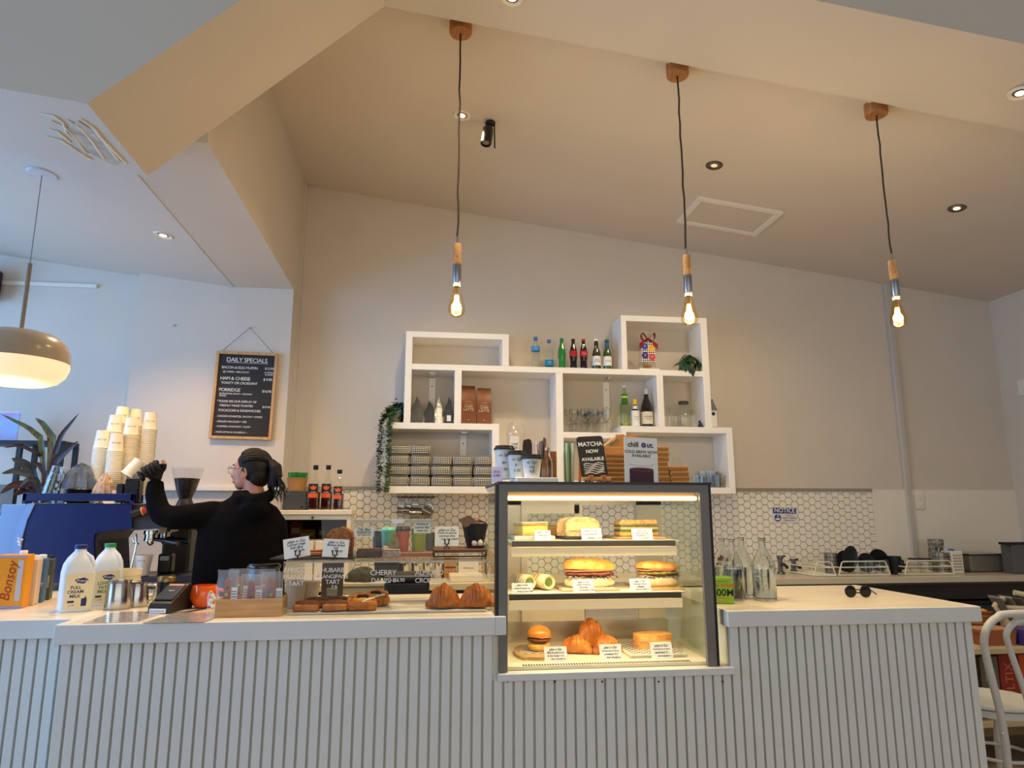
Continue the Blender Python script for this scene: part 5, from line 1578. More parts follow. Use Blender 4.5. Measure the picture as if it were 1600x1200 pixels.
# riser with planter
RX0, RX1 = at(677, 860, 2.90).x, .262
RZ = at(720, 858, 2.90).z
t = thing('riser_stand', 'low dark wood riser stand with black wire frame', 'stand', (RX0, 2.90, ZA))
MB().box(0, RX1 - RX0, 0, .22, RZ - ZA - .014, RZ - ZA, bev=.002).build('wood_top', wood('riser_wood', (112, 72, 44), (84, 52, 32), 5, 'X'), t)
fz = RZ - ZA - .0145
for x in (.004, RX1 - RX0 - .004):
    MB().tube([(x, .006, fz), (x, .006, .004), (x, .214, .004), (x, .214, fz)], .003, 6, smooth=False).build('wire_leg', BLACK, t)
MB().tube([(.004, .006, .004), (RX1 - RX0 - .004, .006, .004)], .003, 6).build('wire_rail', BLACK, t)
price_card(680, 811, 717, 841, 2.925, RZ + .0005, 'white clip card on the riser stand', [BR, 'Cherry & almond', 'coconut slice', 'chocolate topped'], True, 0.0, lean=.15)
p = at(743, 850, 2.99); H = at(748, 812, 2.99).z - RZ
t = thing('snack_bowl', 'tapered black bowl heaped with chips and brown flap', 'bowl', (p.x - .002, 3.0, RZ + .0005))
MB().lathe([(0, 0), (.034, 0), (.056, H * .85), (.053, H * .85), (.032, .006), (0, .006)], 8, smooth=False).build('bowl_body', mat('bowl_black', (30, 28, 32), .5), t)
k = random.Random(8)
for i in range(16):
    a = k.uniform(0, 6.28); rr = k.uniform(0, .038)
    MB().box(-.014, .014, -.010, .010, -.0015, .0015, Matrix.Translation((rr * math.cos(a) + .004, rr * math.sin(a), H * .86 + .010 * (1 - rr / .04) + k.uniform(0, .012))) @ Matrix.Rotation(k.uniform(-.5, .5), 4, 'X') @ Matrix.Rotation(k.uniform(-.5, .5), 4, 'Y'), bev=.001).build('chip', mat('chip_tan', (200, 156, 110), .7, var=.15, vscale=30), t)
MB().prism([(-.075, H * 1.0), (-.03, H * 1.16), (.01, H * .92), (-.045, H * .72)], 'Y', -.045, -.042).build('paper_flap', mat('flap_brown', (120, 92, 74), .7), t)
p = at(772, 850, 3.0)
t = thing('egg_tray', 'little tray of pale eggs at the end of the riser', 'tray', (.226, 2.975, RZ + .0005))
MB().lathe([(0, 0), (.026, 0), (.034, .010), (.031, .010), (.024, .003), (0, .003)], 16).build('dish', mat('dish_brown', (92, 64, 46), .5), t)
for i in range(3):
    blob(.012, .012, .016, ICING).build('egg', mat('egg_shell', (240, 226, 204), .5), t, (-.012 + .012 * i, -.006 + .008 * (i % 2), .020))
# ================================================================== THINGS ON THE COUNTER BESIDE THE COFFEE MACHINE
def sbox(mb, rings, n=6, cap=True):
    """rounded-square loft: rings [(z, half, round, cx)]"""
    vs, fs = [], []
    N = 4 * n
    for z, hx, rd, cx in rings:
        for q in range(4):
            c = [(1, 1), (-1, 1), (-1, -1), (1, -1)][q]
            for i in range(n):
                a = PI / 2 * q + PI / 2 * i / (n - 1)
                vs.append((cx + c[0] * (hx - rd) + rd * math.cos(a), c[1] * (hx - rd) + rd * math.sin(a), z))
    for k in range(len(rings) - 1):
        for i in range(N):
            fs.append((k * N + i, k * N + (i + 1) % N, (k + 1) * N + (i + 1) % N, (k + 1) * N + i))
    if cap:
        fs.append(tuple(range(N - 1, -1, -1))); fs.append(tuple((len(rings) - 1) * N + i for i in range(N)))
    return mb.add(vs, fs, True)
HDPE = mat('milk_jug_plastic', (226, 232, 236), .45, sss=.3)
NAVY = mat('print_navy', (34, 44, 110), .5)
def milk(px, py, ytop, Y, label, capc, words, rz, ink2):
    p = at(px, py, Y)
    H = at(px, ytop, Y).z - ZK
    t = thing('milk_jug', label, 'milk bottle', (p.x, Y, ZK), rz, 'plastic milk jugs')
    b = MB()
    s = .056
    sbox(b, [(0, s * .97, .012, 0), (.006, s, .014, 0), (.03, s, .014, 0), (.033, s * .985, .014, 0), (.036, s, .014, 0), (.07, s, .014, 0), (.073, s * .985, .014, 0), (.076, s, .014, 0), (H * .58, s, .016, 0),
             (H * .70, s * .93, .025, 0), (H * .80, s * .74, .03, 0), (H * .88, s * .45, .022, 0), (H * .91, .020, .0195, 0), (H * .945, .020, .0195, 0)])
    b.build('jug_body', HDPE, t)
    MB().lathe([(.0215, H * .935), (.0225, H * .94), (.0225, H * .995), (.020, H), (0, H)], 24).build('cap', mat('milk_cap_%d' % capc[1], capc, .4), t)
    MB().tube([(s * .30, -s * .30, H * .86), (s * .62, -s * .62, H * .80), (s * .80, -s * .80, H * .68), (s * .80, -s * .80, H * .56)], .009, 8).build('handle', HDPE, t)
    lb = MB().box(-s * .78, s * .86, -s - .0012, -s - .0004, .012, H * .56).build('milk_label', mat('milk_label_cream', (236, 222, 184), .6), t)
    cl = [(math.cos(a) * .022 * (1 + .12 * math.sin(3 * a)), .0105 * math.sin(a) * (1 + .15 * math.cos(5 * a))) for a in [2 * PI * i / 24 for i in range(24)]]
    MB().prism([(x + .008, z + H * .46) for x, z in cl], 'Y', -s - .002, -s - .0013).build('printed_cloud', NAVY, lb)
    text('Procal', .016, CHALK, lb, (.008, -s - .0026, H * .46), shear=.2)
    for i, w_ in enumerate(words):
        text(w_, .017, ink2, lb, (-.010, -s - .0016, H * .36 - i * .0165), align='CENTER', bold=.0004)
    MB().prism([(.012, .02), (.030, .02), (.031, .045), (.026, .058), (.022, .05), (.012, .048)], 'Y', -s - .002, -s - .0013).build('printed_cow', NAVY, lb)
    MB().box(-.034, -.012, -s - .002, -s - .0013, .034, .042).build('printed_truck', NAVY, lb)
    text('2 LITRE', .007, NAVY, lb, (-.02, -s - .0016, .024))
milk(116, 953, 851, 3.03, 'big milk jug with blue cap reading full cream milk', (30, 48, 120), ['FULL', 'CREAM', 'MILK'], .55, NAVY)
milk(163, 947, 849, 3.20, 'milk jug with green cap reading low fat milk', (30, 150, 96), ['LOW', 'FAT', 'MILK'], .35, mat('print_green', (60, 130, 60), .5))
# soy milk cartons at the photo edge
def carton(px, py, ytop, Y, w_, d_, rz, label, m, capm, extra=None, px_r=None):
    p = at(px, py, Y); H = at(px, ytop, Y).z - ZK
    t = thing('milk_carton', label, 'carton', (p.x, Y, ZK), rz, 'soy and oat milk cartons')
    MB().box(-w_ / 2, w_ / 2, -d_ / 2, d_ / 2, 0, H, bev=.003).build('carton_body', m, t)
    MB().lathe([(.014, H), (.014, H + .013), (.012, H + .015), (0, H + .015)], 16).build('screw_cap', capm, t, (w_ * .22, 0, 0))
    return t, H
ORANGE = mat('soy_orange', (232, 150, 20), .45, var=.06, vscale=10)
t, H = carton(17, 945, 866, 3.14, .105, .07, .12, 'orange soy milk carton with red script', ORANGE, PAPER)
MB().box(-.053, .053, -.0362, -.035, 0, .010).build('printed_band', mat('soy_lilac', (170, 156, 186), .5), t)
MB().box(-.053, .053, -.0362, -.035, H - .012, H - .004).build('printed_band', mat('soy_lilac'), t)
text('Bonsoy', .052, mat('soy_red', (150, 48, 24), .5), t, (-.004, -.0366, H * .50), rot=(0, math.radians(-84), 0), shear=.25)
MB().box(.022, .042, -.0366, -.035, .028, H - .022).build('printed_strip', checker('tiny_print', (120, 120, 140), (236, 232, 226), 260.0), t)
t, H = carton(40, 942, 873, 3.225, .075, .07, .25, 'cream fronted milk carton behind the orange one', mat('carton_cream', (222, 196, 160), .5), PAPER)
t, H = carton(52, 940, 872, 3.31, .075, .07, .3, 'blue milk carton third in the carton row', mat('carton_blue', (74, 112, 146), .5, var=.08), PAPER)
MB().box(-.012, .006, -.0362, -.035, H * .62, H * .74).build('printed_badge', PAPER, t)
text('OAT', .022, PAPER, t, (.012, -.0362, H * .4))
t, H = carton(63, 938, 873, 3.40, .075, .07, .3, 'olive milk carton at the back of the carton row', mat('carton_olive', (80, 84, 70), .5), BLACK)
MB().box(-.01, .03, -.0362, -.035, H * .3, H * .6).build('printed_panel', mat('carton_panel', (176, 166, 146), .6), t)
# steel milk pitchers
def pitcher(px, py, ytop, Y, r, label, rz):
    p = at(px, py, Y); H = at(px, ytop, Y).z - ZK
    t = thing('milk_pitcher', label, 'pitcher', (p.x, Y, ZK), rz, 'steel milk pitchers')
    b = MB().lathe([(0, 0), (r, 0), (r * 1.02, .004), (r * .96, H * .5), (r * .86, H * .9), (r * .88, H), (r * .85, H), (r * .83, H * .9), (r * .92, .01), (0, .008)], 28)
    b.v = [(x - (.012 * max(0, (-x / r - .6)) * (1 if z > H * .85 else 0)), y, z) for x, y, z in b.v]
    b.build('pitcher_body', mat('pitcher_steel', (196, 194, 190), .2, metal=1.0), t)
    MB().tube([(r * .84, 0, H * .90), (r * 1.55, 0, H * .90), (r * 1.65, 0, H * .78), (r * 1.35, 0, H * .25), (r * .98, 0, H * .22)], [.005, .0055, .0055, .005, .005], 8).build('handle', STEEL, t)
pitcher(184, 950, 907, 3.06, .050, 'larger steel milk pitcher beside the low fat jug', .7)
pitcher(214, 946, 911, 3.12, .041, 'smaller steel milk pitcher with its handle towards the payment terminal', .15)
p = at(196, 915, 3.33); H = at(196, 889, 3.33).z - ZK
t = thing('plastic_bucket', 'cream ribbed plastic bucket behind the steel pitchers', 'bucket', (p.x, 3.33, ZK))
MB().lathe([(0, 0), (.050, 0), (.056, H * .55), (.060, H * .56), (.060, H * .66), (.057, H * .67), (.058, H * .80), (.061, H * .81), (.061, H), (.056, H), (.050, .01), (0, .01)], 28).build('bucket_body', mat('bucket_cream', (232, 218, 186), .5), t)
# card reader, coffee tin, mug, menus
p = at(268, 953, 2.98)
t = thing('payment_terminal', 'black card payment terminal with a white sticker', 'card reader', (p.x, 2.97, ZK), -.2)
MB().prism([(-.085, 0), (.085, 0), (.075, .085), (.05, .098), (-.075, .036), (-.085, .022)], 'X', -.042, .042).build('terminal_body', mat('terminal_black', (26, 26, 28), .4), t)
Mx = Matrix.Translation((0, -.0125, .067)) @ Matrix.Rotation(math.atan2(.062, .125), 4, 'X')
MB().box(-.036, .036, -.05, .055, .002, .005, Mx).build('screen', mat('terminal_screen', (52, 54, 58), .2), t)
MB().box(-.030, .030, .045, .055, .0052, .006, Mx).build('status_stripe', mat('status_coral', (226, 130, 110), .5), t)
text_o = text_mb('PAY', .014); text_o.v = [tuple(Mx @ Vector((x, z + .01, .0056))) for x, y, z in text_o.v]; text_o.build('screen_lettering', mat('screen_white', (200, 204, 208), .4), t)
st = MB().box(-.036, .030, -.0864, -.085, .002, .018).build('sticker', PAPER, t)
text('No surcharge today', .007, INK, st, (-.003, -.0868, .010))
MB().tube([(.02, -.07, .004), (.06, -.10, .003), (.10, -.05, .003), (.12, .05, .003)], .0025, 6).build('cable', BLACK, t)
p = at(260, 915, 3.22); H = at(260, 900, 3.22).z - ZK
t = thing('coffee_tin', 'black tin with brass coloured lid behind the terminal', 'tin', (p.x, 3.22, ZK))
MB().lathe([(0, 0), (.036, 0), (.036, H * .82), (0, H * .82)], 28).build('tin_body', mat('tin_black', (22, 22, 24), .35), t)
MB().lathe([(.037, H * .80), (.037, H * .97), (.034, H), (0, H)], 28).build('lid', mat('brass_lid', (150, 128, 84), .3, metal=.9), t)
p = at(318, 945, 3.05); H = at(318, 914, 3.05).z - ZK
t = thing('orange_mug', 'glossy round orange mug beside the cookie crate', 'mug', (p.x, 3.05, ZK))
MB().lathe([(0, 0), (.030, 0), (.042, H * .12), (.056, H * .45), (.056, H * .68), (.048, H * .94), (.046, H), (.043, H), (.045, H * .92), (.052, H * .6), (.038, H * .12), (0, .01)], 32).build('mug_body', mat('orange_glaze', (232, 96, 20), .12, coat=.8), t)
MB().tube([(.050, .0, H * .80), (.078, .0, H * .74), (.084, .0, H * .5), (.070, .0, H * .28), (.050, 0, H * .3)], .007, 8).build('handle', mat('orange_glaze'), t)
LAM = mat('laminated_menu', (206, 196, 190), .15, var=.08, vscale=14, coat=.8)
for k, (pts, lab) in enumerate((([(128, 974), (215, 971), (262, 955), (178, 956)], 'laminated menu sheet lying at the counter end'), ([(222, 974), (318, 972), (352, 958), (276, 957)], 'laminated menu sheet under the payment terminal'))):
    c = [on(px, py, ZK + .001 + .0008 * k) for px, py in pts]
    o0 = c[0].copy()
    t = thing('menu_sheet', lab, 'menu', o0)
    t.location.z = ZK
    m = MB(); vs = [tuple(q - o0 + Vector((0, 0, .0002 + .0018 * k))) for q in c]
    m.add(vs + [(x, y, z + .0012) for x, y, z in vs], [(3, 2, 1, 0), (4, 5, 6, 7), (0, 1, 5, 4), (1, 2, 6, 5), (2, 3, 7, 6), (3, 0, 4, 7)])
    m.build('sheet', LAM, t)
    for i in range(4):
        for j in range(3):
            a = Vector(vs[0]).lerp(Vector(vs[1]), .08 + .30 * j); b = Vector(vs[3]).lerp(Vector(vs[2]), .08 + .30 * j)
            q = a.lerp(b, .15 + .2 * i)
            MB().box(q.x, q.x + .05, q.y, q.y + .004, q.z + .0012, q.z + .0016).build('printed_line', mat('menu_print', (120, 112, 108), .6), t)
# wooden crate with cookie bags
x0, x1 = at(335, 967, 2.76).x, at(440, 963, 2.76).x
Hc = at(390, 936, 2.76).z - ZK
CRW = wood('crate_wood', (204, 160, 106), (184, 136, 82), 5, 'X')
t = thing('wooden_crate', 'pale wooden crate holding bagged gingerbread figures', 'crate', (x0, 2.755, ZK), .03)
W_ = x1 - x0
MB().box(0, W_, 0, .008, 0, Hc, bev=.001).build('front_plank', CRW, t)
MB().box(0, W_, .112, .12, 0, Hc, bev=.001).build('back_plank', CRW, t)
MB().box(0, .008, .008, .112, 0, Hc, bev=.001).build('end_plank', CRW, t)
MB().box(W_ - .008, W_, .008, .112, 0, Hc, bev=.001).build('end_plank', CRW, t)
MB().box(.008, W_ - .008, .008, .112, 0, .006).build('bottom_plank', CRW, t)
GB = mat('gingerbread', (170, 104, 60), .7, rgb2=(150, 86, 46), vscale=40, bump=.2)
FILM = mat('cello_film', (236, 236, 240), .12, spec=.9)
FILM.node_tree.nodes['Principled BSDF'].inputs['Alpha'].default_value = .15
BUT = [mat('button_red', (120, 30, 30), .4), mat('button_yellow', (214, 180, 50), .4), mat('button_blue', (40, 96, 180), .4), mat('button_green', (120, 190, 90), .4)]
for k, (px, Y, ht, dx, bt, lab) in enumerate(((355, 2.80, 890, 0.0, (0, 1), 'bagged gingerbread with red and yellow buttons'), (392, 2.815, 897, .0, (2, 2), 'bagged gingerbread with a blue button in the middle of the crate'), (424, 2.80, 893, .0, (2, 3), 'bagged gingerbread with blue and green buttons'), (372, 2.845, 888, 0, (3, 0), 'bagged gingerbread at the back of the crate'), (412, 2.85, 889, 0, (1, 2), 'bagged gingerbread behind the blue and green buttoned one'))):
    p = at(px, 930, Y); H = at(px, ht, Y).z - ZK - .008
    c = thing('gingerbread_bag', lab, 'biscuit bag', (p.x, Y, ZK + .0075), [-.1, .08, .05, .1, -.06][k], 'bagged gingerbread in the crate')
    b = MB()
    b.sheet(lambda u, v: ((u - .5) * .088 * (1 - .1 * v), -.014 * math.sin(PI * u) * math.sin(PI * min(1, v * 1.05)) - .001, v * H), 10, 10)
    b.sheet(lambda u, v: ((.5 - u) * .088 * (1 - .1 * v), .010 * math.sin(PI * u) * math.sin(PI * min(1, v * 1.05)) + .001, v * H), 10, 10)
    b.jitter(.003, 55, k + 1)
    b.v = [(x, y, max(0, z)) for x, y, z in b.v]
    b.build('cello_bag', FILM, c)
    g = MB().prism([(.012 * math.cos(a), H * .72 + .016 * math.sin(a)) for a in [PI * i / 8 for i in range(9)]] + [(-.013, H * .25), (.013, H * .25)], 'Y', -.006, .0).build('gingerbread', GB, c)
    for j, q in enumerate(bt):
        MB().ball((0, -.008, H * (.60 - .17 * j)), .0062, 10, 6, sy=.5).build('sugar_button', BUT[q], g)
    s = MB().box(.018, .040, -.010, -.009, H * .15, H * .60).build('printed_slip', PAPER, c)
    for i in range(6):
        MB().box(.020, .038, -.0104, -.010, H * (.20 + .06 * i), H * (.215 + .06 * i)).build('printed_line', INK, s)
p = at(331, 955, 2.92); H = at(331, 925, 2.92).z - ZK
t = thing('sweets_jar', 'little clear jar of sweets beside the crate', 'jar', (p.x, 2.92, ZK))
MB().lathe([(0, 0), (.024, 0), (.025, H * .85), (.022, H * .9), (.022, H)], 18).build('glass_body', THIN, t)
k = random.Random(2)
for i in range(14):
    a = k.uniform(0, 6.28); r = k.uniform(0, .015)
    MB().ball((r * math.cos(a), r * math.sin(a), .010 + .0048 * i), .0075, 8, 6).build('sweet', BUT[i % 4] if i % 4 == 1 else PAPER, t)
p = at(410, 935, 3.02); H = at(410, 880, 3.02).z - ZK
t = thing('cookie_jar', 'large clear lidded cookie jar behind the crate', 'jar', (p.x, 3.01, ZK))
R_ = .066
MB().lathe([(0, 0), (R_ * .95, 0), (R_, .006), (R_, H * .80), (R_ * .93, H * .86), (R_ * .93, H * .90)], 32).build('glass_body', THIN, t)
MB().lathe([(R_ * .97, H * .885), (R_ * 1.0, H * .90), (R_ * 1.0, H * .96), (R_ * .9, H), (0, H)], 32).build('glass_lid', pane_mat('jar_lid_glass', (.86, .88, .88), ior=1.7), t)
for i in range(6):
    MB().lathe([(0, 0), (.036, 0), (.038, .004), (.036, .010), (0, .012)], 16).build('cookie', GB, t, (.006 * (-1) ** i, .004 * (i % 3), .010 + i * .0125))
# ================================================================== COFFEE MACHINE CORNER
MY0, MY1 = 3.75, 4.16
X_ = lambda px, Y=MY0, py=850: at(px, py, Y).x
Zp = lambda py, px=120, Y=MY0: at(px, py, Y).z
BLUE = mat('machine_blue', (12, 28, 86), .30, coat=.4, var=.04, vscale=3)
DKG = mat('machine_charcoal', (52, 52, 60), .45)
cm = thing('coffee_machine', 'cobalt blue espresso machine with charcoal group housing', 'coffee machine', (X_(120), MY0, ZK))
ox, oz = X_(120), ZK
def mp(px, py): return (X_(px, MY0, py) - ox, at(px, py, MY0).z - oz)
side = [mp(44, 787), mp(206, 787), mp(206, 826), mp(160, 830), mp(148, 834), mp(146, 842), mp(146, 930), mp(30, 930), mp(22, 900), mp(21, 870), mp(24, 840), mp(32, 812)]
zmin = .035
side = [(x, max(z, zmin)) for x, z in side]
MB().prism(side[::-1], 'Y', 0, .02).build('side_panel', BLUE, cm)
edge = [mp(44, 787), mp(32, 812), mp(24, 840), mp(21, 870), mp(22, 900), mp(30, 930)]
e2 = [(x, max(z, zmin)) for x, z in edge]
MB().prism(e2 + [(x + .034, z) for x, z in e2[::-1]], 'Y', -.008, -.0002).build('curved_trim', mat('edge_window_reflection', (120, 160, 220), .25, coat=.6), cm)  # curved edge of the blue panel; the window's reflection is put into its colour
MB().prism(side[::-1], 'Y', MY1 - MY0 - .02, MY1 - MY0).build('side_panel', BLUE, cm)
body = [mp(46, 789), mp(204, 789), mp(204, 826), mp(160, 832), mp(150, 845), mp(150, 930), mp(34, 930), mp(26, 870), mp(36, 812)]
MB().prism([(x, max(z, zmin)) for x, z in body][::-1], 'Y', .02, MY1 - MY0 - .02).build('body_shell', DKG, cm)
# head housing leaning out over the groups
hs = [mp(206, 788), mp(222, 788), mp(246, 806), mp(268, 824), mp(206, 829)]
MB().prism(hs[::-1], 'Y', .02, MY1 - MY0 - .02).build('head_housing', DKG, cm)
# base with drip tray
bs = [mp(150, 892), mp(214, 902), mp(297, 882), mp(296, 905), mp(288, 918), mp(150, 930)]
MB().prism([(x, max(z, zmin)) for x, z in [mp(148, 903), mp(214, 903), mp(296, 900), mp(295, 918), mp(284, 930), mp(148, 930)]][::-1], 'Y', .0, MY1 - MY0 - .02).build('drip_base', mat('machine_navy_grey', (44, 46, 66), .4), cm)
gx0, gx1 = mp(216, 900)[0], mp(294, 900)[0]
MB().box(gx0, gx1, .03, MY1 - MY0 - .05, mp(214, 903)[1], mp(214, 903)[1] + .004).build('drip_grate', mat('grate_dark', (40, 40, 42), .3, metal=.6), cm)
for x in (-.14, .10):
    for y in (.06, MY1 - MY0 - .08):
        MB().lathe([(0, 0), (.022, 0), (.018, .036), (0, .036)], 14).build('foot', BLACK, cm, (x, y, 0))
# cup rail
zr0, zr1 = mp(120, 784)[1], mp(120, 771)[1]
xr0, xr1 = mp(36, 775)[0], mp(211, 775)[0]
MB().box(xr0, xr1, -.006, .010, zr0 + .004, zr1, bev=.003).build('cup_rail', BLUE, cm)
for x in (xr0, xr1 - .02):
    MB().box(x, x + .02, -.006, .02, mp(120, 787)[1], zr1 + .003, bev=.002).build('rail_post', BLUE, cm)
MB().box(xr0 + .02, xr1, MY1 - MY0 - .02, MY1 - MY0 - .006, zr0, zr1, bev=.003).build('cup_rail', BLUE, cm)
MB().box(mp(46, 787)[0], mp(205, 787)[0], .0, MY1 - MY0, mp(120, 788)[1], mp(120, 787)[1] + .001).build('cup_tray', STEEL, cm)
TOPZ = oz + mp(120, 787)[1] + .0015
# lion-like crest: a plain silver relief
cr = MB()
cxr, czr = mp(33, 846)
k = random.Random(6)
for i in range(16):
    a = k.uniform(0, 6.28); r = k.uniform(0, .014)
    cr.ball((cxr + r * math.cos(a) * .8, -.009, czr + r * math.sin(a) * 1.5), k.uniform(.004, .007), 8, 6, sy=.4)
cr.build('silver_crest', mat('crest_silver', (200, 196, 186), .4, metal=.6), cm)
# groups and portafilters
for k, yy in enumerate((.11, .29)):
    gx, gz = mp(214, 830)[0], mp(214, 830)[1]
    g = MB().lathe([(0, 0), (.036, 0), (.037, -.018), (.031, -.020), (.031, -.042), (.034, -.044), (.034, -.052), (0, -.052)], 24).build('group_head', mat('group_chrome', (190, 186, 178), .15, metal=1), cm, (gx + .03, yy, gz))
    MB().tube([(.028, -.01, -.045), (.075, -.03, -.050), (.12, -.045, -.058), (.155, -.055, -.064)], [.009, .011, .015, .014], 10).build('portafilter_handle', mat('handle_black', (20, 19, 20), .25), g)
    MB().tube([(0, 0, -.05), (0, 0, -.066), (.0, -.006, -.075)], [.02, .016, .006], 10).build('spout', CHROME, g)
    MB().box(.05, .056, -.05, .05, -.010, .012).build('button_bar', mat('button_silver', (170, 168, 164), .35, metal=.6), g)
    for q in range(4):
        MB().ball((.057, -.036 + .024 * q, .001), .006, 8, 6, sx=.4).build('button', mat('button_light', (210, 208, 200), .4), g)
# steam wand, knob, gauge
wx, wz = mp(212, 838)
MB().tube([(wx - .01, .03, wz + .01), (wx + .0, .02, wz - .04), (wx - .012, .015, wz - .16)], .0055, 8).build('steam_wand', CHROME, cm)
lp = MB().tube([(wx + .012 - .035 * math.sin(a), .02, wz - .01 + .030 * math.cos(a)) for a in [PI * i / 10 for i in range(11)]], .004, 7).build('chrome_loop', CHROME, cm)
kx, kz = mp(222, 800)
kn = MB().lathe([(0, 0), (.022, 0), (.022, .05), (0, .05)], 20, Matrix.Translation((kx - .045, -.01, kz - .012)) @ Matrix.Rotation(math.radians(72), 4, 'Y')).build('steam_knob', BLACK, cm)
MB().lathe([(0, 0), (.021, 0), (.021, .008), (0, .009)], 20, Matrix.Translation((kx + .004, -.012, kz + .004)) @ Matrix.Rotation(math.radians(72), 4, 'Y')).build('knob_badge', mat('knob_orange', (232, 150, 80), .4), kn)
MB().lathe([(0, 0), (.018, 0), (.017, .006), (0, .007)], 20, Matrix.Translation((kx + .013, -.012, kz + .007)) @ Matrix.Rotation(math.radians(72), 4, 'Y')).build('knob_badge', mat('knob_red', (214, 50, 60), .4), kn)
ga = MB().lathe([(0, 0), (.026, 0), (.026, .010), (.022, .012), (0, .012)], 24, Matrix.Translation((mp(247, 812)[0] - .01, .10, mp(247, 812)[1])) @ Matrix.Rotation(math.radians(50), 4, 'Y')).build('pressure_gauge', CHROME, cm)
MB().lathe([(0, .0122), (.020, .0122), (0, .0128)], 20, Matrix.Translation((mp(247, 812)[0] - .01, .10, mp(247, 812)[1])) @ Matrix.Rotation(math.radians(50), 4, 'Y')).build('gauge_face', PAPER, ga)
# things under the groups
zd = oz + mp(214, 903)[1] + .0045
p = at(228, 880, 3.86)
t = thing('paper_cup', 'white paper cup standing on the drip tray', 'cup', (p.x - .005, 3.845, zd))
MB().lathe([(0, .003), (.028, .003), (.028, 0), (.040, .098), (.042, .098), (.042, .102), (.039, .102), (.027, .01), (0, .01)], 24).build('cup_body', mat('paper_cup_white'), t)
wrap_text('plan n Go', .010, INK, t, .0378, .075)
p = at(258, 880, 3.96)
t = thing('bean_hopper_bin', 'black square canister with white sticker on the drip tray', 'canister', (p.x, 3.98, zd))
MB().box(-.035, .035, -.03, .03, 0, .10, bev=.006).build('canister_body', mat('canister_black', (24, 24, 26), .3), t)
MB().box(-.024, .02, -.0312, -.03, .066, .088).build('sticker', mat('sticker_grey', (150, 150, 146), .6), t)

# ---- on top of the machine
def stack_word(n):
    one = ['', 'first', 'second', 'third', 'fourth', 'fifth', 'sixth', 'seventh', 'eighth', 'ninth', 'tenth', 'eleventh', 'twelfth', 'thirteenth', 'fourteenth', 'fifteenth', 'sixteenth', 'seventeenth', 'eighteenth', 'nineteenth']
    if n < 20: return one[n]
    tens = {2: 'twent', 3: 'thirt', 4: 'fort'}[n // 10]
    return tens + 'ieth' if n % 10 == 0 else tens + 'y-' + one[n % 10]
CUPW = mat('cup_white_card', (244, 234, 210), .65)
cup_me = MB().lathe([(.0385, 0), (.0412, .0015), (.0412, .0042), (.0375, .0054), (.0285, .094), (.0285, .0955), (.027, .0955), (.027, .090), (0, .090)], 20).mesh('cup_wall', CUPW)
lgt = text_mb('plan n Go', .011); lgt.v = [((.0362) * math.sin(x / .036), -(.0362) * math.cos(x / .036), -z + .045) for x, y, z in lgt.v]
lgt.v = [(-x, y, z) for x, y, z in lgt.v]
lgt_me = lgt.mesh('lettering', INK)
STK = [(161, 673, 3.90, 'frontmost stack beside the grey cloth'), (183, 678, 3.86, 'short front stack behind the beige cloth'), (181, 649, 3.945, 'middle stack behind the frontmost one'), (207, 653, 3.93, 'middle stack behind the short front one'),
       (192, 636, 4.02, 'tallest stack at the back'), (213, 640, 4.07, 'back stack beside the tallest'), (236, 645, 3.965, 'stack nearest the raised hand')]
for px, py, Y, d in STK:
    p = at(px, py, Y)
    n = max(4, int(round((p.z - TOPZ - .0955) / .0098)))
    pit = (p.z - TOPZ - .0955) / n
    for i in range(n + 1):
        z = TOPZ + i * pit
        lab = 'upturned white cup, %s %s' % ('topmost of the' if i == n else stack_word(n - i + 1) + ' down in the', d)
        t = thing('paper_cup', lab, 'cup', (p.x, Y, z), .1 * i, 'paper cups stacked on the machine')
        link('cup_wall', cup_me, t)
        if i == n: link('lettering', lgt_me, t, rotz=.4 - .1 * i)
def cloth(name, label, loc, sx, sy, sz, m, seed):
    """scrunched cloth: a sheet gathered over a crown, its folds deepening towards the hem"""
    k = random.Random(seed)
    ph = [k.uniform(0, 6.28) for _ in range(5)]
    N, R_ = 72, 16
    vs, fs = [], []
    for j in range(R_ + 1):
        t = j / R_
        for i in range(N):
            a = 2 * PI * i / N
            fold = .5 * math.sin(6 * a + ph[0] + 1.6 * t) + .35 * math.sin(11 * a + ph[1] - 2 * t) + .25 * math.sin(17 * a + ph[2])
            rr = (t ** .75) * (1 + .20 * fold * t + .16 * math.sin(2 * a + ph[3]))
            z = sz * 1.35 * (max(0, math.cos(t * PI / 2)) ** .55) * (1 + .16 * math.sin(3 * a + ph[4]) * (1 - t)) + sz * .16 * fold * t * (1 - .6 * t)
            q = Vector((sx * 1.05 * rr * math.cos(a), sy * 1.05 * rr * math.sin(a), max(0.0, z)))
            q += mnoise.noise_vector(q * 45 + Vector((seed, 0, 0))) * .006
            vs.append((q.x, q.y, max(q.z, 0)))
    for j in range(R_):
        for i in range(N):
            fs.append((j * N + i, (j + 1) * N + i, (j + 1) * N + (i + 1) % N, j * N + (i + 1) % N))
    o_ = MB().add(vs, fs, True).build(name, m, None, loc)
    return tag(o_, label, 'cloth')
p = at(122, 760, 3.85)
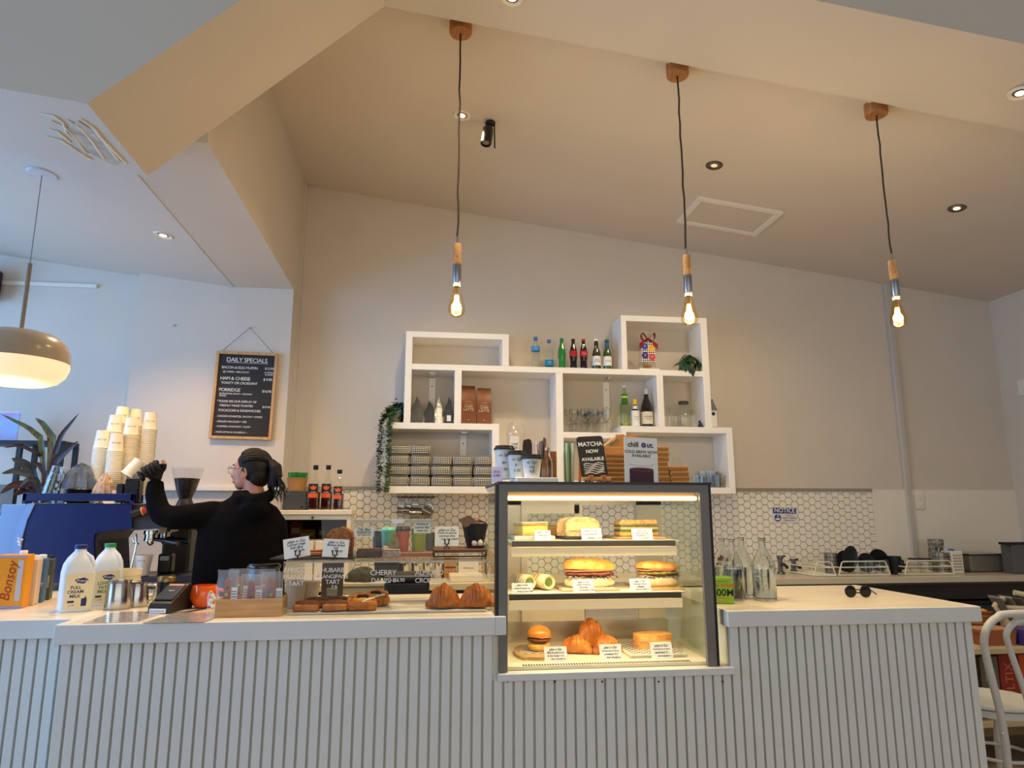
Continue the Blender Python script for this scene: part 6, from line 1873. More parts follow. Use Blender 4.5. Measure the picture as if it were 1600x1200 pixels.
# saucers under the cloth
ps = at(124, 772, 3.85)
sau = mat('saucer_black', (36, 34, 34), .35)
for i in range(8):
    t = thing('saucer', 'dark saucer, %s of the pile under the grey cloth' % ['bottom', 'second from the bottom', 'third from the bottom', 'fourth from the bottom', 'fourth from the top', 'third from the top', 'second from the top', 'topmost'][i], 'saucer', (ps.x, 3.855, TOPZ + i * .0085), 0, 'dark saucers on the machine')
    MB().lathe([(0, 0), (.040, 0), (.072, .010), (.073, .012), (.070, .012), (.040, .0035), (0, .0035)], 28).build('dish', sau, t)
cloth('folded_cloth', 'crumpled blue grey cloth on the machine top', (p.x + .002, 3.86, TOPZ + .076), .070, .055, .085, mat('cloth_bluegrey', (96, 108, 128), .9, var=.3, vscale=12, bump=.4, bscale=80), 2)
p = at(164, 755, 3.80)
cloth('folded_cloth', 'beige cloth beside the blue grey one', (p.x, 3.80, TOPZ), .05, .036, .10, mat('cloth_beige', (200, 172, 150), .9, var=.12, vscale=14, bump=.4, bscale=80), 5)
p = at(178, 772, 3.79)
t = thing('plate', 'pale plate leaning on the machine top', 'plate', (p.x, 3.785, TOPZ + .022), rot=(math.radians(62), math.radians(18), 0))
MB().lathe([(0, 0), (.03, 0), (.048, .006), (.046, .008), (.03, .002), (0, .002)], 28).build('dish', PAPER, t)
# glasses stacked upside down, leaning
for i in range(4):
    p = at(74 + 4 * i, 772 - 13 * i, 3.82)
    t = thing('tumbler', 'clear upturned glass in the leaning stack, %s' % ['bottom', 'second from the bottom', 'second from the top', 'topmost'][i], 'glass', (p.x, 3.82, TOPZ + .001 + i * .035), rot=(0, math.radians(9), 0), group='glasses stacked on the machine')
    MB().lathe([(.036, 0), (.026, .085), (0, .086), (0, .080), (.024, .080), (.0345, 0)], 20).build('glass_body', GLASS, t)
for i, px in enumerate((98,)):
    p = at(px, 774, 3.80)
    t = thing('shot_glass', ['small shot glass next to the leaning glass stack', 'small shot glass next to the saucers'][i], 'glass', (p.x, 3.80, TOPZ), group='shot glasses on the machine')
    MB().lathe([(0, 0), (.019, 0), (.023, .05), (.021, .05), (.017, .006), (0, .006)], 18).build('glass_body', GLASS, t)
p = at(209, 780, 3.80); H = at(209, 741, 3.80).z - TOPZ
t = thing('lid_dispenser', 'black square dispenser with a tipped paper cup on it', 'dispenser', (p.x - .004, 3.80, TOPZ))
MB().box(-.036, .036, -.03, .03, 0, H * .82, bev=.006).build('dispenser_body', mat('canister_black'), t)
MB().box(-.034, .034, -.028, .028, H * .82, H, bev=.004).build('dispenser_top', mat('dispenser_clear', (120, 116, 108), .2), t)
t = thing('paper_cup', 'white paper cup lying tipped on the black dispenser', 'cup', (p.x - .012, 3.80, TOPZ + H + .034), rot=(0, math.radians(32), .25))
o = link('cup_wall', cup_me, t, (0, 0, -.05)); o.rotation_euler = (0, 0, 0)
p = at(188, 775, 3.79)
tag(MB().box(p.x - .018, p.x + .016, 3.775, 3.805, TOPZ, TOPZ + .10, bev=.005).build('sachet_box', BLACK), 'small black box between cloth and dispenser', 'box')
p = at(228, 780, 3.80)
t = thing('steel_shaker', 'steel shaker beside the dispenser on the machine edge', 'shaker', (p.x + .002, 3.80, TOPZ + .002))
MB().lathe([(0, 0), (.022, 0), (.022, .030), (.0235, .031), (.0235, .040), (.021, .041), (0, .041)], 20).build('shaker_body', STEEL, t)

# ---- grinder behind the barista's arm
p = at(287, 800, 4.32)
zg = ZK
HB = at(286, 778, 4.32).z
t = thing('coffee_grinder', 'coffee grinder with clear hopper full of beans', 'grinder', (p.x, 4.33, zg))
hb = HB - zg
MB().box(-.08, .075, -.09, .12, 0, hb - .09, bev=.015).build('grinder_body', mat('grinder_black', (28, 27, 28), .35), t)
MB().lathe([(.05, hb - .09), (.05, hb - .04), (.035, hb - .005)], 24).build('collar', mat('grinder_collar', (48, 42, 40), .35), t)
Ht = at(286, 731, 4.32).z - zg
MB().lathe([(.036, hb - .01), (.052, hb + .03), (.092, Ht), (.094, Ht)], 36).build('hopper', pane_mat('hopper_plastic', (.90, .90, .90), ior=1.55), t)
zb_ = at(286, 748, 4.32).z - zg
bm = MB().lathe([(0, hb - .008), (.033, hb - .008), (.049, hb + .03), (.049 + .04 * (zb_ - hb - .03) / (Ht - hb - .03), zb_), (.04, zb_ + .004), (0, zb_ + .006)], 36).jitter(.003, 90)
o = bm.build('coffee_beans', mat('coffee_beans', (54, 34, 22), .45, rgb2=(26, 15, 10), vscale=110, bump=.9, bscale=130), t); o['kind'] = 'stuff'

# ---- black rack, plant, poster scrap, pale box at the photo edge
RK = mat('rack_black', (34, 36, 40), .5, metal=.3)
ry = 4.36
a, b = at(-60, 690, ry), at(99, 697, ry)
rz_ = a.z
t = thing('metal_rack', 'black steel rack behind the plant at the photo edge', 'rack', (a.x, ry, 0))
W_ = b.x - a.x
MB().box(0, W_, 0, .19, rz_ - .012, rz_ + .012, bev=.002).build('top_shelf', RK, t)
MB().box(0, W_, 0, .19, 1.30, 1.32).build('shelf', RK, t)
for x in (.30, W_ - .025):
    for y in (0, .165):
        MB().box(x, x + .025, y, y + .025, ZK, rz_ - .0125).build('upright', RK, t)
MB().sheet(lambda u, v: (.12 + u * .20, -.006, 1.32 + v * .16), 1, 1, False).build('mesh_panel', checker('mesh_pattern', (24, 24, 26), (150, 146, 136), 190.0, rot=.785), t)
p = at(5, 690, 4.32); Hh = at(5, 641, 4.32).z - (rz_ + .0125)
t = thing('flyer_stand', 'clear stand with a pink and cyan flyer on the black rack', 'flyer', (at(-4, 680, 4.34).x, 4.44, rz_ + .0125))
MB().box(-.07, .052, 0, .004, 0, Hh).build('flyer_sheet', mat('flyer_cyan', (110, 190, 240), .3, rgb2=(180, 120, 200), vscale=9), t)
MB().box(-.07, .052, -.003, -.0005, 0, Hh + .01).build('acrylic_cover', ACRYLIC, t)
p = at(30, 860, 3.62)
tag(MB().box(X_(21) - .14, X_(21) - .012, 3.86, 4.06, ZK, at(20, 788, 3.90).z, bev=.004).build('pale_container', mat('pale_blue_plastic', (120, 158, 206), .4)), 'pale blue upright container behind the coffee machine', 'container')
LEAF = mat('cordyline_dark', (66, 26, 26), .45, rgb2=(38, 22, 22), vscale=14)
LEAF2 = mat('cordyline_green', (96, 104, 56), .45, rgb2=(54, 66, 36), vscale=20, stretch=(1, 12, 1))
LEAF3 = mat('cordyline_grey', (70, 74, 66), .5, rgb2=(44, 50, 46), vscale=16)
yb = 4.255
base = at(72, 800, yb)
t = thing('cordyline_plant', 'dark red and striped cordyline plant behind the machine', 'plant', (base.x, yb, ZK))
MB().lathe([(0, 0), (.055, 0), (.075, .14), (.07, .14), (.06, .10), (0, .10)], 24).build('pot', mat('pot_dark', (50, 46, 44), .6), t)
def long_leaf(pts, W, m, fold=.35):
    P = [Vector((at(px, py, yb + dy).x - base.x, dy, at(px, py, yb + dy).z - ZK)) for px, py, dy in pts]
    def f(u, v):
        s = u * (len(P) - 1); i = min(int(s), len(P) - 2); fr_ = s - i
        c = P[i].lerp(P[i + 1], fr_)
        tdir = (P[i + 1] - P[i]).normalized()
        sd = tdir.cross(Vector((0, 1, 0))).normalized()
        wv = W * (math.sin(PI * min(1, (u * .92 + .08))) ** .7)
        o = sd * ((v - .5) * wv) + Vector((0, -1, 0)) * (fold * abs(v - .5) * wv)
        return tuple(c + o)
    MB().sheet(f, 14, 4).build('leaf', m, t)
for pts, W, m in (([(76, 790, 0), (84, 716, 0), (96, 680, -.02), (124, 645, -.06)], .030, LEAF), ([(74, 790, 0), (80, 700, 0), (84, 685, 0), (68, 662, -.02), (55, 653, -.03)], .040, LEAF2), ([(78, 790, 0), (86, 722, 0), (100, 708, -.02), (123, 689, -.05)], .050, LEAF),
                  ([(70, 790, 0), (68, 720, 0), (64, 684, -.02), (45, 668, -.05), (0, 646, -.08)], .034, LEAF2), ([(72, 790, 0), (66, 715, 0), (60, 708, -.02), (30, 695, -.05), (5, 700, -.08)], .022, LEAF), ([(66, 795, 0), (50, 732, 0), (34, 722, -.03), (18, 716, -.06)], .052, LEAF3),
                  ([(66, 795, 0), (48, 742, -.02), (25, 735, -.05), (2, 740, -.08)], .040, LEAF3), ([(70, 795, 0), (50, 756, -.04), (20, 758, -.07), (0, 772, -.1)], .045, LEAF), ([(70, 790, 0), (72, 742, -.02), (62, 726, -.03), (48, 722, -.05)], .030, LEAF), ([(76, 790, 0), (80, 735, 0), (92, 728, -.02), (102, 742, -.05)], .030, LEAF3),
                  ([(70, 795, 0), (40, 765, -.04), (20, 775, -.08)], .040, LEAF), ([(72, 795, 0), (60, 750, -.04), (44, 748, -.08), (30, 762, -.1)], .03, LEAF3), ([(74, 790, 0), (79, 705, 0), (78, 690, 0), (74, 676, 0)], .026, mat('cordyline_red', (120, 40, 34), .45))):
    long_leaf(pts, W, m)
# specials blackboard
q = [at(336, 550, WS - .02), at(432, 551, WS - .02), at(424, 687, WS - .02), at(328, 686, WS - .02)]
cx = sum(v.x for v in q) / 4; w_ = .386; z1 = (q[0].z + q[1].z) / 2; z0 = (q[2].z + q[3].z) / 2; H = z1 - z0
bd = thing('specials_board', 'hanging blackboard headed daily specials in a pale wood frame', 'blackboard', (cx, WS - .004, z0), rot=(0, math.radians(.9), 0))
FRW = wood('frame_wood', (214, 168, 112), (196, 148, 92), 5, 'Z')
for nm, a in (('frame_side', (-w_ / 2, -w_ / 2 + .018, 0, H)), ('frame_side', (w_ / 2 - .018, w_ / 2, 0, H)), ('frame_rail', (-w_ / 2 + .018, w_ / 2 - .018, 0, .018)), ('frame_rail', (-w_ / 2 + .018, w_ / 2 - .018, H - .018, H))):
    MB().box(a[0], a[1], -.028, -.004, a[2], a[3], bev=.002).build(nm, FRW, bd)
sl = MB().box(-w_ / 2 + .016, w_ / 2 - .016, -.018, -.006, .016, H - .016).build('slate', BRD, bd)
LN = [('DAILY SPECIALS', .045, 0, .905, 'C'), ('Bacon & Egg Muffin', .0265, -.155, .815, 'L'), ('$12.00', .026, .145, .817, 'C'), ('@ CHEESE + BBQ SAUCE', .018, -.145, .765, 'L'), ('w/ SMALL\nCOFFEE', .018, .145, .758, 'C'),
      ('Ham & Cheese', .034, -.158, .688, 'L'), ('$ 9.90', .027, .140, .688, 'C'), ('Toasty or Croissant', .025, -.150, .636, 'L'), ('Porridge', .034, -.160, .556, 'L'), ('$16.90', .026, .140, .552, 'C'), ('@ SEASONAL FRUITS + ORGANIC\nHONEY', .0165, -.155, .500, 'L'),
      ('* Please see our Display of', .0225, -.165, .425, 'L'), ('freshly made toasted', .022, -.145, .377, 'L'), ('$15.90', .022, .145, .372, 'C'), ('Focaccias & Sandwiches', .0245, -.150, .322, 'L'), ('- Chicken schnitzel, bacon + cheese', .0185, -.160, .255, 'L'),
      ('- Grilled halloumi + veg', .0185, -.160, .195, 'L'), ('- Chicken, avocado + slaw', .0185, -.160, .140, 'L'), ('-- more options on display --', .017, -.165, .075, 'L')]
for s, sz, x, f, al in LN:
    if s[0] not in '-@*$w' or s.startswith('--'): s = s.upper()
    s = s.upper() if not s.startswith('w/') else s
    text(s, sz * .88, CHALK, sl, (x, -.0186, H * f), align={'C': 'CENTER', 'L': 'LEFT'}[al], spacing=.92, name='chalk_lettering')
MB().box(-.125, .135, -.0188, -.018, H * .872, H * .875).build('chalk_underline', CHALK, sl)
pk = at(388, 512, WS - .01)
ap = Vector((pk.x - cx, -.012, pk.z - z0))
MB().tube([(-w_ / 2 + .03, -.016, H), ap, (w_ / 2 - .03, -.016, H)], .0016, 5).build('hanging_cord', mat('cord_brown', (96, 78, 60), .9), bd)
MB().lathe([(0, 0), (.005, 0), (.004, .014), (0, .015)], 8, Matrix.Translation((ap.x, .0, ap.z)) @ Matrix.Rotation(PI / 2, 4, 'X')).build('hook', STEEL, bd)
# ================================================================== THE BARISTA
PY = 3.72
def W(px, py, dy=0.0): return at(px, py, PY + dy)
per = thing('person', 'barista in black hooded top with dark ponytail, seen from behind', 'person', (W(375, 900).x, PY, 0))
po = per.location.copy()
def L(px, py, dy=0.0): return W(px, py, dy) - po
CLOTH = mat('black_hoodie', (9, 8, 9), .95, var=.12, vscale=18, bump=.5, bscale=22, spec=.12)
SKIN = mat('skin', (186, 132, 104), .5, var=.05, vscale=20, sss=.15)
HAIR = mat('dark_hair', (9, 6, 5), .5, spec=.3, rgb2=(22, 14, 11), vscale=26, stretch=(2, 2, 14), bump=.35, bscale=60)
def remeshed(mb, name, m, parent, vox, smooth=4):
    o = mb.build(name, m, parent)
    r = o.modifiers.new('union', 'REMESH'); r.mode = 'VOXEL'; r.voxel_size = vox; r.use_smooth_shade = True
    s = o.modifiers.new('soften', 'SMOOTH'); s.iterations = smooth; s.factor = .6
    return o
def oval_loft(mb, rings, n=24):
    """rings: (center, rx, ry, yaw)"""
    vs, fs = [], []
    for c, rx, ry, yaw in rings:
        for i in range(n):
            a = 2 * PI * i / n
            x, y = rx * math.cos(a), ry * math.sin(a)
            vs.append((c.x + x * math.cos(yaw) - y * math.sin(yaw), c.y + x * math.sin(yaw) + y * math.cos(yaw), c.z))
    k = len(rings)
    for j in range(k - 1):
        for i in range(n):
            fs.append((j * n + i, j * n + (i + 1) % n, (j + 1) * n + (i + 1) % n, (j + 1) * n + i))
    fs.append(tuple(range(n - 1, -1, -1))); fs.append(tuple((k - 1) * n + i for i in range(n)))
    return mb.add(vs, fs, True)
# --- body with clothes as one continuous surface
S = .00325                     # metres per pixel at this depth
b = MB()
rings = [(L(372, 1010), 66 * S, .135, .12), (L(372, 980), 69 * S, .14, .12), (L(372, 930), 69 * S, .135, .12), (L(374, 880), 67 * S, .13, .12), (L(376, 845), 65 * S, .128, .12), (L(378, 815), 62 * S, .118, .12),
         (L(381, 798), 55 * S, .10, .12), (L(384, 786), 38 * S, .085, .12), (L(386, 775), 22 * S, .07, .12), (L(386, 766), 17 * S, .06, .12)]
oval_loft(b, rings)
# raised arm: shoulder, elbow, wrist
b.tube([L(352, 806), L(330, 804, -.03), L(300, 807, -.06), L(272, 809, -.07), L(254, 805, -.06)], [.070, .070, .064, .060, .054], 16)
b.tube([L(254, 806, -.06), L(246, 790, -.05), L(242, 770, -.03), L(243, 752, -.01)], [.053, .051, .046, .038], 16)
b.ball(L(254, 804, -.06), .054)
# far arm hanging, its forearm going forward
b.tube([L(415, 800, .02), L(430, 822, .02), L(434, 855, .03), L(432, 880, .06)], [.060, .062, .056, .050], 14)
b.tube([L(432, 880, .06), L(422, 895, .16), L(408, 900, .26)], [.050, .046, .036], 14)
# hood lying on the back and its collar
b.ball(L(398, 796, -.105), .06, 18, 12, sx=1.25, sy=.55, sz=.85)
b.tube([L(368, 772, .02), L(378, 778, -.07), L(398, 782, -.10), L(420, 776, -.06), L(424, 768, .02)], [.022, .032, .036, .032, .022], 10)
b.tube([L(366, 776, .05), L(362, 790, .06)], [.024, .02], 10)
body = remeshed(b, 'hooded_top', CLOTH, per, .009, 5)
# --- trousers and shoes behind the counter
g = MB()
hip = L(372, 985)
g.ball(Vector((hip.x, hip.y, .80)), .15, 18, 12, sx=1.2, sy=.9, sz=.8)
for s in (-1, 1):
    g.tube([(hip.x + s * .085, hip.y, .82), (hip.x + s * .095, hip.y - .01, .48), (hip.x + s * .10, hip.y + .01, .08)], [.095, .070, .050], 16)
remeshed(g, 'trousers', mat('black_trousers', (10, 10, 12), .9), per, .014, 4)
for s in (-1, 1):
    sh_ = MB().ball((hip.x + s * .10, hip.y + .06, .042), .05, 16, 10, sy=2.2, sz=.84)
    sh_.v = [(x, y, max(z, 0)) for x, y, z in sh_.v]
    sh_.build('shoe', mat('shoe_black', (22, 22, 22), .5), per)
# --- head: turned in profile, local x is the way the face looks
hc = L(391, 737)
fdir = Vector((-.93, .36, 0)).normalized()
yaw = math.atan2(fdir.y, fdir.x)
HM = Matrix.Translation(hc) @ Matrix.Rotation(yaw, 4, 'Z')
h = MB()
def hb(c, r, sx=1, sy=1, sz=1): h.ball(c, r, 20, 14, HM, sx, sy, sz)
hb((-.012, 0, .018), .084, 1.06, .86, 1.0)          # skull
hb((.034, 0, -.02), .058, .98, 1.02, 1.15)          # face
hb((.052, 0, -.072), .027, 1.0, 1.15, .8)           # chin
hb((.028, .032, -.052), .034, 1.1, .8, 1.0); hb((.028, -.032, -.052), .034, 1.1, .8, 1.0)   # jaw
hb((.062, 0, .034), .03, .8, 1.5, .7)               # brow
h.tube([HM @ Vector((.082, 0, .018)), HM @ Vector((.098, 0, -.012)), HM @ Vector((.104, 0, -.022)), HM @ Vector((.088, 0, -.028))], [.008, .010, .012, .008], 10)
hb((.088, 0, -.048), .011, .9, 1.6, .55); hb((.085, 0, -.058), .011, .9, 1.5, .6)           # lips
hb((.070, .030, -.018), .020); hb((.070, -.030, -.018), .020)                               # cheeks
h.tube([HM @ Vector((-.020, 0, -.03)), HM @ Vector((-.028, 0, -.085)), HM @ Vector((-.030, 0, -.14))], [.050, .048, .055], 16)
head = remeshed(h, 'head', SKIN, per, .006, 3)
for s in (-1, 1):
    e = MB()
    e.tube([HM @ Vector((-.012 + .016 * math.sin(a), s * (.074 + .004 * math.cos(a)), -.008 + .026 * math.cos(a))) for a in [PI * (.1 + i * .19) * 1.0 for i in range(10)]], .0065, 8)
    e.ball((0, 0, 0), .016, 12, 8, HM @ Matrix.Translation((-.010, s * .0715, -.010)), .8, .35, 1.3)
    e.build('ear', SKIN, head)
    MB().ball((0, 0, 0), .0105, 12, 8, HM @ Matrix.Translation((.074, s * .030, .012))).build('eye', mat('eye_white', (226, 220, 212), .25), head)
    MB().ball((0, 0, 0), .0055, 10, 6, HM @ Matrix.Translation((.0815, s * .031, .012))).build('iris', mat('iris_dark', (40, 24, 16), .2), head)
    MB().tube([HM @ Vector((.078, s * .014, .031)), HM @ Vector((.082, s * .030, .036)), HM @ Vector((.070, s * .048, .030))], [.0025, .0035, .002], 6).build('eyebrow', HAIR, head)
MB().tube([HM @ Vector((.094, -.016, -.0535)), HM @ Vector((.099, 0, -.053)), HM @ Vector((.094, .016, -.0535))], [.0015, .0025, .0015], 6).build('mouth_line', mat('lip_dark', (140, 78, 70), .5), head)
# glasses
gl = thing('spectacles', 'thin metal framed spectacles worn by the barista', 'glasses', po)
GLM = mat('spectacle_metal', (170, 160, 150), .25, metal=.9)
for s in (-1, 1):
    rim = [HM @ Vector((.106 - .010 * abs(math.cos(a)) - .004, s * .032 + .022 * math.cos(a), .008 + .018 * math.sin(a))) for a in [2 * PI * i / 20 for i in range(20)]]
    MB().tube(rim, .0013, 6, closed=True).build('rim', GLM, gl)
    m = MB(); m.add(rim, [tuple(range(20))]); m.build('lens', pane_mat('lens_glass', (.96, .97, .98)), gl)
    MB().tube([HM @ Vector((.098, s * .054, .014)), HM @ Vector((.05, s * .078, .014)), HM @ Vector((-.008, s * .081, .012)), HM @ Vector((-.022, s * .080, -.004))], .0016, 6).build('temple', mat('temple_brown', (60, 40, 30), .4), gl)
MB().tube([HM @ Vector((.102, -.010, .014)), HM @ Vector((.106, 0, .018)), HM @ Vector((.102, .010, .014))], .0014, 6).build('bridge', GLM, gl)
# hair pulled back into a ponytail
hr = MB()
hr.ball((0, 0, 0), .092, 24, 16, HM @ Matrix.Translation((-.018, 0, .024)), 1.02, .90, .98)
hr.ball((0, 0, 0), .060, 20, 14, HM @ Matrix.Translation((-.058, 0, -.022)), .85, 1.08, 1.0)
cut = []
hair = hr
# keep the forehead and face free: pull the front vertices back above the hairline
out = []
inv = HM.inverted()
for v in hr.v:
    q = inv @ Vector(v)
    lim = .066 - max(0, (.075 - q.z)) * .92
    if q.z < .0: lim = -.012 + q.z * .1
    if q.x > lim: q.x = lim + (q.x - lim) * .08
    out.append(tuple(HM @ q))
hr.v = out
hair = remeshed(hr, 'hair', HAIR, per, .006, 2)
# strands combed back from the hairline to the tie
def on_cap(d, k=1.0):
    return Vector((-.018 + .0955 * d.x * k, .0855 * d.y * k, .024 + .0925 * d.z * k))
tie_d = Vector((-.98, 0, .16)).normalized()
for i in range(44):
    a = -1.45 + 2.9 * i / 43
    d0 = Vector((.62 - .42 * abs(math.sin(a)) ** 2, math.sin(a) * .98, .80 * math.cos(a) + .02)).normalized()
    ln = []
    for j in range(8):
        u = .04 + .96 * j / 7
        d = (d0 * (1 - u) + tie_d * u + Vector((0, 0, .55 * u * (1 - u)))).normalized()
        ln.append(HM @ on_cap(d, 1.0 + .012 * (i % 3)))
    MB().tube(ln, [.0025, .0055, .0062, .0062, .006, .0055, .005, .004], 6).build('hair_strand', HAIR, hair)
pt = [HM @ Vector(q) for q in ((-.095, .0, .035), (-.118, -.004, .040), (-.142, -.006, .020), (-.148, -.006, -.02), (-.132, -.006, -.062), (-.108, -.008, -.085))]
pm = MB().tube(pt, [.016, .026, .033, .034, .027, .012], 14)
pm.jitter(.004, 40, 2)
remeshed(pm, 'ponytail', HAIR, per, .005, 2)
k = random.Random(9)
for i in range(16):
    q = [pt[1 + (i % 3)].copy()]
    for j in range(6):
        q.append(q[-1] + Vector((k.uniform(-.008, .022), k.uniform(-.014, .008), -.024 + k.uniform(-.004, .008))))
    MB().tube(q, [.006, .007, .006, .005, .004, .003, .0015], 6).build('hair_lock', HAIR, per)
MB().tube([HM @ Vector((-.102 + .003 * math.sin(a), .018 * math.cos(a), .037 + .018 * math.sin(a))) for a in [2 * PI * i / 14 for i in range(14)]], .005, 8, closed=True).build('hair_tie', mat('tie_black', (16, 15, 18), .8), per)
# --- raised hand in a black glove, closed on a tamper
GLOVE = mat('black_glove', (13, 13, 17), .7, bump=.2, bscale=60)
hw = L(243, 744, -.005)
ax0, ax1 = L(250, 728, -.03), L(224, 742, -.05)         # axis of the thing held
axd = (ax1 - ax0).normalized()
hm = MB()
hm.tube([hw + Vector((0, 0, -.02)), hw, L(244, 735, -.005), L(246, 724, -.008)], [.030, .033, .036, .030], 14)
palm = remeshed(hm, 'hand', GLOVE, per, .006, 3)
cmid = L(240, 733, -.045)
updir = Vector((0, 0, 1)); side_ = axd.cross(updir).normalized(); wrapu = side_.cross(axd).normalized()
for i in range(4):
    o0 = cmid + axd * (-.026 + .0205 * i)
    ln = [.95, 1.05, 1.0, .85][i]
    pts = []
    for j in range(6):
        a = math.radians(100 - 62 * j * .62 * ln)
        pts.append(o0 + wrapu * (.026 * math.sin(a)) - Vector((0, 1, 0)) * (.026 * math.cos(a) + .004) * (1 if j else .6) + Vector((0, .012 if j == 0 else 0, 0)))
    MB().tube(pts, [.0112, .0112, .0105, .010, .0095, .0075], 10).build('finger', GLOVE, per)
MB().tube([L(251, 738, -.01), L(256, 730, -.02), L(257, 724, -.02), L(254, 719, -.022)], [.012, .0115, .0105, .008], 10).build('thumb', mat('thumb_skin', (196, 140, 110), .5), per)
MB().tube([L(251, 738, -.01), L(256, 731, -.02), L(257, 725, -.02)], [.0135, .013, .0115], 10).build('thumb_glove', GLOVE, per)
tp = thing('coffee_tamper', 'black coffee tamper held in the raised gloved hand', 'tamper', po)
MB().tube([ax0, ax0.lerp(ax1, .5), ax1], [.014, .016, .017], 14).build('handle', mat('tamper_black', (20, 20, 22), .3), tp)
MB().tube([ax1, ax1 + axd * .004, ax1 + axd * .012, ax1 + axd * .020], [.018, .027, .029, .029], 20).build('tamper_head', mat('tamper_ring', (60, 60, 64), .25, metal=.8), tp)
# ================================================================== BACK BENCH AND WHAT STANDS ON IT
CREAM = mat('bench_cream', (222, 208, 176), .4, var=.03, vscale=4)
BZ = .905
YF = 4.26
def bench(label, x0, x1, y0, y1, z, m):
    t = thing('back_bench', label, 'bench', (x0, y0, 0))
    MB().box(0, x1 - x0, 0, y1 - y0, z - .038, z, bev=.002).build('bench_top', m, t)
    MB().box(0, x1 - x0, .05, y1 - y0, z - .15, z - .0385).build('apron', mat('apron_dark', (44, 40, 36), .5), t)
    return t
b1 = bench('cream topped back bench behind the pastry guard', XN + .01, 1.60, 4.22, WB - .02, BZ, CREAM)
for i in range(4):
    MB().box(.02 + i * .62, .60 + i * .62, .06, .56, .02, BZ - .155).build('cupboard_body', CREAM, b1)
    d = MB().box(.03 + i * .62, .59 + i * .62, .045, .0595, .06, BZ - .165, bev=.003).build('cupboard_door', WHITE_PAINT, b1)
    MB().tube([(.12 + i * .62, .03, .60), (.22 + i * .62, .03, .60)], .005, 6).build('handle', STEEL, d)
BT2 = mat('bench_grey_cream', (206, 196, 174), .3, var=.03, vscale=4)
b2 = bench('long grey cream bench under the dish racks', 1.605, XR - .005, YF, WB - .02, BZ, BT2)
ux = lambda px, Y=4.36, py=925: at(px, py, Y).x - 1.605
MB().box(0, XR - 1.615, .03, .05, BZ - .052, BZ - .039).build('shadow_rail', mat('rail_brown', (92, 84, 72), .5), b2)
MB().box(.02, .06, .08, .50, 0, BZ - .151).build('leg_frame', STEEL, b2)
MB().box(2.60, 2.64, .08, .50, 0, BZ - .151).build('leg_frame', STEEL, b2)
def undercounter(name, label, cat, x0, x1, m, door, z1=.74):
    t = thing(name, label, cat, (x0, 4.34, 0))
    MB().box(0, x1 - x0, .02, .40, .02, z1, bev=.004).build('cabinet_body', m, t)
    d = MB().box(.01, x1 - x0 - .01, 0, .0195, .05, z1 - .03, bev=.004).build('cabinet_door', door, t)
    MB().tube([(.05, -.02, z1 - .10), (x1 - x0 - .05, -.02, z1 - .10)], .007, 8).build('handle', STEEL, d)
    return t
undercounter('dishwasher', 'dark red front of a machine under the bench', 'dishwasher', at(1385, 925, 4.34).x, at(1450, 925, 4.34).x, mat('unit_dark', (30, 26, 26), .4), mat('unit_maroon', (92, 20, 30), .35))
undercounter('bar_fridge', 'black bar fridge with slate blue door under the bench', 'fridge', at(1462, 925, 4.34).x, XR - .06, mat('fridge_black', (16, 17, 22), .3), mat('fridge_slate', (44, 58, 72), .3))
undercounter('storage_cabinet', 'dark olive storage cabinet under the bench beside the dishwasher', 'cabinet', at(1225, 925, 4.34).x, at(1362, 925, 4.34).x, mat('unit_dark'), mat('unit_olive', (52, 52, 46), .4))

# white cabinet under the specials wall
cx0, cx1 = at(436, 830, 4.33).x, at(547, 830, 4.33).x
cz = at(490, 797, 4.33).z
t = thing('white_cabinet', 'white lockable cabinet with dark glass front behind the barista', 'cabinet', (cx0, 4.33, 0))
Wc_ = cx1 - cx0
CW = mat('cabinet_white', (228, 220, 200), .45)
zs = at(490, 843, 4.33).z; zt_ = at(490, 812, 4.33).z
MB().box(-.01, Wc_ + .006, -.012, .24, cz - .028, cz, bev=.003).build('top_slab', CW, t)
MB().box(0, Wc_, .02, .235, BZ + .001, zs - .006).build('lower_body', CW, t)
MB().box(0, Wc_, .225, .235, zs, cz - .0285).build('back_panel', mat('cabinet_inside', (92, 84, 72), .7), t)
MB().box(0, .022, 0, .225, zs - .005, cz - .0285).build('side_panel', CW, t)
MB().box(Wc_ - .022, Wc_, 0, .225, zs - .005, cz - .0285).build('side_panel', CW, t)
MB().box(.022, Wc_ - .022, 0, .02, zt_, cz - .0285).build('header', CW, t)
MB().box(.022, Wc_ - .022, .02, .225, zs - .005, zs).build('inner_floor', CW, t)
MB().box(.022, Wc_ * .52, .008, .011, zs, zt_).build('glass_door', pane_mat('smoked_glass', (.55, .52, .46)), t)
MB().box(Wc_ * .50, Wc_ - .022, .013, .016, zs, zt_).build('glass_door', pane_mat('smoked_glass'), t)
for i in range(2):
    d = MB().box(.006 + i * Wc_ / 2, Wc_ / 2 - .003 + i * Wc_ / 2, .0, .0195, BZ + .004, zs - .01, bev=.002).build('cabinet_door', CW, t)
MB().lathe([(0, 0), (.009, 0), (.009, .004), (.004, .006), (0, .006)], 14, Matrix.Rotation(PI / 2, 4, 'X')).build('keyhole', mat('lock_brass', (120, 104, 80), .3, metal=.9), t, (Wc_ * .46, -.0005, cz - .045))
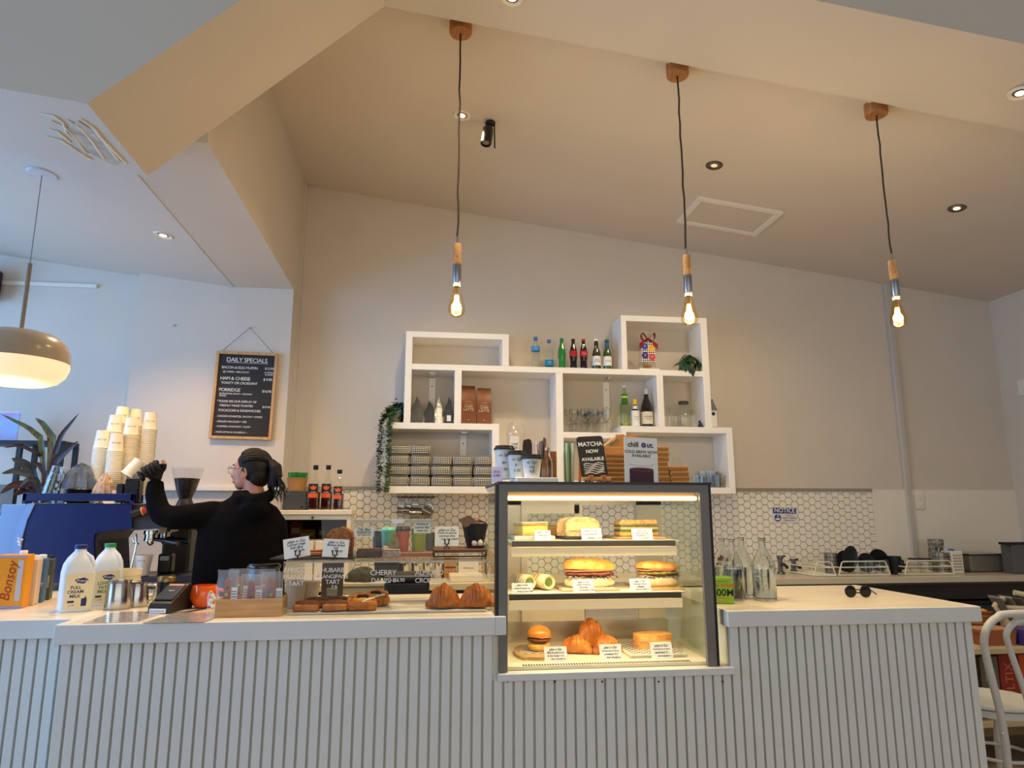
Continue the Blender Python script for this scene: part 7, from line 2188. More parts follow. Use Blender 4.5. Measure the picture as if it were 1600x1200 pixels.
for i, (x, w_, h_, c) in enumerate(((.06, .07, .11, (196, 110, 30)), (.13, .10, .055, (214, 166, 20)), (.22, .05, .08, (120, 110, 98)), (.31, .04, .10, (70, 66, 60)))):
    o = thing('packet', ['orange packet inside the glass cabinet', 'yellow packet inside the glass cabinet', 'grey tin inside the glass cabinet', 'dark jar inside the glass cabinet'][i], 'packet', (cx0 + x + .02, 4.45, zs + .0005))
    MB().box(-w_ / 2, w_ / 2, -.03, .03, 0, h_, bev=.008).build('packet_body', mat('packet_%d' % c[0], c, .5), o)
    MB().box(-w_ * .35, w_ * .35, -.0312, -.03, h_ * .3, h_ * .6).build('packet_label', PAPER, o)
# syrup bottles, grey box and green lined cup on the cabinet
zc_ = cz + .0006
def syrup(px, ytop, Y, label, lab, liq, txt, w_=.034):
    p = at(px, 780, Y); H = at(px, ytop, Y).z - zc_
    t = thing('syrup_bottle', label, 'bottle', (p.x, Y, zc_), -.1, 'syrup bottles on the white cabinet')
    b = MB(); sbox(b, [(0, w_ * .95, .008, 0), (.006, w_, .010, 0), (H * .60, w_, .010, 0), (H * .68, w_ * .6, .014, 0), (H * .73, .014, .0135, 0), (H * .92, .012, .0118, 0)])
    b.build('glass_body', THIN, t)
    b = MB(); sbox(b, [(.004, w_ * .93, .009, 0), (H * .40, w_ * .93, .009, 0)]); b.build('syrup', mat('syrup_dark', (58, 20, 16), .1, coat=.3), t)
    MB().lathe([(.014, H * .90), (.0155, H * .91), (.0155, H), (0, H)], 18).build('cap', BLACK, t)
    l = MB().box(-w_ * .85, w_ * .85, -w_ - .0012, -w_ - .0004, H * .27, H * .58).build('paper_label', lab, t)
    MB().box(-w_ * .85, w_ * .85, -w_ - .0018, -w_ - .0013, H * .27, H * .37).build('label_band', mat('syrup_orange', (226, 96, 40), .5), l)
    cr = [(-.016, .0), (-.020, .016), (-.009, .009), (0, .022), (.009, .009), (.020, .016), (.016, .0), (.008, -.008), (-.008, -.008)]
    MB().prism([(x, z + H * .475) for x, z in cr], 'Y', -w_ - .0019, -w_ - .0013).build('label_crown', mat('syrup_orange'), l)
    text(txt, .011, PAPER, l, (0, -w_ - .002, H * .395))
DL = mat('syrup_label_dark', (36, 24, 34), .5)
syrup(491, 727, 4.40, 'tall syrup bottle with orange crown label, nearest the grey box', DL, 0, 'arkadia')
syrup(511, 727, 4.43, 'tall syrup bottle with turned label between the other two', DL, 0, 'arkadia')
syrup(529, 734, 4.40, 'shorter syrup bottle with black label at the cabinet end', mat('syrup_label_black', (30, 20, 22), .5), 0, 'SYRUP', .030)
p = at(463, 780, 4.42); H = at(463, 767, 4.42).z - zc_
t = thing('napkin_box', 'flat fronted charcoal box beside the syrup bottles', 'box', (p.x, 4.42, zc_))
MB().box(-.072, .066, -.05, .09, 0, H, bev=.004).build('box_body', mat('box_charcoal', (66, 68, 68), .55), t)
text('napkins', .010, mat('print_light_grey', (150, 150, 150), .6), t, (-.045, -.0508, H * .84))
MB().prism([(.034, .010), (.052, .010), (.05, .022), (.042, .024)], 'Y', -.0512, -.0504).build('printed_logo', BLACK, t)
H2 = at(463, 748, 4.42).z - zc_ - H
t = thing('paper_bowl', 'kraft paper bowl with green fringed filling', 'bowl', (p.x, 4.42, zc_ + H + .0005))
MB().lathe([(0, 0), (.050, 0), (.062, H2), (.064, H2), (.064, H2 + .004), (.060, H2 + .004), (.048, .004), (0, .004)], 28).build('bowl_body', KR, t)
m = MB(); k = random.Random(12)
for i in range(150):
    a = k.uniform(0, 6.28); r = k.uniform(.01, .062)
    m.tube([(r * .9 * math.cos(a), r * .9 * math.sin(a), H2 - .012), (r * 1.05 * math.cos(a), r * 1.05 * math.sin(a), H2 + k.uniform(.025, .040))], .003, 4)
o = m.build('green_fringe', mat('fringe_green', (40, 140, 62), .5, var=.3, vscale=60), t); o['kind'] = 'stuff'

# things on the bench seen through the guard
zb_ = BZ + .0006
def slab(name, label, cat, px0, px1, pyt, Y, d_, m, py_base=None, parts=None, bev=.004):
    a, b = at(px0, 890, Y).x, at(px1, 890, Y).x
    h_ = at((px0 + px1) / 2, pyt, Y).z - zb_
    t = thing(name, label, cat, ((a + b) / 2, Y, zb_))
    MB().box(-(b - a) / 2, (b - a) / 2, 0, d_, 0, h_, bev=bev).build(name + '_body', m, t)
    return t, b - a, h_
t, w_, h_ = slab('knock_box', 'black knock box on the bench seen through the guard', 'bin', 585, 622, 882, 4.40, .2, mat('knock_black', (36, 34, 34), .5))
MB().box(-w_ / 2 - .004, w_ / 2 + .004, -.004, .204, h_, h_ + .012, bev=.003).build('rim', BLACK, t)
t, w_, h_ = slab('paper_stack', 'stack of white napkins seen through the guard', 'napkins', 703, 762, 899, 4.30, .2, mat('napkin_white', (234, 224, 198), .8, bump=.2, bscale=60))
MB().box(-w_ / 2, -w_ / 2 + .003, -.002, .0, 0, h_).build('wrapper', PLASTIC_CLEAR, t)
t, w_, h_ = slab('carton_box', 'white carton with printed code behind the napkins', 'box', 716, 748, 868, 4.50, .12, mat('carton_white', (224, 216, 200), .6))
text('FRAGILE', .018, mat('print_grey2', (110, 100, 92), .6), t, (0, -.001, h_ * .45))
t, w_, h_ = slab('wooden_box', 'tan wooden box on the bench behind the riser', 'box', 694, 713, 862, 4.52, .12, wood('tan_wood', (196, 140, 76), (172, 116, 58), 6, 'Z'))
MB().box(-w_ / 2 + .004, w_ / 2 - .004, -.003, 0, h_ * .4, h_ * .44).build('box_slot', INK, t)
t, w_, h_ = slab('recipe_folder', 'green grey folder standing at the end of the bench', 'folder', 758, 778, 850, 4.55, .05, mat('folder_green', (112, 128, 104), .6))
for i, px in enumerate((632, 650, 668, 686)):
    p = at(px, 890, 4.55)
    t = thing('steel_cup', ['steel mixing cup on the bench, nearest the knock box', 'steel mixing cup second from the knock box', 'steel mixing cup third from the knock box', 'steel mixing cup furthest from the knock box'][i], 'cup', (p.x, 4.58, zb_), 0, 'steel cups on the back bench')
    H = at(px, 880, 4.55).z - zb_
    MB().lathe([(0, 0), (.038, 0), (.046, H), (.044, H), (.036, .006), (0, .006)], 22).build('cup_body', CHROME, t)
# cloth and white drawer unit, dark bin in front
a, b = at(532, 905, 3.95).x, at(600, 905, 3.95).x
t = thing('drawer_trolley', 'white drawer trolley behind the counter with a dark cloth on it', 'trolley', (a, 3.95, 0))
zt2 = at(560, 911, 3.95).z
MB().box(0, b - a, .01, .26, .04, zt2 - .02, bev=.003).build('trolley_body', CREAM, t)
MB().box(-.008, b - a + .008, 0, .265, zt2 - .02, zt2, bev=.003).build('trolley_top', CREAM, t)
for i in range(3):
    d = MB().box(.01, b - a - .01, -.006, .0095, .08 + i * .25, .31 + i * .25, bev=.003).build('drawer', WHITE_PAINT, t)
    MB().tube([(.05, -.02, .25 + i * .25), (b - a - .05, -.02, .25 + i * .25)], .005, 6).build('handle', STEEL, d)
o = cloth('floor_cloth', 'dark olive cloth folded on the drawer trolley', ((a + b) / 2 - .01, 4.06, zt2 + .0005), .10, .07, .05, mat('cloth_olive', (66, 64, 52), .9, bump=.4, bscale=80), 8)
a, b = at(600, 920, 3.62).x, at(671, 920, 3.62).x
t = thing('waste_bin', 'black waste bin standing behind the counter', 'bin', ((a + b) / 2, 3.62, 0))
zt3 = at(635, 899, 3.62).z
MB().box(-(b - a) / 2, (b - a) / 2, 0, .25, 0, zt3 - .03, bev=.015).build('bin_body', mat('bin_black', (30, 29, 30), .5, var=.1), t)
MB().box(-(b - a) / 2 - .006, (b - a) / 2 + .006, -.006, .256, zt3 - .0295, zt3, bev=.008).build('bin_lid', mat('bin_lid_dark', (38, 36, 36), .4), t)
m = MB()
for q in ((.03, .5), (.045, .56), (.05, .45), (.06, .52), (.04, .40)):
    m.ball((q[0] - .03, -.002, zt3 * (.80 + .25 * (q[1] - .4))), .010, 8, 6, sy=.2)
m.build('splash_mark', mat('splash_pale', (170, 160, 148), .6), t)
# jug rack on the tiles
p = at(650, 790, WB - .05)
t = thing('jug_rail', 'steel rail on the tiles with hooks', 'rail', (p.x, WB - .0075, at(650, 777, WB).z))
MB().tube([(-.12, -.03, 0), (.12, -.03, 0)], .006, 8).build('rail_bar', mat('rail_dark_steel', (96, 92, 88), .25, metal=.9), t)
for x in (-.12, .12):
    MB().tube([(x, 0, 0), (x, -.03, 0)], .008, 8).build('rail_mount', mat('rail_dark_steel'), t)
for x in (-.10, -.05, .0, .06, .10):
    MB().tube([(x, -.03, .006), (x, -.042, -.006), (x, -.036, -.03), (x, -.030, -.04)], .0025, 6).build('hook', CHROME, t)
for i, (dx, dz, r, h_, ro, lab) in enumerate(((-.10, -.10, .020, .05, 0, 'smallest steel jug hanging on the tiles'), (-.055, -.10, .022, .045, .2, 'squat steel jug hanging beside the smallest'), (.0, -.115, .038, .08, 0, 'dark sheened steel jug hanging in the middle'), (.075, -.11, .034, .07, .5, 'tilted steel jug hanging at the end of the rail'))):
    t = thing('hanging_jug', lab, 'jug', (p.x + dx, WB - .055, at(650, 777, WB).z + dz + .01), rot=(0, PI / 2 + ro, 0), group='steel jugs hanging on the tiles')
    MB().lathe([(0, -h_ / 2), (r, -h_ / 2), (r * .95, 0), (r * .88, h_ / 2), (r * .84, h_ / 2), (r * .9, 0), (r * .9, -h_ / 2 + .004), (0, -h_ / 2 + .004)], 20).build('jug_body', mat('jug_steel', (150, 146, 140), .18, metal=1), t)
    MB().tube([(-r * .9, 0, -h_ * .3), (-r * 1.5, 0, -h_ * .2), (-r * 1.5, 0, h_ * .2), (-r * .85, 0, h_ * .35)], .003, 6).build('handle', CHROME, t)

# ---- right part of the bench: racks, crockery, boxes
def rack(px0, px1, label):
    Y0, Y1 = 4.34, 4.66
    x0, x1 = at(px0, 897, Y0).x, at(px1, 897, Y0).x
    t = thing('dish_rack', label, 'dish rack', ((x0 + x1) / 2, Y0, zb_))
    w_ = x1 - x0; d_ = Y1 - Y0; h_ = .095
    WR_ = mat('rack_white_wire', (232, 226, 206), .35)
    r = .0042
    def rect(z, e):
        return [(-w_ / 2 - e, -e, z), (w_ / 2 + e, -e, z), (w_ / 2 + e, d_ + e, z), (-w_ / 2 - e, d_ + e, z)]
    MB().tube(rect(.008, 0), r, 8, closed=True, smooth=True).build('bottom_wire', WR_, t)
    MB().tube(rect(h_ * .60, -.006), r, 8, closed=True).build('middle_wire', WR_, t)
    for nm, a in (('front_hoop', 0), ('back_hoop', d_)):
        MB().tube([(-w_ / 2, a, .008), (-w_ / 2 + .025, a, h_ - .008), (-w_ / 2 + .04, a, h_), (w_ / 2 - .04, a, h_), (w_ / 2 - .025, a, h_ - .008), (w_ / 2, a, .008)], r, 8).build(nm, WR_, t)
    for i in range(12):
        x = -w_ / 2 + w_ * (i + .5) / 12
        MB().tube([(x, 0, .008), (x, d_, .008)], .002, 5).build('base_wire', WR_, t)
    return t, x0, x1
t, rx0, rx1 = rack(1311, 1391, 'white wire dish rack full of black plates and glasses')
t, sx0, sx1 = rack(1414, 1492, 'white wire dish rack holding a few glasses near the white basket')
t, tx0, tx1 = rack(1272, 1306, 'narrow white wire rack holding the cutlery tin')
zr_ = zb_ + .0135
PLB = mat('plate_black', (18, 18, 20), .3)
for i, (px, pyt, Y, ang, lab, r) in enumerate(((1327, 852, 4.42, 20, 'tall black oval plate upright in the first rack', .10), (1320, 860, 4.50, 10, 'black plate behind the tall oval one', .085), (1352, 864, 4.45, -5, 'round black plate in the middle of the rack', .088), (1372, 858, 4.52, 0, 'large round black plate at the end of the rack', .10))):
    p = at(px, 880, Y); H = at(px, pyt, Y).z - zr_
    t = thing('dinner_plate', lab, 'plate', (p.x, Y, zr_ + H / 2), rot=(math.radians(84), math.radians(ang), 0), group='black plates in the dish rack')
    MB().lathe([(0, 0), (H * .28, 0), (H * .5, .010), (H * .5, .013), (H * .28, .004), (0, .004)], 32, sx=.62 if i == 0 else 1.0).build('dish', PLB, t)
for i, (px, Y) in enumerate(((1340, 4.38), (1352, 4.40), (1362, 4.38), (1374, 4.40), (1384, 4.44))):
    p = at(px, 890, Y)
    t = thing('tumbler', 'upturned glass in the first dish rack, %s from the black oval plate' % ['first', 'second', 'third', 'fourth', 'fifth'][i], 'glass', (p.x, Y, zr_), 0, 'glasses in the first dish rack')
    MB().lathe([(.032, 0), (.026, .085), (0, .087), (0, .080), (.024, .079), (.030, 0)], 18).build('glass_body', THIN, t)
for i, (px, Y) in enumerate(((1430, 4.42), (1447, 4.40))):
    p = at(px, 890, Y)
    t = thing('tumbler', ['short clear glass in the second rack near its end', 'short clear glass in the second rack near the steel basket'][i], 'glass', (p.x, Y, zr_), 0, 'glasses in the second dish rack')
    MB().lathe([(.040, 0), (.036, .085), (0, .087), (0, .080), (.034, .079), (.038, 0)], 22).build('glass_body', THIN, t)
    MB().lathe([(.037, .086), (.038, .094), (0, .095)], 20).build('dark_coaster', BLACK, t)
for i, (px, pyt, Y, r, lab) in enumerate(((1399, 869, 4.44, .040, 'black mug between the two dish racks'), (1404, 875, 4.72, .036, 'smaller black mug behind the wire rack end'))):
    p = at(px, 885, Y); H = at(px, pyt, Y).z - zb_
    t = thing('black_mug', lab, 'mug', (p.x, Y, zb_ + .0), 0, 'black mugs by the racks')
    MB().lathe([(0, 0), (r * .8, 0), (r, H * .3), (r, H), (r * .93, H), (r * .9, .01), (0, .01)], 24).build('mug_body', PLB, t)
    MB().tube([(r * .95, 0, H * .8), (r * 1.5, 0, H * .75), (r * 1.5, 0, H * .3), (r * .95, 0, H * .25)], .006, 8).build('handle', PLB, t)
# cutlery tins
def tin(px, pyt, Y, r, label, z, dots=True, cut=0):
    p = at(px, 885, Y); H = at(px, pyt, Y).z - z
    t = thing('cutlery_tin', label, 'cutlery tin', (p.x, Y, z))
    MB().lathe([(0, 0), (r, 0), (r, H), (r * .95, H), (r * .95, .004), (0, .004)], 24).build('tin_body', mat('tin_steel', (150, 142, 128), .3, metal=.9), t)
    if dots:
        for j in range(4):
            for q in range(10):
                a = PI + PI * (q + .5 * (j % 2)) / 10
                MB().ball((r * 1.005 * math.cos(a), r * 1.005 * math.sin(a), H * (.2 + .2 * j)), .0042, 6, 4).build('hole', mat('hole_dark', (40, 36, 32), .8), t)
    for q in range(cut):
        a = q * 2.4
        MB().tube([(r * .5 * math.cos(a), r * .5 * math.sin(a), .01), (r * .8 * math.cos(a), r * .8 * math.sin(a), H + .03 + .01 * (q % 3))], .003, 6).build('cutlery_handle', CHROME, t)
    return t, H
tin(1299, 864, 4.46, .042, 'perforated steel cutlery tin in the narrow rack', zr_)
t, H = tin(1470, 863, 4.50, .055, 'perforated steel cutlery tin carrying the nested tins', zb_ + .0, True, 6)
p = at(1463, 863, 4.46)
for i in range(3):
    t = thing('cutlery_tin', 'plain steel tin, %s of the leaning nest on the cutlery bench' % ['lowest', 'middle', 'topmost'][i], 'cutlery tin', (at(1466, 870, 4.60).x + .004 * i, 4.62, zb_ + .075 * i), 0, 'steel tins stacked at the bench end')
    MB().lathe([(0, 0), (.048, 0), (.050, .006), (.050, .072), (.046, .074), (0, .074)], 22).build('tin_body', mat('tin_steel'), t)
    for z in (.02, .05):
        MB().lathe([(.0505, z), (.052, z + .003), (.0505, z + .006)], 22).build('tin_band', CHROME, t)
# white perforated basket, steel tray, knives box
t, w_, h_ = slab('plastic_basket', 'white perforated basket with a blue top on the bench', 'basket', 1489, 1507, 861, 4.45, .10, SPL)
for i in range(6):
    for j in range(6):
        MB().box(-w_ / 2 + .012 + i * (w_ - .02) / 6, -w_ / 2 + .018 + i * (w_ - .02) / 6, -.0012, 0, h_ * (.12 + .13 * j), h_ * (.19 + .13 * j)).build('perforation', mat('perf_grey', (120, 116, 106), .6), t)
MB().ball((0, .05, h_ + .004), .02, 12, 8, sz=.5).build('blue_cloth', mat('blue_sponge', (60, 120, 190), .7), t)
t, w_, h_ = slab('steel_pan', 'deep grey steel pan lying on the bench near the corner', 'pan', 1518, 1578, 866, 4.50, .20, mat('pan_grey', (124, 122, 114), .4, metal=.4), bev=.012)
MB().box(-w_ / 2 - .012, w_ / 2 + .012, -.012, .212, h_, h_ + .006, bev=.002).build('pan_rim', STEEL, t)
t, w_, h_ = slab('cutting_board', 'pale chopping boards leaning between basket and pan', 'chopping board', 1508, 1520, 866, 4.58, .012, SPL, bev=.002)
t, w_, h_ = slab('knife_rack', 'dark grey panel with black clamp at the bench corner', 'panel', 1586, 1616, 850, 4.36, .10, mat('panel_grey', (92, 94, 96), .45), bev=.003)
MB().box(-w_ / 2 - .05, w_ / 2, -.008, .06, h_ - .004, h_ + .012, bev=.003).build('clamp_bar', BLACK, t)
# taps and bits near the water bottles
for i, (px, pyt, Y, lab) in enumerate(((1240, 873, 4.66, 'grey bench tap with a black lever'), (1220, 868, 4.56, 'tall dark tap beside the water bottles'))):
    p = at(px, 890, Y); H = at(px, pyt, Y).z - zb_
    t = thing('bench_tap', lab, 'tap', (p.x, Y, zb_))
    MB().lathe([(0, 0), (.028, 0), (.026, .012), (.016, .02), (.016, H * .8), (.022, H * .84), (.022, H), (0, H)], 18).build('tap_body', mat('tap_grey', (112, 112, 112), .3, metal=.8), t)
    MB().tube([(0, 0, H * .5), (0, -.05, H * .55), (0, -.09, H * .42)], .010, 8).build('spout', BLACK, t)
    MB().tube([(0, 0, H * .92), (.03, -.02, H * .98)], .006, 8).build('lever', BLACK, t)
p = at(1108, 872, 4.5)
t = thing('onion_bowl', 'dark bowl of red onions behind the water bottles', 'bowl', (p.x + .05, 4.5, zb_))
MB().lathe([(0, 0), (.05, 0), (.09, .07), (.086, .07), (.046, .006), (0, .006)], 24).build('bowl_body', mat('bowl_dark', (60, 52, 46), .5), t)
for i in range(6):
    MB().ball((.045 * math.cos(i * 1.05), .045 * math.sin(i * 1.05), .075 + .02 * (i % 2)), .032, 12, 8).build('onion', mat('onion_red', (96, 36, 44), .35, var=.2), t)
# notice sign
a, b = at(1205.5, 792, WB - .01), at(1246, 816, WB - .01)
t = thing('notice_sign', 'blue and white hand washing notice on the hexagon tiles', 'sign', (a.x, WB - .0105, b.z), rot=(0, math.radians(1), 0))
w_, h_ = b.x - a.x, a.z - b.z
MB().box(0, w_, -.001, .002, 0, h_).build('sign_plate', mat('sign_white', (226, 222, 220), .4), t)
SB = mat('sign_blue', (34, 62, 122), .45)
MB().box(.006, w_ - .006, -.0016, -.001, h_ * .58, h_ - .005).build('blue_band', SB, t)
text('NOTICE', h_ * .40, PAPER, t, (w_ / 2, -.0021, h_ * .775), bold=.0006)
MB().lathe([(0, 0), (h_ * .235, 0), (h_ * .235, .0006), (0, .0007)], 28, Matrix.Rotation(PI / 2, 4, 'X')).build('blue_disc', SB, t, (w_ * .21, -.0011, h_ * .29))
MB().prism([(-.020, 0), (.020, 0), (.012, -.013), (-.012, -.013)], 'Y', -.0024, -.0018).build('basin_symbol', PAPER, t, (w_ * .21, 0, h_ * .27))
MB().box(-.003, .003, -.0024, -.0018, .004, .028).build('hand_symbol', PAPER, t, (w_ * .22, 0, h_ * .27))
text('THIS IS A\nHAND WASHING\nBASIN ONLY', h_ * .135, INK, t, (w_ * .69, -.0018, h_ * .29), bold=.0002, line=1.15)
# ================================================================== OPEN COUNTER END, CHAIR AND SIDE SHELF
ZR = .9465
# cling film box, cut by the case
p = at(1128, 945, 2.86)
hx = at(1116, 903, 2.86).z - ZR
t = thing('cling_wrap_box', 'lime green cling wrap carton beside the food case', 'box', (at(1117, 940, 2.86).x - .14, 2.86, ZR))
w_ = at(1143, 940, 2.86).x - at(1117, 940, 2.86).x + .14
w_ = min(w_, .24)
t.location.x = at(1143, 940, 2.86).x
t.rotation_euler = (0, 0, math.radians(74))
LIME = mat('carton_lime', (140, 180, 30), .4, var=.05, vscale=6)
MB().box(0, .10, -.005, .085, 0, hx, bev=.002).build('carton_body', LIME, t)
t.location.y = 2.845
o = MB().box(-.0008, 0, .0, .082, .004, hx - .004).build('end_panel', LIME, t)
RT = mat('print_red', (200, 60, 40), .5)
rot_ = (0, 0, -PI / 2)
text('ING WRAP', .020, RT, o, (-.0016, .040, hx * .70), rot=rot_, bold=.0003)
text('600M', .040, INK, o, (-.0016, .040, hx * .42), rot=rot_, bold=.0008)
MB().box(-.0018, -.0008, .015, .075, hx * .20, hx * .225).build('printed_rule', RT, o)
MB().box(-.0018, -.0008, .015, .075, hx * .86, hx * .87).build('printed_rule', INK, o)
text('FILM', .026, RT, t, (.05, -.0056, hx * .6), shear=.2)
WATER = mat('water', (236, 244, 240), 0.0, trans=1.0, ior=1.33)
BOTG = pane_mat('water_bottle_glass', (.90, .93, .92), ior=1.9)
def flagon(px, py, ytop, label, r=.047):
    q = on(px, py, ZR)
    H = at(px, ytop, q.y).z - ZR
    t = thing('water_bottle', label, 'bottle', q, 0, 'glass water bottles on the counter end')
    MB().lathe([(0, 0), (r * .92, 0), (r, .006), (r, H * .56), (r * .96, H * .60), (r * .62, H * .72), (r * .34, H * .82), (r * .29, H * .90), (r * .29, H * .95), (r * .34, H * .955), (r * .34, H), (r * .25, H), (r * .22, H * .94), (r * .22, H * .88), (r * .28, H * .82), (r * .56, H * .715), (r * .90, H * .595), (r * .94, H * .55), (r * .94, .012), (r * .86, .008), (0, .008)], 36).build('glass_body', GLASS, t)
    MB().lathe([(0, .0095), (r * .85, .0095), (r * .925, .013), (r * .925, H * .50), (0, H * .50)], 36).build('water', WATER, t)
    MB().lathe([(r * .28, H * .985), (r * .30, H), (0, H + .001)], 18).build('stopper', mat('stopper_pale', (226, 220, 200), .4), t)
    rg = MB()
    for i in range(12):
        a = 2 * PI * i / 12
        rg.ball((r * .99 * math.cos(a), r * .99 * math.sin(a), .012), .006, 8, 6)
    rg.build('beaded_foot', BOTG, t)
flagon(1196, 937, 840, 'clear water bottle standing apart, nearest the photo viewer', .049)
flagon(1163, 932, 839, 'clear water bottle in the middle of the group', .044)
flagon(1147, 936, 842, 'clear water bottle beside the lime carton', .046)
flagon(1132, 928, 841, 'clear water bottle half hidden by the food case', .046)
# sunglasses
q = on(1341, 933, ZR)
t = thing('sunglasses', 'round black sunglasses lying on the counter end', 'sunglasses', (q.x, q.y, ZR), -.1)
for x in (-.034, .034):
    MB().tube([(x + .024 * math.cos(a), -.002, .025 + .024 * math.sin(a)) for a in [2 * PI * i / 24 for i in range(24)]], .0026, 8, closed=True).build('rim', BLACK, t)
    MB().lathe([(0, 0), (.023, 0), (.023, .0015), (0, .0018)], 24, Matrix.Translation((x, -.001, .025)) @ Matrix.Rotation(PI / 2, 4, 'X')).build('lens', mat('dark_lens', (22, 22, 24), .08), t)
MB().tube([(.058, 0, .032), (.085, .03, .020), (.112, .05, .006)], .0028, 6).build('temple', BLACK, t)
MB().tube([(-.058, 0, .032), (-.03, .014, .022), (.05, .02, .012)], .0028, 6).build('temple', BLACK, t)
MB().tube([(-.011, -.002, .03), (0, -.002, .034), (.011, -.002, .03)], .0025, 6).build('bridge', BLACK, t)

# ---- white bentwood chair
CH = mat('chair_white', (222, 222, 218), .35, var=.02, vscale=6)
CY = 2.83
t = thing('bentwood_chair', 'white bentwood chair at the end of the counter', 'chair', (at(1640, 1130, CY + .2).x, CY + .2, 0))
cxx, cyy = t.location.x, t.location.y
def Lc(px, py, Y): v = at(px, py, Y); return Vector((v.x - cxx, v.y - cyy, v.z))
outer = [Lc(1576, 1205, CY - .01), Lc(1571, 1160, CY - .02), Lc(1562, 1110, CY - .03), Lc(1548, 1055, CY - .05), Lc(1539, 1015, CY - .06), Lc(1538, 996, CY - .065), Lc(1544, 978, CY - .07), Lc(1558, 965, CY - .07), Lc(1580, 959, CY - .07)]
sym = 2 * Lc(1640, 980, CY - .05).x
outer = [Vector((outer[0].x + .01, outer[0].y, .02))] + outer
full = outer + [Vector((sym - v.x, v.y, v.z)) for v in outer[::-1]]
def smooth_path(P, n=6):
    out = []
    for i in range(len(P) - 1):
        p0, p1, p2, p3 = P[max(i - 1, 0)], P[i], P[i + 1], P[min(i + 2, len(P) - 1)]
        for j in range(n):
            u = j / n
            out.append(.5 * ((2 * p1) + (p2 - p0) * u + (2 * p0 - 5 * p1 + 4 * p2 - p3) * u * u + (3 * p1 - p0 - 3 * p2 + p3) * u ** 3))
    out.append(P[-1])
    return out
MB().tube(smooth_path(full), .0155, 12).build('outer_hoop', CH, t)
inner = [Lc(1612, 1118, CY - .02), Lc(1600, 1078, CY - .035), Lc(1586, 1038, CY - .05), Lc(1575, 1005, CY - .058), Lc(1573, 990, CY - .06), Lc(1582, 976, CY - .062), Lc(1600, 970, CY - .062)]
MB().tube(smooth_path(inner + [Vector((sym - v.x, v.y, v.z)) for v in inner[::-1]]), .0125, 12).build('inner_hoop', CH, t)
sc = Vector((sym / 2, .12, .455))
MB().lathe([(0, .0), (.175, 0), (.19, .006), (.192, .018), (.186, .026), (.15, .022), (0, .020)], 44).build('seat', CH, t, (sc.x, sc.y, sc.z - .018))
MB().lathe([(.168, -.03), (.186, -.03), (.186, 0), (.168, 0)], 44).build('seat_ring', CH, t, (sc.x, sc.y, sc.z - .018))
for s in (-1, 1):
    MB().tube([(sc.x + s * .13, sc.y + .12, .43), (sc.x + s * .15, sc.y + .17, .22), (sc.x + s * .17, sc.y + .20, 0)], [.017, .015, .012], 12).build('leg', CH, t)
MB().tube([(sc.x + .14 * math.cos(a), sc.y + .14 * math.sin(a), .22) for a in [2 * PI * i / 28 for i in range(28)]], .008, 8, closed=True).build('stretcher_ring', CH, t)
MB().ball(Lc(1567, 1146, CY - .035), .006, 8, 6).build('screw_head', CH, t)

# ---- side shelf beyond the counter
SY = 3.55
PLY = wood('birch_ply', (216, 198, 160), (198, 178, 138), 4, 'X')
x0, x1 = at(1520, 1010, SY).x, 4.3
zs1 = at(1560, 1013, SY).z
t = thing('side_shelf', 'birch plywood shelf unit beyond the counter end', 'shelf', (x0, SY, 0))
MB().box(0, x1 - x0, 0, .40, zs1 - .030, zs1, bev=.002).build('top_board', PLY, t)
MB().box(0, x1 - x0, 0, .40, .20, .225).build('lower_board', PLY, t)
MB().box(0, .02, .02, .40, .0, .1995).build('side_panel', PLY, t)
MB().box(.0, .02, .02, .40, .2255, zs1 - .0305).build('side_panel', PLY, t)
MB().box(x1 - x0 - .02, x1 - x0, .02, .40, .2255, zs1 - .0305).build('side_panel', PLY, t)
MB().box(.02, x1 - x0 - .02, .385, .40, .2255, zs1 - .0305).build('back_panel', mat('shelf_back_dark', (52, 46, 40), .7), t)
zs1 += .0006
TERRA = mat('terracotta', (156, 92, 58), .7, var=.1, vscale=12)
a, b = at(1536, 990, SY + .06).x, at(1585, 990, SY + .06).x
h_ = at(1560, 985, SY + .06).z - zs1
q = thing('planter_tray', 'brown terracotta trough on the side shelf', 'trough', ((a + b) / 2, SY + .06, zs1))
b_ = MB(); w_ = (b - a) / 2
b_.prism([(-w_, 0), (w_, 0), (w_ + .012, h_ * .8), (w_ + .016, h_ * .8), (w_ + .016, h_), (-w_ - .016, h_), (-w_ - .016, h_ * .8), (-w_ - .012, h_ * .8)], 'Y', 0, .14).build('trough_body', TERRA, q)
MB().box(-w_ - .006, w_ + .006, .012, .128, h_, h_ + .006).jitter(.004, 40).build('paper_liner', mat('liner_peach', (206, 160, 128), .8), q)
p = at(1537, 975, SY + .25); h_ = at(1537, 953, SY + .25).z - zs1
q = thing('woven_basket', 'small woven brown basket behind the terracotta trough', 'basket', (p.x - .01, SY + .27, zs1))
nb = 8
for i in range(nb):
    z0_, z1_ = h_ * i / nb, h_ * (i + 1) / nb
    MB().lathe([(.072, z0_), (.078, (z0_ + z1_) / 2), (.072, z1_)], 26).build('weave_band', mat('wicker_%d' % (i % 2), [(150, 96, 48), (128, 78, 36)][i % 2], .7, bump=.4, bscale=80), q)
MB().lathe([(0, h_ * .9), (.071, h_ * .9)], 24).build('basket_fill', mat('fill_amber', (186, 120, 60), .6), q)
for i in range(5):
    MB().ball((.03 * math.cos(i * 1.3), .03 * math.sin(i * 1.3), h_ * .95), .022, 10, 6, sz=.6).build('bread_piece', CRUST, q)
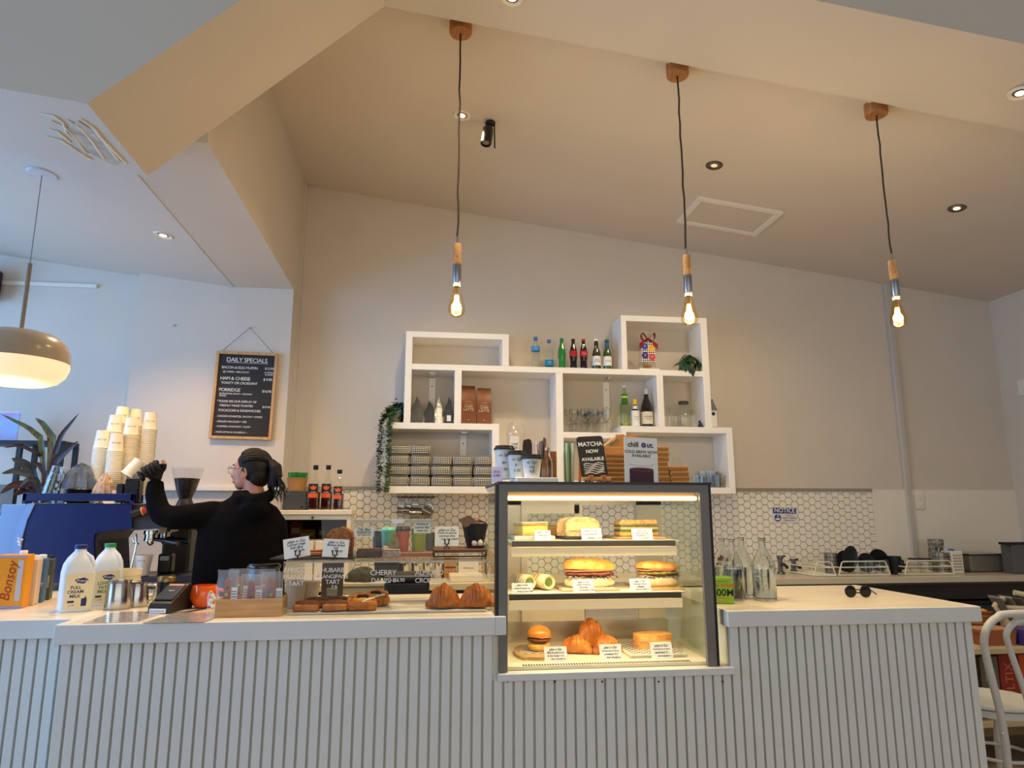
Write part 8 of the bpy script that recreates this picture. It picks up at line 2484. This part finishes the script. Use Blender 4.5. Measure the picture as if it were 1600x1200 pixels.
# basket of menus
CRM = mat('cream_rope', (222, 208, 172), .7, bump=.3, bscale=60)
p = at(1592, 985, SY + .22)
h_ = at(1592, 945, SY + .22).z - zs1
q = thing('menu_basket', 'cream basket of upright menus on the side shelf', 'basket', (p.x + .055, SY + .25, zs1))
MB().lathe([(0, 0), (.115, 0), (.13, h_ * .9), (.137, h_ * .92), (.137, h_), (.12, h_), (.105, .01), (0, .01)], 32, sy=.7).build('basket_body', CRM, q)
MB().tube([(-.13, 0, h_ * .7), (-.165, 0, h_ * .95), (-.13, 0, h_ * 1.18), (-.09, 0, h_ * 1.15)], .016, 10).build('rope_handle', CRM, q)
MB().tube([(.13, 0, h_ * .7), (.165, 0, h_ * .95), (.13, 0, h_ * 1.18), (.0, .03, h_ * 1.32)], .016, 10).build('rope_handle', CRM, q)
l = MB().box(-.075, .05, -.098, -.094, h_ * .18, h_ * .72).build('tag', PAPER, q)
text('MENUS\nplease take', .022, mat('tag_brown', (120, 96, 70), .6), l, (-.012, -.0985, h_ * .46))
k = random.Random(21)
for i in range(7):
    M = Matrix.Translation((-.09 + .022 * i, -.02 + .012 * (i % 3), h_ * .35)) @ Matrix.Rotation(math.radians(-26 - 4 * (i % 3)), 4, 'Y')
    MB().box(-.003, .003, -.045, .045, 0, h_ * (.95 + .08 * (i % 3)), M).build('menu', [mat('menu_grey', (120, 114, 108), .4), mat('menu_pale', (196, 192, 186), .4), mat('menu_dark', (60, 52, 48), .4)][i % 3], q)
p = at(1598, 995, SY + .10); h_ = at(1598, 981, SY + .10).z - zs1
q = thing('book', 'blue violet book lying on the side shelf', 'book', (p.x + .035, SY + .03, zs1))
MB().box(-.09, .12, 0, .14, 0, h_, bev=.003).build('cover', mat('book_violet', (66, 58, 140), .5), q)
MB().box(-.085, .121, .004, .136, h_ * .15, h_ * .85).build('pages', PAPER, q)
# cartons on the lower board
for i, (pa, pb, c, lab, pyt) in enumerate(((1534, 1562, (108, 100, 82), 'grey brown carton on the lower side shelf', 1026), (1564, 1592, (150, 48, 26), 'dark red carton with upright lettering on the lower side shelf', 1022), (1596, 1640, (206, 84, 30), 'orange carton at the photo edge on the lower side shelf', 1022))):
    a, b = at(pa, 1060, SY + .05).x, at(pb, 1060, SY + .05).x
    z_ = .2256; h_ = min(at((pa + pb) / 2, pyt, SY + .05).z - z_, zs1 - .033 - z_)
    q = thing('carton', lab, 'carton', ((a + b) / 2, SY + .05, z_))
    MB().box(-(b - a) / 2, (b - a) / 2, 0, .25, 0, h_, bev=.003).build('carton_body', mat('sidecarton_%d' % c[0], c, .6, var=.08, vscale=9), q)
    if i == 1: text('MULTIX', .07, mat('carton_print', (196, 120, 90), .6), q, (0, -.001, h_ * .5), rot=(0, math.radians(-90), 0))
    else: MB().box(-(b - a) * .3, (b - a) * .3, -.0012, 0, h_ * .6, h_ * .8).build('carton_label', mat('carton_label_%d' % i, [(140, 132, 110), 0, (230, 120, 60)][i] if i != 1 else (0, 0, 0), .6), q)
